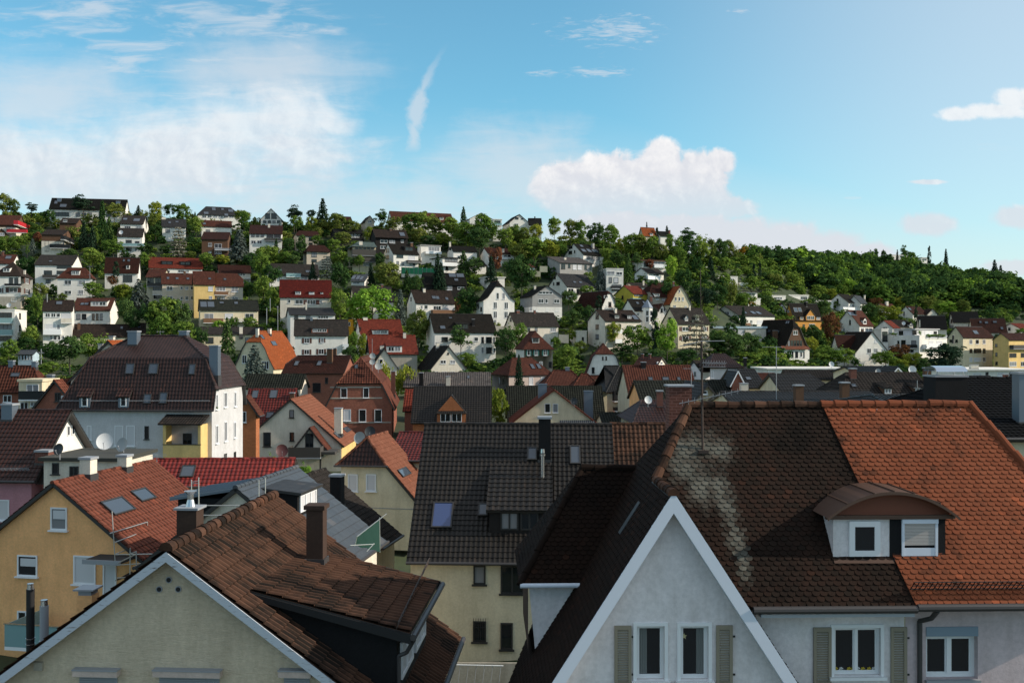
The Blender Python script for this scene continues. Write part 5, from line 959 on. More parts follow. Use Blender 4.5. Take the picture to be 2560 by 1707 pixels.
m = MB(); zz = HD.hit('C1', 470, 1322, (0, 0, 0), (0, 1, 0)).z; aa = HD.hit('C1', 432, 1205, (0, -.1, 0), (0, 1, 0)); bb = HD.hit('C1', 503, 1205, (0, -.1, 0), (0, 1, 0))
for i in range(6): x = aa.x+(bb.x-aa.x)*i/5; m.tube((x, -.1, zz), (x, -.1, aa.z+.15), .012, 5)
m.tube((aa.x, -.1, aa.z-.3), (bb.x, -.1, aa.z-.3), .012, 5); m.build('window_grille', [BLACK], HD.root)
h('C1', 'house with rusty pantiles', 'joined to the right end of the dark pantiled house', 1290, 1760, 862, 1700, 46, yaw=-2.5, D=48.0, d=12.4, wall='pale', roof='nearrust', tw=.24, th=.32, vo=.1)
o = thing('terrace_railing', 'thin white railing of a small roof terrace below the dark pantiled house', 'railing', at(*S('C1', 430, 1560), 43)); m = MB()
pt = lambda x, y: at(*S('C1', x, y), 43)-o.location
m.tube(pt(255, 1458), pt(608, 1466), .025, 6); m.build('handrail', [WHITE], o)
for i in range(8): m = MB(); x = 258+i*48; m.tube(pt(x, 1460), pt(x-22, 1640), .012, 5); m.build('baluster', [GREYP], o)
m = MB(); m.box(-3.4, .8, -1.2, 3.2, .9, .55); m.build('panel', [wallmat('stucco')], o)
# ------------------------------------------------------------------ near left house
def near_left():
    A0 = at(415.5, 1377, 23); H = House('house', 'cream stucco gable with rusty pantiled roof and peeling grey verges in the left foreground', 'house', (A0.x, A0.y, 2.9), R(-3.7), 'cream stucco gable')
    HS.append((420, 1560, 23, 'cream stucco gable', 0, 1100, 1240, 1707)); z0 = A0.z-2.9; t = math.tan(R(36.5)); Lr = 8.3; A = Vector((0, 0, z0)); Y = Vector((0, 1, 0))
    nR = Vector((math.sin(R(36.5)), 0, math.cos(R(36.5))))
    P = H.hit('L2', 600, 965, A, nR); Q = H.hit('L2', 1668, 1250, P, Y); yb = H.hit('L2', 1862, 812, Q, (1, 0, 0)).y; dy = yb-P.y
    xe = Q.x+.38; E = Vector((xe, 0, z0-t*xe)); EL = Vector((-xe, 0, z0-t*xe)); b = Vector((0, Lr, 0))
    H.poly([A, E, E+b, A+b], A); H.poly([EL, A, A+b, EL+b], A)
    Q2 = Q+Vector((0, dy, 0)); P2 = P+Vector((0, dy, 0)); up = Vector((0, 0, .05)); H.poly([P+up, Q+up, Q2+up, P2+up], P+up)
    n3 = H.polys[2]['n']
    mb = MB()
    for q in H.polys:
        uv = [((p-q['o']).dot(q['u'])/.3, (p-q['o']).dot(q['v'])/.38) for p in q['p']]; mb.slab(q['p'], q['n'], .14, 0, 1, uv); tile_poly(mb, q['p'], q['o'], q['u'], q['v'], q['n'], 'pan', .235, .40, 0, 6)
    caps(mb, A+Vector((0, 0, .06)), A+b+Vector((0, 0, .06)), .15, .36, 2)
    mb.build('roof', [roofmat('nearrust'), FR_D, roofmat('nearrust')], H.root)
    m = MB(); m.face([(EL.x+.4, .32, 0), (xe-.4, .32, 0), (xe-.4, .32, E.z+.2), (0, .32, z0-.12), (EL.x+.4, .32, E.z+.2)]); m.face([(xe-.4, .32, 0), (xe-.4, Lr-.2, 0), (xe-.4, Lr-.2, E.z+.2), (xe-.4, .32, E.z+.2)]); m.face([(EL.x+.4, Lr-.2, 0), (EL.x+.4, Lr-.2, E.z+.2), (0, Lr-.2, z0-.12), (xe-.4, Lr-.2, E.z+.2), (xe-.4, Lr-.2, 0)])
    m.build('wall', [wallmat('nearcream')], H.root)
    pm, nt, bs = newmat('peeling_grey_paint'); tc = nd(nt, 'ShaderNodeTexCoord'); mp = nd(nt, 'ShaderNodeMapping'); mp.inputs['Rotation'].default_value = (0, R(36), 0); mp.inputs['Scale'].default_value = (1, 1, 9); nt.links.new(tc.outputs['Object'], mp.inputs[0])
    nt.links.new(mixrgb(nt, rmp(nt, noi(nt, mp.outputs[0], 3.2, 6, .7), .58, .66), (.46, .49, .54, 1), (.13, .11, .10, 1)), bs.inputs['Base Color']); bs.inputs['Roughness'].default_value = .8
    for sg in (-1, 1):
        e = Vector((sg*xe, 0, E.z)); m = MB(); wv = Vector((0, 0, -.25)); m.slab([A+Vector((0, -.03, -.02)), e+Vector((0, -.03, -.02)), e+wv+Vector((0, -.03, 0)), A+wv+Vector((0, -.03, 0))], Vector((0, -1, 0)), .06); m.build('verge_board', [pm], H.root)
    # shed dormer
    yc = P.y+.22; lo = Vector((Q.x-.35, yc, z0-t*(Q.x-.35))); yk = yb-.22
    for y in (yc, yk): m = MB(); m.face([(P.x, y, P.z), (Q.x-.35, y, z0-t*(Q.x-.35)-.2), (Q.x-.35, y, Q.z-.12), (P.x+.3, y, P.z-.05)]); m.build('dormer_cheek', [wallmat('black')], H.root)
    m = MB(); m.face([(Q.x-.35, yc, lo.z-.3), (Q.x-.35, yk, lo.z-.3), (Q.x-.35, yk, Q.z-.12), (Q.x-.35, yc, Q.z-.12)]); m.build('dormer_front', [wallmat('darkwood')], H.root)
    for i in range(2):
        y = yc+(yk-yc)*(.28+.46*i); fm, pm_ = win_mesh(1.7, .9, 2, FR_W, BLIND, False); zc = (lo.z+Q.z)/2; o = link('window', fm, H.root, (Q.x-.34, y, zc), R(90)); link('pane', pm_, o)
    m = MB(); m.slab([P+Vector((-.05, -.06, .02)), Q+Vector((.05, -.06, .02)), Q+Vector((.05, -.06, -.2)), P+Vector((-.05, -.06, -.12))], Vector((0, -1, 0)), .05); m.build('verge_board', [BLACK], H.root); m = MB(); m.slab([P2+Vector((-.05, .06, .08)), Q2+Vector((.05, .06, .08)), Q2+Vector((.05, .06, -.2)), P2+Vector((-.05, .06, -.12))], Vector((0, 1, 0)), .05); m.build('verge_board', [BLACK], H.root)
    m = MB(); m.tube(Q+Vector((.1, -.1, -.02)), Q2+Vector((.1, .1, -.02)), .08, 8); m.tube(E+Vector((.08, 0, -.03)), E+b+Vector((.08, 0, -.03)), .08, 8); m.path([Q+Vector((.1, .05, -.1)), Q+Vector((-.1, .15, -.45)), Q+Vector((-.3, .2, -.55)), Q+Vector((-.3, .2, -2.6))], .05, 8); m.build('gutter', [GUTT], H.root)
    a = H.hit('L2', 1578, 1212, Q+up, n3); c = H.hit('L2', 1788, 775, Q+up, n3); snow_rail(H, a, c, n3, .2, 16)
    H.chimney('L2', 976, 1088, 383, 770, wallmat('sooty'), dp=.45, capm=wallmat('sooty'))
    c = H.loc(at(467, 1275, 25.6)); m = MB(); m.box(c.x-.27, c.y, z0-1, c.x+.25, c.y+.5, c.z); m.box(c.x-.33, c.y-.06, c.z+.002, c.x+.31, c.y+.56, c.z+.06, 1); m.build('chimney', [wallmat('sooty'), GREYP], H.root)
    m = MB(); m.tube(c+Vector((0, .25, .06)), c+Vector((0, .25, .24)), .13, 12, .08); m.tube(c+Vector((0, .25, .24)), c+Vector((0, .25, .36)), .08, 12); m.tube(c+Vector((0, .25, .36)), c+Vector((0, .25, .46)), .07, 12, .17); m.build('chimney_cowl', [STEEL], H.root)
    for (x, y) in ((1130, 877), (1066, 940), (1193, 940)):
        c = H.hit('L1', x, y, (0, .32, 0), Y); m = MB(); m.tube(c+Vector((0, .02, 0)), c+Vector((0, -.03, 0)), .075, 20); m.tube(c+Vector((0, -.028, 0)), c+Vector((0, -.034, 0)), .055, 20, None, 1); m.build('vent', [GREYP, BLACK], H.root)
    c = H.hit('L1', 264, 1450, (0, .32, 0), Y); m = MB(); m.box(c.x-.10, .24, c.z-.10, c.x+.10, .325, c.z+.10); m.build('vent_box', [wallmat('stucco')], H.root)
    for (T, x0, x1, y) in (('L1', 493, 790, 1478), ('L1', 1028, 1475, 1480), ('L2', 795, 1012, 1483)):
        a = H.hit(T, x0, y, (0, .2, 0), Y); c = H.hit(T, x1, y, (0, .2, 0), Y); zl = a.z-.14
        m = MB(); m.box(a.x, .12, zl, c.x, .318, a.z); m.box(a.x-.01, .10, a.z+.002, c.x+.01, .318, a.z+.03, 1); m.build('shutter_box', [wallmat('pinkish'), GREYP], H.root)
        m = MB()
        for k in range(28): z = zl-.045*k; m.box(a.x+.09, .285, z-.041, c.x-.07, .312, z-.003)
        m.build('roller_shutter', [GREYP], H.root)
    # stainless flues and the rendered chimney on the far slope
    for (x, yt, yb_, r, mt, D) in ((203, 940, 1400, .105, BLACK, 26.5), (295, 1050, 1380, .11, GREYP, 26.0)):
        a = H.loc(at(*S('L1', x, yt), D)); c = H.loc(at(*S('L1', x, yb_), D)); m = MB(); m.tube(c, a, r, 14); m.tube(a, a+Vector((0, 0, .12)), r*.85, 14, r*.75, 1); m.tube(a+Vector((0, 0, .12)), a+Vector((0, 0, .15)), r*.8, 14, None, 1)
        for q in (.72, .80): p = a.lerp(c, q); m.tube(p, p+Vector((0, 0, .02)), r*1.15, 14, None, 1)
        m.build('flue_pipe', [mt, STEEL], H.root)
    a = H.loc(at(*S('L1', 563, 985), 25.5)); m = MB(); m.box(a.x-.2, a.y, a.z-1.2, a.x+.2, a.y+.4, a.z); m.box(a.x-.27, a.y-.07, a.z+.13, a.x+.27, a.y+.47, a.z+.17, 1); m.box(a.x-.17, a.y+.02, a.z+.002, a.x+.17, a.y+.38, a.z+.13, 1); m.build('chimney', [wallmat('ora'), GREYP], H.root)
near_left()
# ------------------------------------------------------------------ near right houses
def holed(mb, y, outer, rects, depth=.22, mat=0, rmat=0):
    """front wall polygon (x,z) in the plane y with window openings and their reveals"""
    bm = bmesh.new(); edges = []
    for loop in [outer] + [[(a, c), (b, c), (b, d), (a, d)] for a, c, b, d in rects]:
        vs = [bm.verts.new((x, y, z)) for x, z in loop]; edges += [bm.edges.new((vs[i], vs[(i+1) % len(vs)])) for i in range(len(vs))]
    bmesh.ops.triangle_fill(bm, edges=edges, use_beauty=True, use_dissolve=False)
    for f in bm.faces: mb.face([v.co.copy() for v in f.verts], mat)
    bm.free()
    for a, c, b, d in rects:
        y2 = y+depth
        for q in (((a, y, c), (b, y, c), (b, y2, c), (a, y2, c)), ((a, y, d), (a, y2, d), (b, y2, d), (b, y, d)), ((a, y, c), (a, y2, c), (a, y2, d), (a, y, d)), ((b, y, c), (b, y, d), (b, y2, d), (b, y2, c))): mb.face(q, rmat)
def near_window(H, r, y, lights, fw=.05, lining=True, frame=FR_W):
    a, c, b, d = r; m = MB(); y0, y1 = y+.09, y+.17
    m.box(a, y0, c, b, y1, c+fw); m.box(a, y0, d-fw, b, y1, d); m.box(a, y0, c+fw, a+fw, y1, d-fw); m.box(b-fw, y0, c+fw, b, y1, d-fw)
    for i in range(1, lights): x = a+(b-a)*i/lights; m.box(x-fw*.6, y0-.012, c+fw, x+fw*.6, y1, d-fw)
    g = .03
    for i in range(lights):
        xa = a+(b-a)*i/lights+fw*(.6 if i else 1); xb = a+(b-a)*(i+1)/lights-fw*(.6 if i < lights-1 else 1)
        m.box(xa, y0+.02, c+fw, xa+g, y1-.01, d-fw); m.box(xb-g, y0+.02, c+fw, xb, y1-.01, d-fw); m.box(xa+g, y0+.02, c+fw, xb-g, y1-.01, c+fw+g); m.box(xa+g, y0+.02, d-fw-g, xb-g, y1-.01, d-fw)
    if lining:
        e = .075; m.box(a-e, y-.035, d, b+e, y+.0, d+e); m.box(a-e, y-.035, c-.02, a, y, d); m.box(b, y-.035, c-.02, b+e, y, d); m.box(a-e-.04, y-.12, c-.09, b+e+.04, y+.05, c-.021)
    o = m.build('window', [frame], H.root); p = MB(); p.box(a+fw*.8, y+.135, c+fw*.8, b-fw*.8, y+.14, d-fw*.8); p.build('pane', [G_DARK], o); return o
def louvre(H, x0, z0, x1, z1, y):
    m = MB(); t = .07; m.box(x0, y-.05, z0, x0+t, y-.005, z1); m.box(x1-t, y-.05, z0, x1, y-.005, z1); m.box(x0+t, y-.05, z1-t*1.3, x1-t, y-.005, z1); m.box(x0+t, y-.05, z0, x1-t, y-.005, z0+t*1.3); zm = (z0+z1)/2
    n = int((z1-z0)/.062)
    for i in range(n):
        z = z0+t*1.3+(z1-z0-t*2.6)*(i+.5)/n
        m.box(x0+t, -.022, -.004, x1-t, .022, .004, 0, Matrix.Translation((0, y-.028, z)) @ Matrix.Rotation(R(38), 4, 'X'))
    for z in (z0+.25, z1-.25): m.box(x1, y-.03, z-.02, x1+.06, y-.01, z+.02, 1)
    m.build('shutter', [SHUT_N, BLACK], H.root)
def near_right():
    O = Vector((8.92, 22, 2.9)); yaw = R(1.5)
    H = House('house', 'lavender-white gabled house with dark fish-scale tile roof in the right foreground', 'house', O, yaw, 'lavender gabled house')
    H2 = House('house', 'house with orange fish-scale tiles joined to the right of the lavender gable', 'house', O, yaw, 'orange fish-scale roof')
    HS.append((1690, 1480, 22, 'lavender gabled house', 1270, 2290, 1020, 1707)); HS.append((2400, 1300, 22, 'orange fish-scale roof', 2290, 2560, 1015, 1707))
    Y = Vector((0, 1, 0)); ze = CZ-.2662*22-2.9; p = R(50); tp = math.tan(p); E = Vector((0, 0, ze)); nM = Vector((0, -math.sin(p), math.cos(p)))
    RMh = H.hit('S', 2053, 1012, E, nM); yr, zr = RMh.y, RMh.z; RM = Vector((RMh.x, yr, zr)); RR = H.hit('S', 2423, 1015, (0, yr, 0), Y); RR = Vector((RR.x, yr, zr))
    yg = -.12; A = H.hit('S', 1684, 1233, (0, yg, 0), Y); QR = H.hit('R1', 1310, 1336, (0, yg, 0), Y); QL = H.hit('R1', 185, 1336, (0, yg, 0), Y)
    tR = (A.z-QR.z)/(QR.x-A.x); tL = (A.z-QL.z)/(A.x-QL.x); yB = (A.z-ze)/tp; B = Vector((A.x, yB, A.z)); xh = A.x+(zr-A.z)/tL; Hh = Vector((xh, yr, zr))
    xv = A.x+(A.z-ze)/tR; Vv = Vector((xv, 0, ze)); xq = A.x+(A.z-2.5)/tR; zq = 2.5
    nL = Vector((-tL, 0, 1)).normalized(); Wk = Vector((A.x, yr+(zr-A.z)/tp, A.z)); Hc = Vector((A.x-(A.z-ze)/tL, 2*yr+.9, ze)); Pm = H.hit('S', 1298, 1465, A, nL); Lk = H.hit('S', 1236, 1800, A, nL); Lf = Vector((A.x-(A.z-Lk.z)/tL, yg, Lk.z))
    tw, th = .18, .125
    def col(HH, polys, mats, lich=None, capl=(), capm=2, name='roof'):
        mb = MB()
        for q, mi in polys:
            uv = [((x-q['o']).dot(q['u'])/tw, (x-q['o']).dot(q['v'])/th) for x in q['p']]; mb.slab(q['p'], q['n'], .13, mi, 1, uv); tile_poly(mb, q['p'], q['o'], q['u'], q['v'], q['n'], 'biber', tw, th, mi)
        for a, b in capl: caps(mb, a, b, .115, .33, capm)
        return mb.build(name, mats, HH.root)
    EM = Vector((0, 0, ze))
    q1 = H.poly([Hh, RM, EM, Vv, B], EM); qr = H.poly([A, B, Vv, Vector((xv, yg, ze))], A); qs = H.poly([Vector((xv, yg, ze)), Vector((xv, .3, ze)), Vector((xq, .3, zq)), Vector((xq, yg, zq))], A)
    ql1 = H.poly([A, Wk, Hc, Lk, Lf], A); ql2 = H.poly([B, Hh, Wk], A)
    def tuv(T, x, y): c = H.hit(T, x, y, E, nM); return ((c-EM).dot(q1['u'])/tw, (c-EM).dot(q1['v'])/th)
    li = []
    for (x, y, rx, ry) in ((800, 250, 6, 6), (900, 250, 7, 6), (960, 260, 6, 5), (820, 340, 7, 9), (880, 420, 6, 9), (960, 460, 4, 8), (1000, 540, 3.2, 9), (1035, 640, 2.6, 9), (1065, 740, 2.4, 8), (1075, 820, 2.0, 5)):
        u, v = tuv('R1', x, y); li.append((u, v, rx*.62, ry*.95))
    ridge = [(Hh, RM), (B+Vector((0, 0, .02)), Hh+Vector((0, 0, .02))), (A, B)]
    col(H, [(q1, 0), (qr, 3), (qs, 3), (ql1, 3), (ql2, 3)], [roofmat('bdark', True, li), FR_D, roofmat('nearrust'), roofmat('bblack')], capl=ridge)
    # back slopes
    m = MB(); yk = 2*yr
    m.slab([Hh, RM, Vector((RM.x, yk, ze)), Hc], Vector((0, math.sin(p), math.cos(p))), .12); m.build('rear_roof', [roofmat('bdark', False)], H.root)
    # walls
    yw, ym = .25, .55; rc = []
    def rect(T, x0, y0, x1, y1, y): a = H.hit(T, x0, y1, (0, y, 0), Y); b = H.hit(T, x1, y0, (0, y, 0), Y); return (a.x, a.z, b.x, b.z)
    g1 = rect('R1', 572, 1072, 700, 1318, yw); g2 = rect('R1', 774, 1072, 902, 1318, yw); bl, br = A.x-(A.z-0)/tL, A.x+(A.z-0)/tR
    m = MB(); holed(m, yw, [(A.x-(A.z-1)/tL+.1, 0), (A.x+(A.z-1)/tR-.1, 0), (A.x+(A.z-1)/tR-.1, 1), (A.x, A.z-.12), (A.x-(A.z-1)/tL+.1, 1)], [g1, g2]); m.build('gable_wall', [wallmat('lav')], H.root)
    near_window(H, g1, yw, 1); near_window(H, g2, yw, 1)
    for (a_, c_, b_, d_), sg in ((g1, 0), (g2, 1)):                # net curtains drawn to the outer sides
        x0 = a_+.09 if sg == 0 else b_-.09-.16; m = MB(); n_ = 10
        for i in range(n_): f = lambda k: (x0+.16*k/n_*(1 if True else 1), yw+.118+.010*math.sin(k*2.1)); (xa_, ya_), (xb_, yb_) = f(i), f(i+1); m.face([(xa_, ya_, c_+.09), (xb_, yb_, c_+.09), (xb_, yb_, d_-.09), (xa_, ya_, d_-.09)], 0, None, True)
        m.build('curtain', [flatmat('net_curtain', (.16, .17, .165, 1), .9)], H.root)
    m1 = rect('R1', 1478, 1080, 1692, 1300, ym); m = MB(); holed(m, ym, [(xv-2.5, 0), (-.02, 0), (-.02, ze+.35), (xv-2.5, ze+.35)], [m1]); m.build('wall', [wallmat('lav')], H.root); near_window(H, m1, ym, 2)
    m2 = rect('R1', 1902, 1075, 2140, 1318, ym); m = MB(); holed(m, ym, [(0, 0), (RR.x+1.9, 0), (RR.x+1.9, ze+.35), (0, ze+.35)], [m2], .3); m.face([(RR.x+1.9, ym, 0), (RR.x+1.9, 2*yr-.5, 0), (RR.x+1.9, 2*yr-.5, ze), (RR.x+1.9, ym, ze)]); m.build('wall', [wallmat('mauve')], H2.root)
    near_window(H2, (m2[0], m2[1], m2[2], m2[3]-.22), ym+.08, 2, .08, False); m = MB(); m.box(m2[0], ym-.02, m2[3]-.215, m2[2], ym+.25, m2[3]-.002); m.build('shutter_box', [flatmat('blue_grey_box', (.20, .26, .32, 1), .5)], H2.root)
    m = MB(); m.box(m2[0]-.03, ym-.1, m2[1]-.06, m2[2]+.03, ym+.2, m2[1]-.002); m.build('sill', [GREYP], H2.root)
    for T, x0, x1, y0, y1, y in (('R1', 470, 548, 1070, 1336, yw), ('R1', 937, 1012, 1068, 1336, yw), ('R1', 1383, 1465, 1078, 1336, ym), ('R1', 1738, 1812, 1076, 1336, ym)):
        r = rect(T, x0, y0, x1, y1, y); louvre(H, r[0], r[1]-.05, r[2], r[3], y)
    # things seen in the panes
    m = MB(); c = H.hit('R1', 790, 1120, (0, yw+.13, 0), Y); s_ = .075
    pts = [(c.x+(s_ if i % 2 == 0 else s_*.45)*math.sin(i*math.pi/5), yw+.128, c.z+(s_ if i % 2 == 0 else s_*.45)*math.cos(i*math.pi/5)) for i in range(10)]; m.face(pts); tag(m.build('paper_star', [flatmat('paper_yellow', (.45, .40, .22, 1), .8)]), 'yellow paper star hanging inside the right gable window', 'star').location = H.O
    bpy.data.objects['paper_star'].rotation_euler.z = yaw
    fl = 0
    for x in (1488, 1512, 1548, 1568, 1590, 1612, 1640, 1662):
        c = H.hit('R1', x, 1270, (0, ym+.12, 0), Y); m = MB(); m.tube((0, 0, -.12), (0, 0, 0), .006, 5, None, 1)
        for k in range(6): m.face([(0, -.003, .0), (.05*math.cos(k), -.003, .05*math.sin(k)), (.05*math.cos(k+.7), -.003, .05*math.sin(k+.7))], 0)
        o = m.build('paper_flower', [flatmat('petal_yellow', (.5, .36, .03, 1), .7) if fl % 3 != 1 else flatmat('petal_white', (.6, .6, .58, 1), .7), flatmat('stalk_green', (.04, .12, .03, 1), .8)]); o.location = H.wor(c); fl += 1
        tag(o, ('yellow' if (fl-1) % 3 != 1 else 'white')+' paper flower standing in the two-pane window', 'paper flower', 'paper flowers in the window')
    # white verge boards on the gable
    for sg, tq in ((-1, tL), (1, tR)):
        z1 = 1.0; e = Vector((A.x+sg*(A.z-z1)/tq, yg-.02, z1)); dn = Vector((-sg*tq, 0, -1)).normalized()*.0
        d = (e-Vector((A.x, yg-.02, A.z))).normalized(); pn = Vector((-sg*abs(d.z), 0, -abs(d.x)))*.25; a0 = Vector((A.x, yg-.02, A.z+.03)); ap = Vector((A.x, yg-.02, A.z+.03-.25/abs(d.x)))
        m = MB(); m.slab([a0, e, e+pn, ap], Vector((0, -1, 0)), .05); m.slab([ap+Vector((0, .02, 0)), e+pn+Vector((0, .02, 0)), e+pn+Vector((0, .38, 0)), ap+Vector((0, .38, 0))], Vector((0, 0, -1)), .02); m.build('verge_board', [flatmat('blue_white_paint', (.62, .66, .74, 1), .6)], H.root)
    m = MB(); m.tube((xv+.1, -.1, ze-.03), (-.01, -.1, ze-.03), .085, 10); m.box(xv+.3, .0, ze-.22, -.02, ym-.01, ze-.15, 1); m.build('gutter', [GUTT, flatmat('soffit_grey', (.4, .42, .46, 1), .7)], H.root)
    m = MB(); m.tube((.0, -.1, ze-.0), (RR.x+2.3, -.1, ze-.0), .085, 10); a = H.hit('R1', 1875, 1040, (0, ym-.1, 0), Y); m.path([(a.x+.15, -.08, ze-.08), (a.x+.12, .15, ze-.3), (a.x, ym-.08, ze-.45), (a.x, ym-.08, 0)], .055, 10); m.build('gutter', [GUTT], H2.root)
    # orange roof
    up = nM*.035; ER = Vector((RR.x+2.3, 0, ze)); q2 = H2.poly([RM+up, RR+up, ER+up, EM+up], EM+up); bk = Vector((RR.x+2.3, 2*yr, ze)); q3 = H2.poly([RR+up, bk+up, ER+up])
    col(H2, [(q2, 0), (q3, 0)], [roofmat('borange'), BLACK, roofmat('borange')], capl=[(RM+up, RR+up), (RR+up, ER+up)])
    m = MB(); m.slab([RM, RR, bk, Vector((RM.x, yk, ze))], Vector((0, math.sin(p), math.cos(p))), .12); m.build('rear_roof', [roofmat('borange', False)], H2.root)
    a = H.hit('R1', 1825, 912, E, nM)+up; c = H.hit('R1', 2420, 912, E, nM)+up; a.z += 0; snow_rail(H2, a, Vector((ER.x-.5, a.y, a.z)), nM*.6+Vector((0, -.4, .4)), .3, 46, mat=BLACK)
    for x in (1505, 1665, 1855, 2047): c = H.hit('R1', x, 105, E, nM)+up; m = MB(); m.tube(c, c+nM*.1, .012, 6); m.tube(c+nM*.1, c+nM*.1+Vector((0, -.06, .07)), .012, 6); m.build('roof_hook', [STEEL], H2.root)
    # eyebrow dormer across both roofs
    c = H.hit('R1', 1730, 760, E, nM); yf = c.y; zb = c.z; L_ = H.hit('R1', 1475, 600, (0, yf, 0), Y); M_ = H.hit('R1', 1734, 568, (0, yf, 0), Y); R_ = H.hit('R1', 1990, 568, (0, yf, 0), Y); zt = H.hit('R1', 1730, 455, (0, yf-.2, 0), Y).z; zE = M_.z
    m = MB(); ys = lambda z: (z-ze)/tp
    m.face([(L_.x, yf, zb-.1), (M_.x, yf, zb-.1), (M_.x, yf, zE), (L_.x, yf, zE)]); m.face([(L_.x, yf, zb-.1), (L_.x, yf, zE), (L_.x, ys(zE)+.05, zE), (L_.x, yf+.05, zb-.1)]); o = m.build('dormer', [wallmat('lav')], H.root)
    m = MB(); m.face([(M_.x, yf-.01, zb-.1), (R_.x, yf-.01, zb-.1), (R_.x, yf-.01, zE), (M_.x, yf-.01, zE)]); m.face([(R_.x, yf, zb-.1), (R_.x, ys(zE)+.05, zE), (R_.x, yf, zE)]); m.build('dark_cladding', [wallmat('black')], o)
    N = 20; xa, xb = L_.x-.22, R_.x+.22; xm = (xa+xb)/2; hw = (xb-xa)/2; arc = []
    for i in range(N+1): t = -1+2*i/N; arc.append((xm+hw*t, zE+(zt-zE)*(1-abs(t)**2.1)))
    m = MB(); yo = yf-.28
    for (x0, z0), (x1, z1) in zip(arc, arc[1:]): m.face([(x0, yo, z0), (x1, yo, z1), (x1, ys(z1)+.1, z1), (x0, ys(z0)+.1, z0)], 0, [(0, 0)]*4, True); m.face([(x0, yo, z0), (x0, yo, z0-.07), (x1, yo, z1-.07), (x1, yo, z1)], 0, [(0, 0)]*4)
    for i in (3, 7, 10, 13, 17):
        x, z = arc[i]; m.box(x-.012, yo, z, x+.012, ys(z)+.08, z+.03)
    m.build('dormer_roof', [flatmat('brown_copper', (.10, .058, .042, 1), .5, .3)], o)
    m = MB(); m.face([(xa+.1, yf-.02, zE)]+[(x, yf-.02, z-.03) for x, z in arc[1:-1]]+[(xb-.1, yf-.02, zE)]); m.box(xa+.03, yf-.1, zE-.06, xb-.03, yf+.01, zE+.03, 1); m.build('pediment', [flatmat('red_brown_paint', (.17, .052, .028, 1), .7), flatmat('brown_copper', (0, 0, 0, 1))], o)
    r = rect('R1', 1546, 590, 1688, 752, yf); m = MB(); a_, c_, b_, d_ = r; t = .13
    for bx in ((a_, yf-.06, d_-t, b_, yf+.02, d_), (a_, yf-.06, c_, b_, yf+.02, c_+t), (a_, yf-.06, c_+t, a_+t, yf+.02, d_-t), (b_-t, yf-.06, c_+t, b_, yf+.02, d_-t)): m.box(*bx)
    m.build('window', [FR_W], o); m = MB(); m.box(a_+t*.8, yf-.03, c_+t*.8, b_-t*.8, yf-.01, d_-t*.8); m.build('pane', [G_DARK], o)
    r = rect('R1', 1787, 580, 1952, 750, yf); a_, c_, b_, d_ = r; m = MB(); m.box(a_, yf-.08, d_-.1, b_, yf-.012, d_); m.box(a_, yf-.06, c_, a_+.06, yf-.012, d_-.102); m.box(b_-.06, yf-.06, c_, b_, yf-.012, d_-.102); m.box(a_+.06, yf-.05, c_, b_-.06, yf-.012, c_+.18)
    m.build('window', [flatmat('blue_white_paint', (0, 0, 0, 1))], o); m = MB(); n_ = 15; zt_ = d_-.105; zl = c_+.24
    for k in range(n_): z = zt_-(zt_-zl)*(k+1)/n_; m.box(a_+.062, yf-.045, z+.004, b_-.062, yf-.02, z+(zt_-zl)/n_-.003)
    m.build('roller_shutter', [flatmat('cream_slats', (.50, .45, .42, 1), .6)], o)
    m = MB(); aa = H.hit('R1', 1480, 790, E, nM)+nM*.05; bb = H.hit('R1', 1755, 790, E, nM)+nM*.05; m.slab([aa, bb, Vector((bb.x, yf, zb+.02)), Vector((aa.x, yf, zb+.02))], nM, .02); cc = H.hit('R1', 1995, 778, E, nM)+nM*.05; m.slab([bb+Vector((.02, .04, .05)), Vector((cc.x, bb.y+.04, bb.z+.05)), Vector((cc.x, yf, zb+.06)), Vector((bb.x+.02, yf, zb+.06))], nM, .02, 1, 1); m.build('flashing', [flatmat('brown_copper', (0, 0, 0, 1)), GUTT], o)
    # dormer on the left slope
    def boxd():
        yc = H.hit('R1', 306, 876, A, nL).y; C0 = H.hit('R1', 76, 876, (0, yc, 0), Y); C1 = H.hit('R1', 306, 874, (0, yc, 0), Y); Cb = H.hit('R1', 80, 1188, (0, yc, 0), Y)
        xs = lambda z: A.x-(A.z-z)/tL
        z1 = C0.z; xl = C0.x; yr2 = yc+1.75; yd = yc+3.5
        m = MB(); m.face([(xl, yc, z1), (xs(z1), yc, z1), (xs(Cb.z), yc, Cb.z)]); o2 = m.build('dormer', [wallmat('lav')], H.root); m = MB(); m.face([(xl-.01, yc, z1), (xl-.01, yc, Cb.z), (xl-.01, yd, Cb.z), (xl-.01, yd, z1)]); m.build('slate_cladding', [wallmat('sooty')], o2)
        ra = H.hit('R1', 322, 347, (0, yr2, 0), Y); rz = ra.z; ov = .22; e0 = Vector((xl-ov, yc-ov, z1+.03)); e1 = Vector((xs(z1), yc-ov, z1+.03)); r0 = Vector((ra.x, yr2, rz)); r1 = Vector((xs(rz), yr2, rz)); e2 = Vector((xl-ov, yd+ov, z1+.03)); e3 = Vector((xs(z1), yd+ov, z1+.03))
        m = MB()
        for pts in ([e0, e1, r1, r0], [e2, e3, r1, r0], [e0, r0, e2]):
            q = H.poly(pts); H.polys.pop(); m.slab(q['p'], q['n'], .1, 0, 1, [(0, 0)]*len(pts)); tile_poly(m, q['p'], q['o'], q['u'], q['v'], q['n'], 'biber', tw, th, 0)
        caps(m, r0, r1, .11, .33, 0); caps(m, e0, r0, .09, .33, 0); m.build('dormer_roof', [roofmat('bblack'), FR_D], o2)
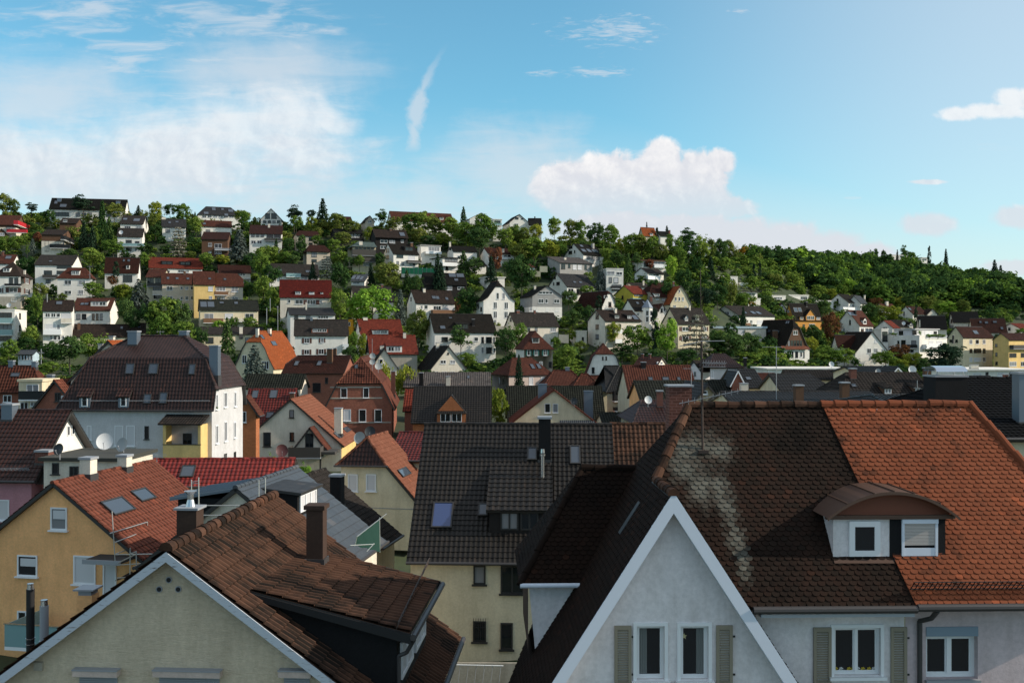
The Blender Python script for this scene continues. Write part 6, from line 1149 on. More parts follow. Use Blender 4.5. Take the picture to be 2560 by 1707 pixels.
        m = MB(); m.tube(e0+Vector((0, -.06, -.03)), e1+Vector((0, -.06, -.03)), .06, 8); m.build('gutter', [flatmat('blue_white_paint', (0, 0, 0, 1))], o2)
    boxd()
    c = H.hit('R1', 545, 580, A, nL); M = Matrix((Vector((0, 1, 0)), Vector((1, 0, tL)).normalized(), nL)).transposed().to_4x4(); M.translation = c
    m = MB(); m.box(-.14, -.45, 0, .14, .45, .05); m.build('skylight', [GUTT], H.root).matrix_local = M
    # chimneys behind the ridge
    c = H.loc(at(*S('B4', 1108, 760), 28.2)); m = MB(); m.box(c.x-.32, c.y, zr-1.5, c.x+.32, c.y+.6, c.z); m.box(c.x-.37, c.y-.05, c.z+.002, c.x+.37, c.y+.65, c.z+.05, 1); m.build('chimney', [BRICKC, GREYP], H.root)
    c = H.loc(at(*S('B5', 1687, 672), 28.6)); m = MB(); m.box(c.x-.47, c.y, zr-1.5, c.x+.47, c.y+.8, c.z); m.box(c.x-.49, c.y-.02, c.z+.002, c.x+.49, c.y+.82, c.z+.05, 1)
    for dx in (-.4, .4):
        for dy in (.1, .7): m.tube((c.x+dx, c.y+dy, c.z+.05), (c.x+dx*.9, c.y+dy, c.z+.2), .012, 5, None, 1)
    N = 10
    for i in range(N):
        a0, a1 = math.pi*i/N, math.pi*(i+1)/N; f = lambda t: (c.y+.4-.42*math.cos(t), c.z+.16+.16*math.sin(t))
        (y0, z0), (y1, z1) = f(a0), f(a1); m.face([(c.x-.45, y0, z0), (c.x+.45, y0, z0), (c.x+.45, y1, z1), (c.x-.45, y1, z1)], 2, None, True)
    m.build('chimney', [wallmat('black'), GREYP, flatmat('polished_sheet', (.6, .65, .7, 1), .12, 1.0)], H2.root)
    # aerial mast
    b = H.wor(H.hit('B4', 1310, 1345, E, nM)); D = b.y; zz = lambda y: CZ+(CY-S('B4', 0, y)[1])/F*D; m = MB(); o = thing('antenna_mast', 'tall rusty aerial mast rising from the lichen-streaked dark roof', 'antenna', b)
    m.tube((0, 0, -.1), (-.03, 0, zz(345)-b.z), .028, 8); m.tube((-.03, 0, zz(345)-b.z), (-.06, 0, CZ+(CY-672)/F*D-b.z), .008, 6); m.box(-.12, -.14, -.06, .12, .02, .02); m.box(-.045, -.05, zz(560)-b.z, .05, .05, zz(500)-b.z); m.build('pole', [RUST], o)
    wx = lambda x: ((S('B4', x, 0)[0]-CX)/F*D)-b.x
    for (x0, y0, x1, y1, r, k) in ((1095, 388, 1290, 342, .010, 0), (1285, 342, 1508, 338, .010, 0), (1092, 912, 1655, 792, .010, 10), (1300, 540, 1520, 545, .007, 9), (1310, 575, 1515, 578, .007, 0)):
        m = MB(); p0 = Vector((wx(x0), -.05, zz(y0)-b.z)); p1 = Vector((wx(x1), -.05, zz(y1)-b.z)); m.tube(p0, p1, r, 6)
        for i in range(k): q = p0.lerp(p1, (i+.5)/k); m.tube(q+Vector((0, -.25, .03)), q+Vector((0, .25, -.03)), .005, 5); m.tube(q+Vector((0, 0, -.07)), q+Vector((0, 0, .07)), .004, 5)
        m.build('aerial_arm', [GREYP], o)
near_right()
# ------------------------------------------------------------------ dishes, aerials, scaffolding
def dish(T, x0, x1, y0, y1, D, mat, label, turn=0, tilt=18, sq=None):
    p = at(*S(T, (x0+x1)/2, (y0+y1)/2), D); r = max((x1-x0), (y1-y0))/2*TL[T][2]*D/F
    o = thing('satellite_dish', label, 'satellite dish', (p.x, p.y, p.z-r*1.25), R(turn), 'satellite dishes on the roofs')
    m = MB(); N = 22; K = 5; c = Vector((0, 0, r*1.25)); t = R(tilt); ax = Vector((0, -math.cos(t), math.sin(t))); sx = Vector((1, 0, 0)); sy = sx.cross(ax)*-1
    def pt(k, i): q = k/K; a = 2*math.pi*i/N; return c+ax*(.22*r*q*q)+(sx*math.cos(a)*.94+sy*math.sin(a))*r*q
    for k in range(K):
        for i in range(N):
            if k == 0: m.face([pt(0, 0), pt(1, i), pt(1, i+1)], 0, None, True)
            else: m.face([pt(k, i), pt(k+1, i), pt(k+1, i+1), pt(k, i+1)], 0, None, True)
    m.build('reflector', [mat], o)
    m = MB(); f = c+ax*r*.95-sy*r*.35; m.tube(c-sy*r*.95+ax*.1*r, f, .018, 5); m.tube(f, f-ax*.09, .035, 8); m.build('feed_arm', [GREYP], o)
    m = MB(); m.tube((0, .06, -.5*r), (0, .06, r*1.3), .03, 6); m.tube((0, .06, r*1.25), c, .03, 6); m.build('mount', [GREYP], o)
DW = flatmat('dish_white', (.60, .60, .60, 1), .5); DG = flatmat('dish_grey', (.30, .31, .31, 1), .5); DB = flatmat('dish_black', (.025, .027, .03, 1), .5); DR = flatmat('dish_red', (.075, .022, .022, 1), .5)
dish('B1', 885, 1040, 1045, 1188, 66, DW, 'large white dish on the mossy flat roof', 12)
dish('B1', 1070, 1185, 1080, 1212, 64, DG, 'pale grey dish on the chimney stub of the flat roof', -22)
dish('B1', 498, 588, 1132, 1242, 60, DB, 'black dish beside the white end gable', -14)
dish('B2', 628, 728, 1214, 1332, 112, DR, 'dark red dish below the salmon-roofed gable', 16)
dish('B2', 1342, 1446, 1098, 1212, 118, DG, 'light grey dish beside the orange side wall', -10)
dish('B2', 1435, 1540, 1058, 1142, 121, DB, 'blue-black dish in front of the brick villa', 4)
dish('B2', 1488, 1532, 375, 432, 152, DG, 'upper small grey dish on the villa mast', 4)
dish('B2', 1484, 1533, 430, 487, 152, DG, 'lower small grey dish on the villa mast', 8)
dish('B2', 1534, 1592, 464, 532, 151, DG, 'tilted grey dish on the villa tiles', 14)
dish('B3', 1564, 1632, 858, 928, 148, DB, 'dark dish right of the cream gable with red verges', -8)
dish('B4', 778, 840, 843, 918, 90, DW, 'white dish left of the orange chimney', 8)
dish('B5', 1286, 1362, 568, 640, 118, DW, 'round white dish above the speckled ridge', -6)
dish('B5', 982, 1036, 600, 640, 118, DG, 'half-hidden grey dish behind the speckled ridge', -2)
dish('B5', 556, 608, 534, 572, 200, DW, 'small white dish on the long flat hall', 0)
dish('T4', 1228, 1262, 898, 925, 290, DW, 'tiny white dish on the penthouse roof', -10)
dish('T1', 1095, 1128, 352, 392, 342, DW, 'distant white dish on a grey-brown roof', 5)
dish('T1', 62, 104, 1018, 1062, 258, DW, 'white dish above the flat block at far left', 5)
m = MB(); m.tube((0, 0, -2), (0, 0, 4.6), .03, 6); o = thing('antenna_mast', 'thin mast carrying dishes on the brick villa', 'antenna', at(*S('B2', 1507, 520), 152.5)); m.build('pole', [GREYP], o)
def aerial(T, x, yt, yb, D, arms, label, r=.03):
    k = TL[T][2]*D/F; b = at(*S(T, x, yb), D); hgt = (yb-yt)*k; o = thing('antenna', label, 'antenna', b, 0, 'roof aerials'); m = MB(); m.tube((0, 0, -.6), (0, 0, hgt), r, 6); m.build('pole', [GREYP], o)
    for (y, x0, x1, n) in arms:
        m = MB(); z = (yb-y)*k; a, c = (x0-x)*k, (x1-x)*k; m.tube((a, -.04, z), (c, -.04, z), r*.6, 5)
        for i in range(n): q = a+(c-a)*(i+.5)/n; m.tube((q, -.3, z), (q, .25, z), r*.35, 4); m.tube((q, -.04, z-.12), (q, -.04, z+.12), r*.35, 4)
        m.build('aerial_arm', [GREYP], o)
aerial('B4', 1205, 575, 745, 100, [(592, 1128, 1290, 3)], 'dark aerial left of the tall mast')
aerial('B4', 1986, 385, 830, 84, [(395, 1855, 2040, 0), (500, 1975, 2010, 2)], 'slim steel aerial in front of the swept gable')
aerial('B5', 1370, 700, 820, 104, [(770, 1335, 1400, 2)], 'small aerial between the round-top dormers')
aerial('B1', 378, 265, 360, 128, [(300, 350, 408, 2), (345, 345, 410, 1)], 'white aerial beside the garden greenhouse', .045)
aerial('B1', 1470, 100, 140, 93, [(108, 1435, 1510, 3)], 'aerial on the mansard ridge', .025)
aerial('T1', 825, 680, 790, 300, [(685, 800, 850, 2), (760, 810, 840, 1)], 'aerial right of the red pyramid roof', .06)
aerial('T1', 433, 935, 990, 262, [], 'white lamp-like pole on the row house ridge', .1)
aerial('T2', 98, 1065, 1200, 270, [], 'pale lamp post beside the beige wine-roofed house', .1)
aerial('T2', 130, 975, 1075, 280, [], 'thin post left of the wine-red roof', .09)
aerial('B1', 1440, 1225, 1310, 63, [(1232, 1380, 1530, 0), (1245, 1385, 1530, 0)], 'railing post at the end of the mossy flat roof', .02)
ALU = flatmat('aluminium', (.52, .52, .50, 1), .4, .7)
def frame2(T, pts_, D, label, rungs):
    a = [at(*S(T, x, y), D) for x, y in pts_]; O = (a[0]+a[2])/2; o = thing('ladder', label, 'ladder', O); m = MB()
    m.tube(a[0]-O, a[1]-O, .022, 6); m.tube(a[2]-O, a[3]-O, .022, 6); m.build('stile', [ALU], o); m = MB()
    for t in rungs: m.tube(a[0].lerp(a[1], t)-O, a[2].lerp(a[3], t)-O, .016, 6)
    m.build('rung', [ALU], o)
frame2('L2', [(210, 420), (210, 212), (258, 515), (258, 196)], 40.5, 'left aluminium ladder frame sticking up behind the near roof', [.88, .93])
frame2('L2', [(660, 360), (660, 212), (703, 335), (703, 198)], 38.5, 'right aluminium ladder frame below the slate ridge', [.80, .92])
o = thing('scaffold', 'grey tube scaffold between the orange-yellow house and the near roof', 'scaffold', at(*S('L1', 860, 900), 44)); O = o.location.copy()
def sc(x, y, D): return at(*S('L1', x, y), D)-O
for nm, segs in (('upright', [((748, 420, 46), (778, 900, 46)), ((985, 490, 50), (980, 720, 50)), ((870, 665, 44), (868, 860, 44)), ((910, 690, 43), (912, 815, 43)), ((1162, 430, 54), (1160, 590, 54)), ((1278, 210, 41), (1282, 400, 41)), ((1327, 195, 41), (1329, 515, 41))]),
                 ('rail', [((735, 568, 46), (985, 492, 50)), ((768, 628, 46), (985, 545, 50)), ((985, 545, 50), (1162, 485, 54)), ((775, 705, 46), (975, 630, 50)), ((780, 770, 46), (912, 705, 43)), ((770, 710, 46), (1075, 705, 44)), ((780, 865, 46), (870, 862, 44)), ((870, 705, 44), (910, 690, 43)), ((775, 780, 46), (975, 768, 44)), ((1325, 382, 41), (1700, 384, 41)), ((1329, 447, 41), (1560, 449, 41))])):
    for a, b in segs: m = MB(); m.tube(sc(*a), sc(*b), .024, 6); m.build(nm, [ALU], o)
m = MB(); a, b = sc(770, 880, 46), sc(935, 790, 48); m.slab([a, b, b+Vector((.3, 1.0, 0)), a+Vector((.3, 1.0, 0))], Vector((0, 0, 1)), .05); m.build('deck_board', [WOOD], o)
NET = flatmat('green_net', (.003, .036, .025, 1), .8)
o = thing('scaffold', 'scaffold edge draped with green safety net at the slate eave', 'scaffold', at(*S('L2', 1390, 690), 41)); O = o.location.copy()
def s2(x, y, D): return at(*S('L2', x, y), D)-O
m = MB()
P0, P1, Q0, Q1 = s2(1300, 650, 38), s2(1470, 690, 43), s2(1315, 590, 38), s2(1466, 468, 43)
NN = 12
for i in range(NN):
    for j in range(4):
        f = lambda u, v: (P0.lerp(P1, u)).lerp(Q0.lerp(Q1, u), v)+Vector((0, .12*math.sin(u*19+v*5), -.05*abs(math.sin(u*12.5))*v))
        m.face([f(i/NN, j/4), f((i+1)/NN, j/4), f((i+1)/NN, (j+1)/4), f(i/NN, (j+1)/4)], 0, None, True)
m.build('safety_net', [NET], o)
m = MB()
for (a, b) in (((1300, 655, 38), (1316, 585, 38)), ((1468, 695, 43), (1466, 462, 43)), ((1315, 590, 38), (1512, 438, 44)), ((1270, 648, 37.5), (1430, 640, 39)), ((1380, 690, 39), (1430, 635, 40))): m.tube(s2(*a), s2(*b), .018, 6)
m.build('tube_frame', [ALU], o)
GN = flatmat('garden_net', (.03, .22, .10, 1), .8)
o = thing('fence', 'green netting fence on a white wall in the hillside garden', 'fence', at(*S('T2', 1500, 755), 335)); O = o.location.copy(); m = MB(); a, b = at(*S('T2', 1335, 750), 338)-O, at(*S('T2', 1725, 765), 332)-O
m.slab([a, b, b+Vector((0, 0, 2.2)), a+Vector((0, 0, 2.2))], Vector((0, -1, 0)), .1); m.build('netting', [GN], o)
m = MB(); m.slab([a-Vector((0, .05, 1.2)), b-Vector((0, .05, 1.2)), b-Vector((0, .05, 0)), a-Vector((0, .05, 0))], Vector((0, -1, 0)), .25); m.build('base_wall', [wallmat('offwhite')], o)
for i in range(11):
    p = a.lerp(b, i/10); m = MB(); m.tube(p-Vector((0, .1, 0)), p+Vector((0, -.1, 2.4)), .06, 5); m.build('post', [GREYP], o)
def garden_wall(T, x0, y0, x1, y1, D, hh, label, wm='offwhite'):
    a, b = at(*S(T, x0, y0), D), at(*S(T, x1, y1), D); O = (a+b)/2; m = MB(); z = Vector((0, 0, hh)); m.slab([a-O-z, b-O-z, b-O, a-O], Vector((0, -1, 0)), .4); o = m.build('garden_wall', [wallmat(wm)]); o.location = O; tag(o, label, 'wall')
garden_wall('T3', 255, 680, 325, 682, 335, 2.0, 'cream terrace wall beside the concrete saw-tooth terrace', 'cream')
garden_wall('T3', 160, 722, 262, 728, 322, 1.8, 'low pale wall below the tiny white hut', 'cream')
garden_wall('T2', 2150, 1228, 2330, 1232, 272, 3.0, 'white retaining wall below the tall white villa')
garden_wall('T3', 430, 1305, 520, 1312, 262, 2.2, 'beige garden wall left of the whitewashed shed', 'beige')
o = thing('street_lamp', 'pale lamp post on the lane beside the flame-orange roof', 'lamp', at(*S('T2', 200, 1290), 232)); m = MB(); m.tube((0, 0, 0), (0, 0, 6), .07, 6); m.build('pole', [GREYP], o); m = MB(); m.box(-.1, -.7, 5.95, .1, .1, 6.1); m.build('lamp_head', [GREYP], o)
# ------------------------------------------------------------------ plants
def leafmat(name, a, b, tr=.3):
    m = bpy.data.materials.new(name); m.use_nodes = True; nt = m.node_tree; b0 = nt.nodes['Principled BSDF']; nt.nodes.remove(b0); out = nt.nodes['Material Output']
    geo = nd(nt, 'ShaderNodeNewGeometry'); tc = nd(nt, 'ShaderNodeTexCoord'); oi = nd(nt, 'ShaderNodeObjectInfo')
    n = noi(nt, tc.outputs['Object'], 4.0, 3, .6); mx = nd(nt, 'ShaderNodeMath', operation='MULTIPLY_ADD'); nt.links.new(geo.outputs['Random Per Island'], mx.inputs[0]); mx.inputs[1].default_value = .55; nt.links.new(n, mx.inputs[2])
    c = mixrgb(nt, rmp(nt, mx.outputs[0], .35, 1.15), a+(1,), b+(1,))
    hs = nd(nt, 'ShaderNodeHueSaturation'); nt.links.new(c, hs.inputs['Color'])
    v = nd(nt, 'ShaderNodeMath', operation='MULTIPLY_ADD'); nt.links.new(oi.outputs['Random'], v.inputs[0]); v.inputs[1].default_value = .5; v.inputs[2].default_value = .75; nt.links.new(v.outputs[0], hs.inputs['Value'])
    hu = nd(nt, 'ShaderNodeMath', operation='MULTIPLY_ADD'); nt.links.new(oi.outputs['Random'], hu.inputs[0]); hu.inputs[1].default_value = -.035; hu.inputs[2].default_value = .517; nt.links.new(hu.outputs[0], hs.inputs['Hue'])
    d = nd(nt, 'ShaderNodeBsdfDiffuse'); t = nd(nt, 'ShaderNodeBsdfTranslucent'); nt.links.new(hs.outputs[0], d.inputs[0]); nt.links.new(hs.outputs[0], t.inputs[0])
    ms = nd(nt, 'ShaderNodeMixShader'); ms.inputs[0].default_value = tr; nt.links.new(d.outputs[0], ms.inputs[1]); nt.links.new(t.outputs[0], ms.inputs[2]); nt.links.new(ms.outputs[0], out.inputs[0]); return m
LM = {'g': leafmat('leaf_green', (0.0701, 0.1350, 0.0264), (0.1906, 0.2700, 0.0501)), 'G': leafmat('leaf_dark_green', (0.0301, 0.0685, 0.0245), (0.0843, 0.1441, 0.0409)), 'y': leafmat('leaf_yellow_green', (0.1330, 0.1778, 0.0234), (0.2850, 0.3101, 0.0460)),
      'o': leafmat('leaf_olive', (0.0741, 0.1112, 0.0251), (0.1758, 0.2098, 0.0485)), 'l': leafmat('leaf_bright_green', (0.1103, 0.2249, 0.0264), (0.2608, 0.4140, 0.0591)), 's': leafmat('needle_blue_grey', (0.0601, 0.0900, 0.0810), (0.1806, 0.2069, 0.1777)),
      'k': leafmat('needle_black_green', (0.0160, 0.0359, 0.0245), (0.0441, 0.0756, 0.0409)), 'r': leafmat('leaf_reddish', (0.1004, 0.0450, 0.0300), (0.2206, 0.0990, 0.0446)), 'a': leafmat('leaf_autumn', (0.2565, 0.1368, 0.0167), (0.3990, 0.2371, 0.0251)), 'e': leafmat('needle_pale_grey', (0.1505, 0.1530, 0.1139), (0.3410, 0.3240, 0.2506))}
BARK = flatmat('bark', (.07, .055, .042, 1), .9)
CN = {'g': 'mid green', 'G': 'dark green', 'y': 'yellow-green', 'o': 'olive green', 'l': 'bright green', 's': 'blue-grey', 'k': 'black-green', 'r': 'reddish brown', 'a': 'autumn yellow', 'e': 'pale grey'}
rng = np.random.default_rng(11)
def rdir(n):
    v = rng.normal(size=(n, 3)); return v/np.linalg.norm(v, axis=1)[:, None]
def cards(C, Nn, size, asp=1.0):
    """leaf faces: centres C, facing Nn"""
    n = len(C); h_ = rdir(n); U = np.cross(Nn, h_); U /= np.linalg.norm(U, axis=1)[:, None]+1e-9; V_ = np.cross(Nn, U); s_ = size*rng.uniform(.6, 1.35, (n, 1))
    a = U*s_*.5; b = V_*s_*.5*asp
    return np.stack([C-a-b*.4, C+b*-1.0, C+a-b*.3, C+a*.5+b, C-a*.6+b*.8], 1)   # ragged five-sided leaf clump
def crown(kind, seed, dens=1.0):
    global rng; rng = np.random.default_rng(seed); out = []
    def clumps(cen, rad, per, size, flat=1.0, jit=.75):
        for c, r in zip(cen, rad):
            k = int(per*dens); d = rdir(k); d[:, 2] = np.where(rng.random(k) < .72, np.abs(d[:, 2]), d[:, 2])
            p = c + d*r*np.array([1, 1, flat])*rng.uniform(.55, 1.08, (k, 1)); nn = d*jit+rdir(k)*(1-jit)*1.2; nn /= np.linalg.norm(nn, axis=1)[:, None]; out.append(cards(p, nn, size))
    if kind in ('d', 'b'):
        n = 34 if kind == 'd' else 16; d = rdir(n); rr = rng.uniform(.45, 1.0, (n, 1))**.5; cen = d*rr*np.array([.38, .38, .40])*(rng.uniform(.85, 1.15, (n, 1)))+np.array([0, 0, .53])
        if kind == 'b': cen[:, 2] = np.abs(cen[:, 2]-.5)*1.6+.1
        clumps(cen, rng.uniform(.09, .20, n), 80, .050)
        for q in range(5): a = rng.uniform(0, 6.28); out.append(cards(np.array([[.40*math.cos(a), .40*math.sin(a), rng.uniform(.4, .9)]])+rng.normal(size=(26, 3))*.05, rdir(26), .042))
    elif kind == 'p':
        n = 26; d = rdir(n); cen = d*np.array([.36, .36, .33])*rng.uniform(.4, 1.05, (n, 1))+np.array([0, 0, .60]); clumps(cen, rng.uniform(.11, .19, n), 85, .042, .6)
    elif kind in ('f', 'e'):
        tiers = 15 if kind == 'f' else 9
        for t in range(tiers):
            z = .05+.92*t/tiers; r = .5*(1-z)**(.85 if kind == 'f' else .55)*rng.uniform(.82, 1.12); k = max(4, int(11*(1-z)+3)); a0 = rng.uniform(0, 6)
            for i in range(k):
                a = a0+6.283*i/k+rng.uniform(-.2, .2); L_ = r*rng.uniform(.75, 1.12); m_ = int((13 if kind == 'f' else 20)*dens*(.5+L_*1.6))+3; q = rng.uniform(.12, 1, m_)**.7
                dr = (.14 if kind == 'f' else .02)*L_; p = np.stack([np.cos(a)*L_*q, np.sin(a)*L_*q, z-dr*q*q*2+rng.normal(size=m_)*.008], 1)+rng.normal(size=(m_, 3))*np.array([.018, .018, .008]); nn = rdir(m_)*.55+np.array([.3*math.cos(a), .3*math.sin(a), .75]); nn /= np.linalg.norm(nn, axis=1)[:, None]; out.append(cards(p, nn, .062 if kind == 'f' else .055))
    elif kind == 'c':
        n = 30; z = rng.uniform(.03, .97, n); w = .36*np.sin(np.pi*np.clip(z*.86+.12, 0, 1))**.6; a = rng.uniform(0, 6.28, n); cen = np.stack([np.cos(a)*w*.6, np.sin(a)*w*.6, z], 1); clumps(cen, rng.uniform(.09, .13, n)*1.6*np.clip(w*2.4, .3, 1), 60, .050, .8)
    elif kind == 'w':
        for i in range(70):
            a = rng.uniform(0, 6.28); r = .46*rng.random()**.5; zt = .95-.5*r*rng.uniform(.6, 1.4); L_ = rng.uniform(.25, .6); m_ = int(26*dens); q = rng.random(m_); p = np.stack([np.cos(a)*(r+.05*q), np.sin(a)*(r+.05*q), zt-L_*q], 1)+rng.normal(size=(m_, 3))*.018; out.append(cards(p, rdir(m_)*.6+np.array([.4*math.cos(a), .4*math.sin(a), 0]), .045, 1.3))
    return np.concatenate(out, 0)
def leafmesh(name, Q, mat):
    me = bpy.data.meshes.new(name); n = len(Q); me.vertices.add(n*5); me.vertices.foreach_set('co', Q.reshape(-1).astype(np.float32)); me.loops.add(n*5); me.loops.foreach_set('vertex_index', np.arange(n*5, dtype=np.int32)); me.polygons.add(n); me.polygons.foreach_set('loop_start', np.arange(0, n*5, 5, dtype=np.int32)); me.polygons.foreach_set('loop_total', np.full(n, 5, dtype=np.int32))
    me.materials.append(mat); me.update(calc_edges=True); me.validate(); return me
NV = {'d': 6, 'b': 3, 'p': 3, 'f': 4, 'e': 2, 'c': 3, 'w': 2}
CQ = {}; CM = {}
def cq(kind, i):
    if (kind, i) not in CQ: CQ[(kind, i)] = crown(kind, 100*ord(kind)+i)
    return CQ[(kind, i)]
def cmesh(kind, i, col):
    if (kind, i, col) not in CM: CM[(kind, i, col)] = leafmesh('crown', cq(kind, i), LM[col])
    return CM[(kind, i, col)]
def trunkmesh(kind):
    m = MB(); top = .9 if kind in 'fce' else .62
    m.tube((0, 0, -.25), (0, 0, .25), .032, 7, .024); m.tube((0, 0, .25), (.01, 0, top), .024, 7, .006)
    if kind in 'dpwb':
        for i in range(6): a = i*1.9; z = .28+.05*i; m.tube((0, 0, z), (.26*math.cos(a), .26*math.sin(a), z+.26), .012, 5, .004)
    else:
        for i in range(10): a = i*2.4; z = .1+.08*i; r = .4*(1-z); m.tube((0, 0, z), (r*math.cos(a), r*math.sin(a), z-.04), .007, 4, .002)
    return m.mesh('trunk', [BARK])
TM = {k: trunkmesh(k) for k in NV}
KN = {'d': ('broadleaf_tree', 'leafy tree', 'tree'), 'b': ('bush', 'round bush', 'bush'), 'p': ('pine_tree', 'rounded pine', 'tree'), 'f': ('fir_tree', 'pointed fir', 'tree'), 'e': ('cedar_tree', 'feathery cedar', 'tree'), 'c': ('cypress_tree', 'slim cypress', 'tree'), 'w': ('willow_tree', 'drooping willow', 'tree')}
TREES = []
prnd = random.Random(5)
def tree(T, kind, col, x, yt, yb, w, D=None, roof=False):
    px, pt = S(T, x, yt); _, pb = S(T, x, yb); D = D or hillD(px, pb); k = TL[T][2]*D/F
    zb = at(px, pb, D).z; zg = ground(px, D)-.3; zt = at(px, pt, D).z; zb = zb if roof else (min(zb, zg+.4*(zt-zg)) if zb > zg else zb)
    H_ = zt-zb; W_ = w*k; X = (px-CX)/F*D
    o = link(KN[kind][0], None, None, (X, D, zb)); o.empty_display_size = 1; o.rotation_euler.z = prnd.uniform(0, 6.28); i = prnd.randrange(NV[kind])
    c = link('crown', cmesh(kind, i, col), o, (0, 0, H_*(.10 if kind in 'dpw' else .02))); c.scale = (W_*1.06, W_*1.06, H_*(.93 if kind in 'dpw' else 1.0))
    t = link('trunk', TM[kind], o); t.scale = (max(W_*.6, H_*.3),)*2+(H_,)
    TREES.append((o, kind, col, px, (pt+pb)/2, D, H_, pt))
    return o
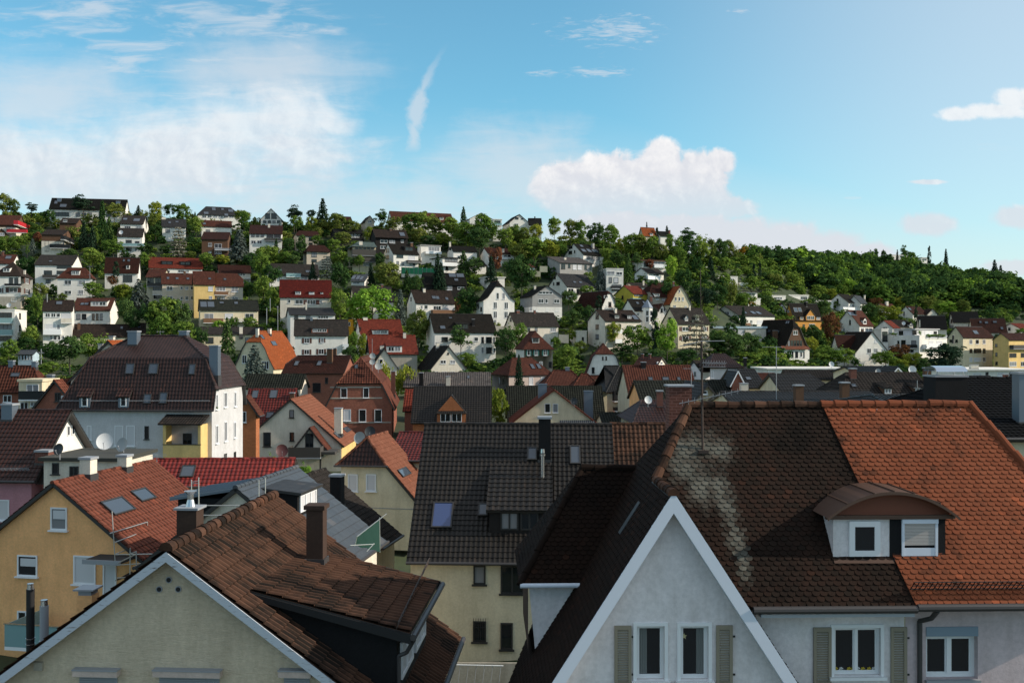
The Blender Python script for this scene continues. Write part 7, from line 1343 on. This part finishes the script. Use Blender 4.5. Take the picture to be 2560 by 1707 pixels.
TD = {
'T1': 'd o 30 20 215 150;d o 130 70 210 120;p k 290 100 215 130;d G 450 165 330 120;p k 765 35 245 230;f G 940 65 470 150;d o 1050 105 260 180;f k 1270 118 215 85;d y 1425 85 300 130;d G 1560 115 215 130;d g 1680 112 270 160;f G 1790 178 250 45;d o 2220 165 300 160;f G 1000 215 520 140;f k 770 260 520 120;f k 850 305 540 120;c g 890 335 490 50;c g 920 335 480 40;d g 1040 440 600 200;e e 1640 300 600 190;d G 1430 300 420 120;d g 1800 230 400 130;d o 1400 200 330 100;f s 2200 330 620 240;d g 2240 170 360 110;b g 252 475 575 40;f s 300 420 560 90;d r 345 370 480 90;d g 150 410 560 190;d g 45 410 570 170;d G 640 520 600 160;d g 850 520 700 220;d G 250 590 800 170;c k 1065 635 850 90;d r 1030 770 850 110;d g 1320 560 720 140;d g 1900 560 690 150;d y 2050 580 660 140;d G 2300 560 720 130;d y 1130 840 1000 180;f s 1275 790 1050 230;d g 850 830 970 180;d o 370 840 990 150;d g 345 940 1200 130;d G 1150 980 1220 170;d g 1500 980 1300 340;d G 1650 1000 1300 220;d G 1390 1010 1300 190;d g 1480 1130 1380 240;d G 1230 1080 1300 170;f G 2085 1140 1480 180;d l 2010 1180 1290 130;d g 2140 1150 1280 120;d g 2300 1150 1280 160;d g 80 1360 1560 190;d G 640 1330 1600 320;d g 850 1310 1560 270;d G 480 1380 1580 220;d g 1690 1180 1400 210;d G 1850 1250 1450 120;d l 1345 860 980 130;d G 2290 830 1000 130;d o 570 930 1010 100;d g 280 1230 1420 160;d G 250 1330 1480 150;d g 560 560 600 90;d o 1750 540 620 110;d G 1330 470 590 150;d g 470 1560 1640 190;d g 1240 1300 1420 110',
'T2': 'p k 350 120 330 190;f k 612 48 310 170;p k 505 150 290 110;d g 370 220 350 130;d y 510 230 370 110;d o 730 200 360 200;d o 860 255 400 170;d y 1040 320 470 120;p G 1140 160 340 150;d o 1270 230 350 130;f G 1345 180 260 55;d g 1420 190 400 170;d g 1550 185 400 210;d o 1650 240 420 170;f G 1905 125 260 95;d g 1800 240 430 210;d g 1930 285 500 260;d g 2100 215 500 260;d G 2050 330 560 230;d g 2290 325 530 160;d o 1500 330 480 170;d y 1720 380 500 150;d G 1570 400 500 130;d G 300 420 560 110;d G 415 400 600 110;f G 185 420 530 60;d g 110 500 660 260;d g 265 550 670 170;d o 800 370 500 180;d g 715 430 560 130;d g 760 540 690 160;e s 650 570 800 180;d G 780 660 940 200;d G 850 600 700 110;f k 1055 640 880 110;d o 1200 640 900 270;d G 140 680 880 180;d g 45 560 800 180;d g 70 780 1030 200;d g 150 870 1100 110;f G 1385 710 900 120;d G 1470 770 960 150;f k 1668 550 900 150;f G 1905 530 760 170;f k 1700 640 900 130;d G 2010 600 760 180;f k 2160 580 830 150;d r 2205 520 750 140;d G 2320 640 800 130;d r 1850 975 1110 60;d G 1940 890 1180 220;d l 1070 880 1290 420;d l 930 960 1260 230;d g 770 910 1170 200;f s 1325 880 1230 150;d o 1490 1090 1420 260;p G 1880 1230 1530 250;d G 2290 1240 1520 220;d g 1930 1480 1610 210;f G 668 1240 1520 200;b l 410 1450 1510 90;d g 880 1290 1500 130;d G 870 1420 1568 170;d y 985 1310 1560 120;d o 560 330 430 120;d G 1600 680 780 100;d g 560 400 500 120;d g 950 580 700 110;d o 610 1180 1260 90;d g 1330 1230 1330 130;d y 2200 1200 1270 100;d G 340 580 690 130;d G 1140 560 700 110;f k 520 630 800 90',
'T3': 'd g 30 310 480 170;d o 105 330 500 150;d y 220 300 470 130;d g 390 230 440 130;d o 540 245 470 140;d g 635 265 480 120;d G 760 290 520 180;d g 905 300 540 190;d y 1000 430 560 120;d g 1105 380 590 190;d o 1190 395 600 170;d g 1285 410 610 170;d g 1480 400 640 180;f k 1237 265 335 55;c k 1330 325 415 55;f k 1422 300 390 95;p G 1610 335 450 200;d G 1620 440 650 190;d g 1735 410 680 180;d o 1810 440 690 150;d G 1905 440 700 180;d o 2000 450 690 160;d g 2080 560 740 160;d a 2130 505 650 90;d G 2230 490 680 180;d G 2325 500 650 150;d a 2250 600 690 75;d g 200 420 640 260;d o 80 480 650 220;d y 350 450 620 180;d g 450 480 590 130;d G 90 590 960 290;d G 960 540 700 150;d g 875 520 640 140;f G 1068 550 860 140;p G 1150 560 720 120;d r 1262 620 700 95;d l 1455 590 800 130;d G 1580 700 960 170;f k 1822 580 820 130;c k 2275 640 900 60;c k 2222 660 900 55;f s 812 620 900 120;d g 700 730 830 100;b G 1195 740 810 110;d g 690 860 950 150;d G 520 900 1080 160;d G 1300 800 960 120;d k 1750 880 1080 220;d G 1885 850 1060 200;d o 2010 820 1060 130;d g 2085 930 1060 180;d a 2200 1010 1060 75;d G 2335 950 1060 120;c k 800 950 1090 110;d g 1000 1010 1090 110;d G 560 1080 1260 170;d G 690 1050 1250 150;c k 1312 1075 1510 115;d l 1425 1180 1520 230;e e 1695 1095 1510 300;d y 930 1200 1400 140;d g 1150 1230 1500 280;d G 1010 1390 1530 220;f k 2122 1040 1320 95;d G 2000 1290 1560 330;d G 1880 1280 1520 160;d G 2170 1300 1560 260;d y 552 1255 1370 75;d g 55 1215 1490 190;d g 400 1330 1450 110;d G 510 1400 1575 210;d o 630 1370 1500 160;d G 1610 1440 1570 200;d G 1330 1440 1580 190;d g 150 480 640 160;d y 20 460 620 130;d G 660 440 560 110;d o 1370 480 640 150;d g 1540 520 700 140;d G 1690 600 800 120;d g 1980 620 760 130;d o 2150 680 830 120;d G 1420 830 990 110;d G 2330 740 900 130',
'T4': 'd G 505 690 880 160;d r 585 820 1110 190;d G 420 930 1090 170;d y 400 1040 1200 130;d g 560 1120 1310 260;d g 700 1140 1310 220;d g 490 1180 1310 180;d g 100 1190 1320 200;d g 260 1245 1320 160;d G 930 730 900 180;d r 985 680 760 130;d o 1030 740 870 130;d y 1150 755 900 170;d y 1220 670 760 110;d l 1665 715 830 190;d o 1470 660 780 150;c k 1360 745 900 62;d r 1200 1110 1240 200;d g 1080 1170 1320 260;d y 1330 1180 1310 200;d g 960 1180 1290 140;d k 1620 1110 1390 350;d G 1450 1230 1340 160;d G 30 1050 1250 140;d g 650 560 680 170;d o 850 590 690 180;d y 560 590 690 150;d G 345 340 620 200;d g 230 440 640 180;d o 60 450 640 160;f k 350 330 620 150;p G 1262 198 290 120;c k 1480 205 320 55;f k 1633 218 325 80;f k 2080 320 460 115;f k 2135 370 480 90;d G 975 232 310 90;d G 1060 235 310 50;f k 1187 228 310 55;d g 1320 265 340 120;d G 800 1230 1330 90;d g 620 1000 1130 120;d y 1230 1240 1330 130;d g 470 560 680 160;d g 740 640 760 120;d o 1780 700 840 150;d g 1570 700 800 130;d G 1290 640 770 140;d g 2330 960 1060 120;d G 1530 860 930 80',
'B': ''}
for T in ('T1', 'T2', 'T3', 'T4'):
    for it in TD[T].split(';'):
        q = it.split(); tree(T, q[0], q[1], *[float(v) for v in q[2:6]])
tree('B2', 'w', 'y', 1620, 440, 900, 170, 178); tree('B2', 'w', 'y', 1820, 470, 900, 250, 180); tree('B2', 'f', 's', 430, 280, 680, 300, 208)
tree('B3', 'f', 'k', 1092, 450, 770, 120, 196); tree('B3', 'd', 'y', 915, 790, 1180, 190, 160); tree('B3', 'b', 'y', 870, 740, 900, 70, 165); tree('B2', 'b', 'l', 880, 1360, 1500, 170, 104); tree('B2', 'b', 'l', 600, 1270, 1420, 130, 108)
tree('B1', 'b', 'g', 1992, 785, 825, 26, 85.5, True)
tree('B4', 'd', 'g', 60, 380, 620, 200, 224); tree('B4', 'd', 'o', 700, 480, 620, 120, 210); tree('T4', 'b', 'g', 1155, 985, 1030, 75, 288, True); tree('T4', 'b', 'l', 1390, 970, 1025, 40, 286, True)
for it in 'd g 1560 1010 1048 150;d l 1480 1010 1050 70'.split(';'):
    q = it.split(); tree('T4', q[0], q[1], *[float(v) for v in q[2:6]], D=284, roof=True)
# labels for the trees: colour, size, kind and what stands nearest
SZ = lambda h_: 'low' if h_ < 5 else ('small' if h_ < 9 else ('tall' if h_ < 15 else 'very tall'))
groups = {}
for tr in TREES:
    o, kind, col, px, py, D, hh, pt = tr; best = min(HS, key=lambda q: (max(q[4]-px, px-q[5], 0)*1.0)**2+((q[6]+q[7])/2-py)**2*1.2+(60 if len(q[3]) > 46 else 0)+.3*(px-q[0])**2)
    if px < best[4]+.2*(best[5]-best[4]): rel = 'left of'
    elif px > best[5]-.2*(best[5]-best[4]): rel = 'right of'
    elif D < best[2]: rel = 'in front of'
    else: rel = 'behind'
    groups.setdefault((CN[col], SZ(hh), KN[kind][1], rel, best[3]), []).append(tr)
ORD = ['first', 'second', 'third', 'fourth', 'fifth', 'sixth', 'seventh', 'eighth']
for (cn, sz, kn, rel, sh), L_ in groups.items():
    L_.sort(key=lambda t: t[3])
    for i, t in enumerate(L_):
        pre = '' if len(L_) == 1 else ('leftmost ' if i == 0 else ('rightmost ' if i == len(L_)-1 else ORD[i]+' from left, '))
        lab = '%s%s %s %s %s the %s' % (pre, sz, cn, kn, rel, sh)
        tag(t[0], ' '.join(lab.split()[:16]), KN[t[1]][2], 'bushes' if t[1] == 'b' else 'trees on the hillside')
# ------------------------------------------------------------------ undergrowth and far wood
def scatter(name, spots, kinds, col, dens, label=None):
    parts = []
    for (x, y, z, w, hh, i) in spots:
        kd, vi = kinds[i % len(kinds)]; Q = cq(kd, vi); n = max(60, int(len(Q)*dens)); sel = rng.integers(0, len(Q), n); q = Q[sel]; a = rng.uniform(0, 6.28); ca, sa = math.cos(a), math.sin(a); g = 1.0/math.sqrt(max(dens, .05))**.75
        cen = q.mean(axis=1, keepdims=True); q = cen+(q-cen)*g
        X = (q[..., 0]*ca-q[..., 1]*sa)*w+x; Y_ = (q[..., 0]*sa+q[..., 1]*ca)*w+y; Z = q[..., 2]*hh+z; parts.append(np.stack([X, Y_, Z], -1))
    o = link(name, leafmesh(name, np.concatenate(parts, 0), col)); o['kind'] = 'stuff'
    if label: o['label'] = label[0]; o['category'] = label[1]
    return o
rr = random.Random(3)
boxes = [(q[4]-4, q[5]+4, q[6], q[7], q[2]) for q in HS]
def free(px, D, py):
    for (a, b, t, bt, d) in boxes:
        if a < px < b and d-1.5 < D < d+11: return False
    return True
def spots(n, pxr, dr, wr, hr, cond=None):
    out = []; k = 0
    while len(out) < n and k < n*12:
        k += 1; px = rr.uniform(*pxr); D = math.sqrt(rr.uniform(dr[0]**2, dr[1]**2)); py = groundpy(px, D)
        if not free(px, D, py) or (cond and not cond(px, D)): continue
        w = rr.uniform(*wr); out.append(((px-CX)/F*D, D, ground(px, D)-.5, w, rr.uniform(*hr), rr.randrange(99)))
    return out
wood = lambda px, D: D > interp([(1500, 900), (1800, 440), (2000, 425), (2200, 420), (2400, 425), (2700, 420)], px)
nw = lambda px, D: not wood(px, D)
scatter('undergrowth', spots(1700, (-150, 2700), (205, 520), (4, 8), (2.2, 4.4), nw), [('d', 0), ('b', 0), ('b', 1), ('d', 3)], LM['g'], .16, ('green shrubs filling the gardens between the houses', 'shrubs'))
scatter('dark_undergrowth', spots(1100, (-150, 2700), (200, 520), (4, 8), (2.5, 5), nw), [('d', 1), ('b', 2), ('d', 2)], LM['G'], .16, ('dark shrubs between the houses', 'shrubs'))
scatter('yellow_undergrowth', spots(380, (-150, 2700), (205, 450), (2.5, 6), (1.8, 3.6), nw), [('d', 4), ('b', 1)], LM['o'], .16, ('yellowish shrubs in the hillside gardens', 'shrubs'))
for nm, n, c, hr in (('far_wood', 900, 'g', (7, 11)), ('dark_far_wood', 1300, 'G', (7, 11)), ('olive_far_wood', 350, 'l', (6, 9))):
    scatter(nm, spots(n, (1600, 2900), (415, 730), (9, 15), (hr[0]-3, hr[1]+2), wood), [('d', i) for i in range(6)], LM[c], .2, ('dense broadleaf wood covering the far ridge', 'wood'))
cw = lambda px, D: groundpy(px, D) < interp(CREST, px)+48 and D < 470
scatter('ridge_shrubs', spots(200, (-100, 1900), (395, 470), (5, 9), (4, 6.5), cw), [('d', i) for i in range(6)], LM['o'], .25, ('olive shrubs along the ridge line', 'shrubs'))

scatter('slope_undergrowth', spots(500, (1500, 2300), (340, 470), (4, 8), (2.5, 5)), [('d', 0), ('b', 0), ('d', 2)], LM['g'], .16, ('shrubs on the slope below the wood', 'shrubs'))
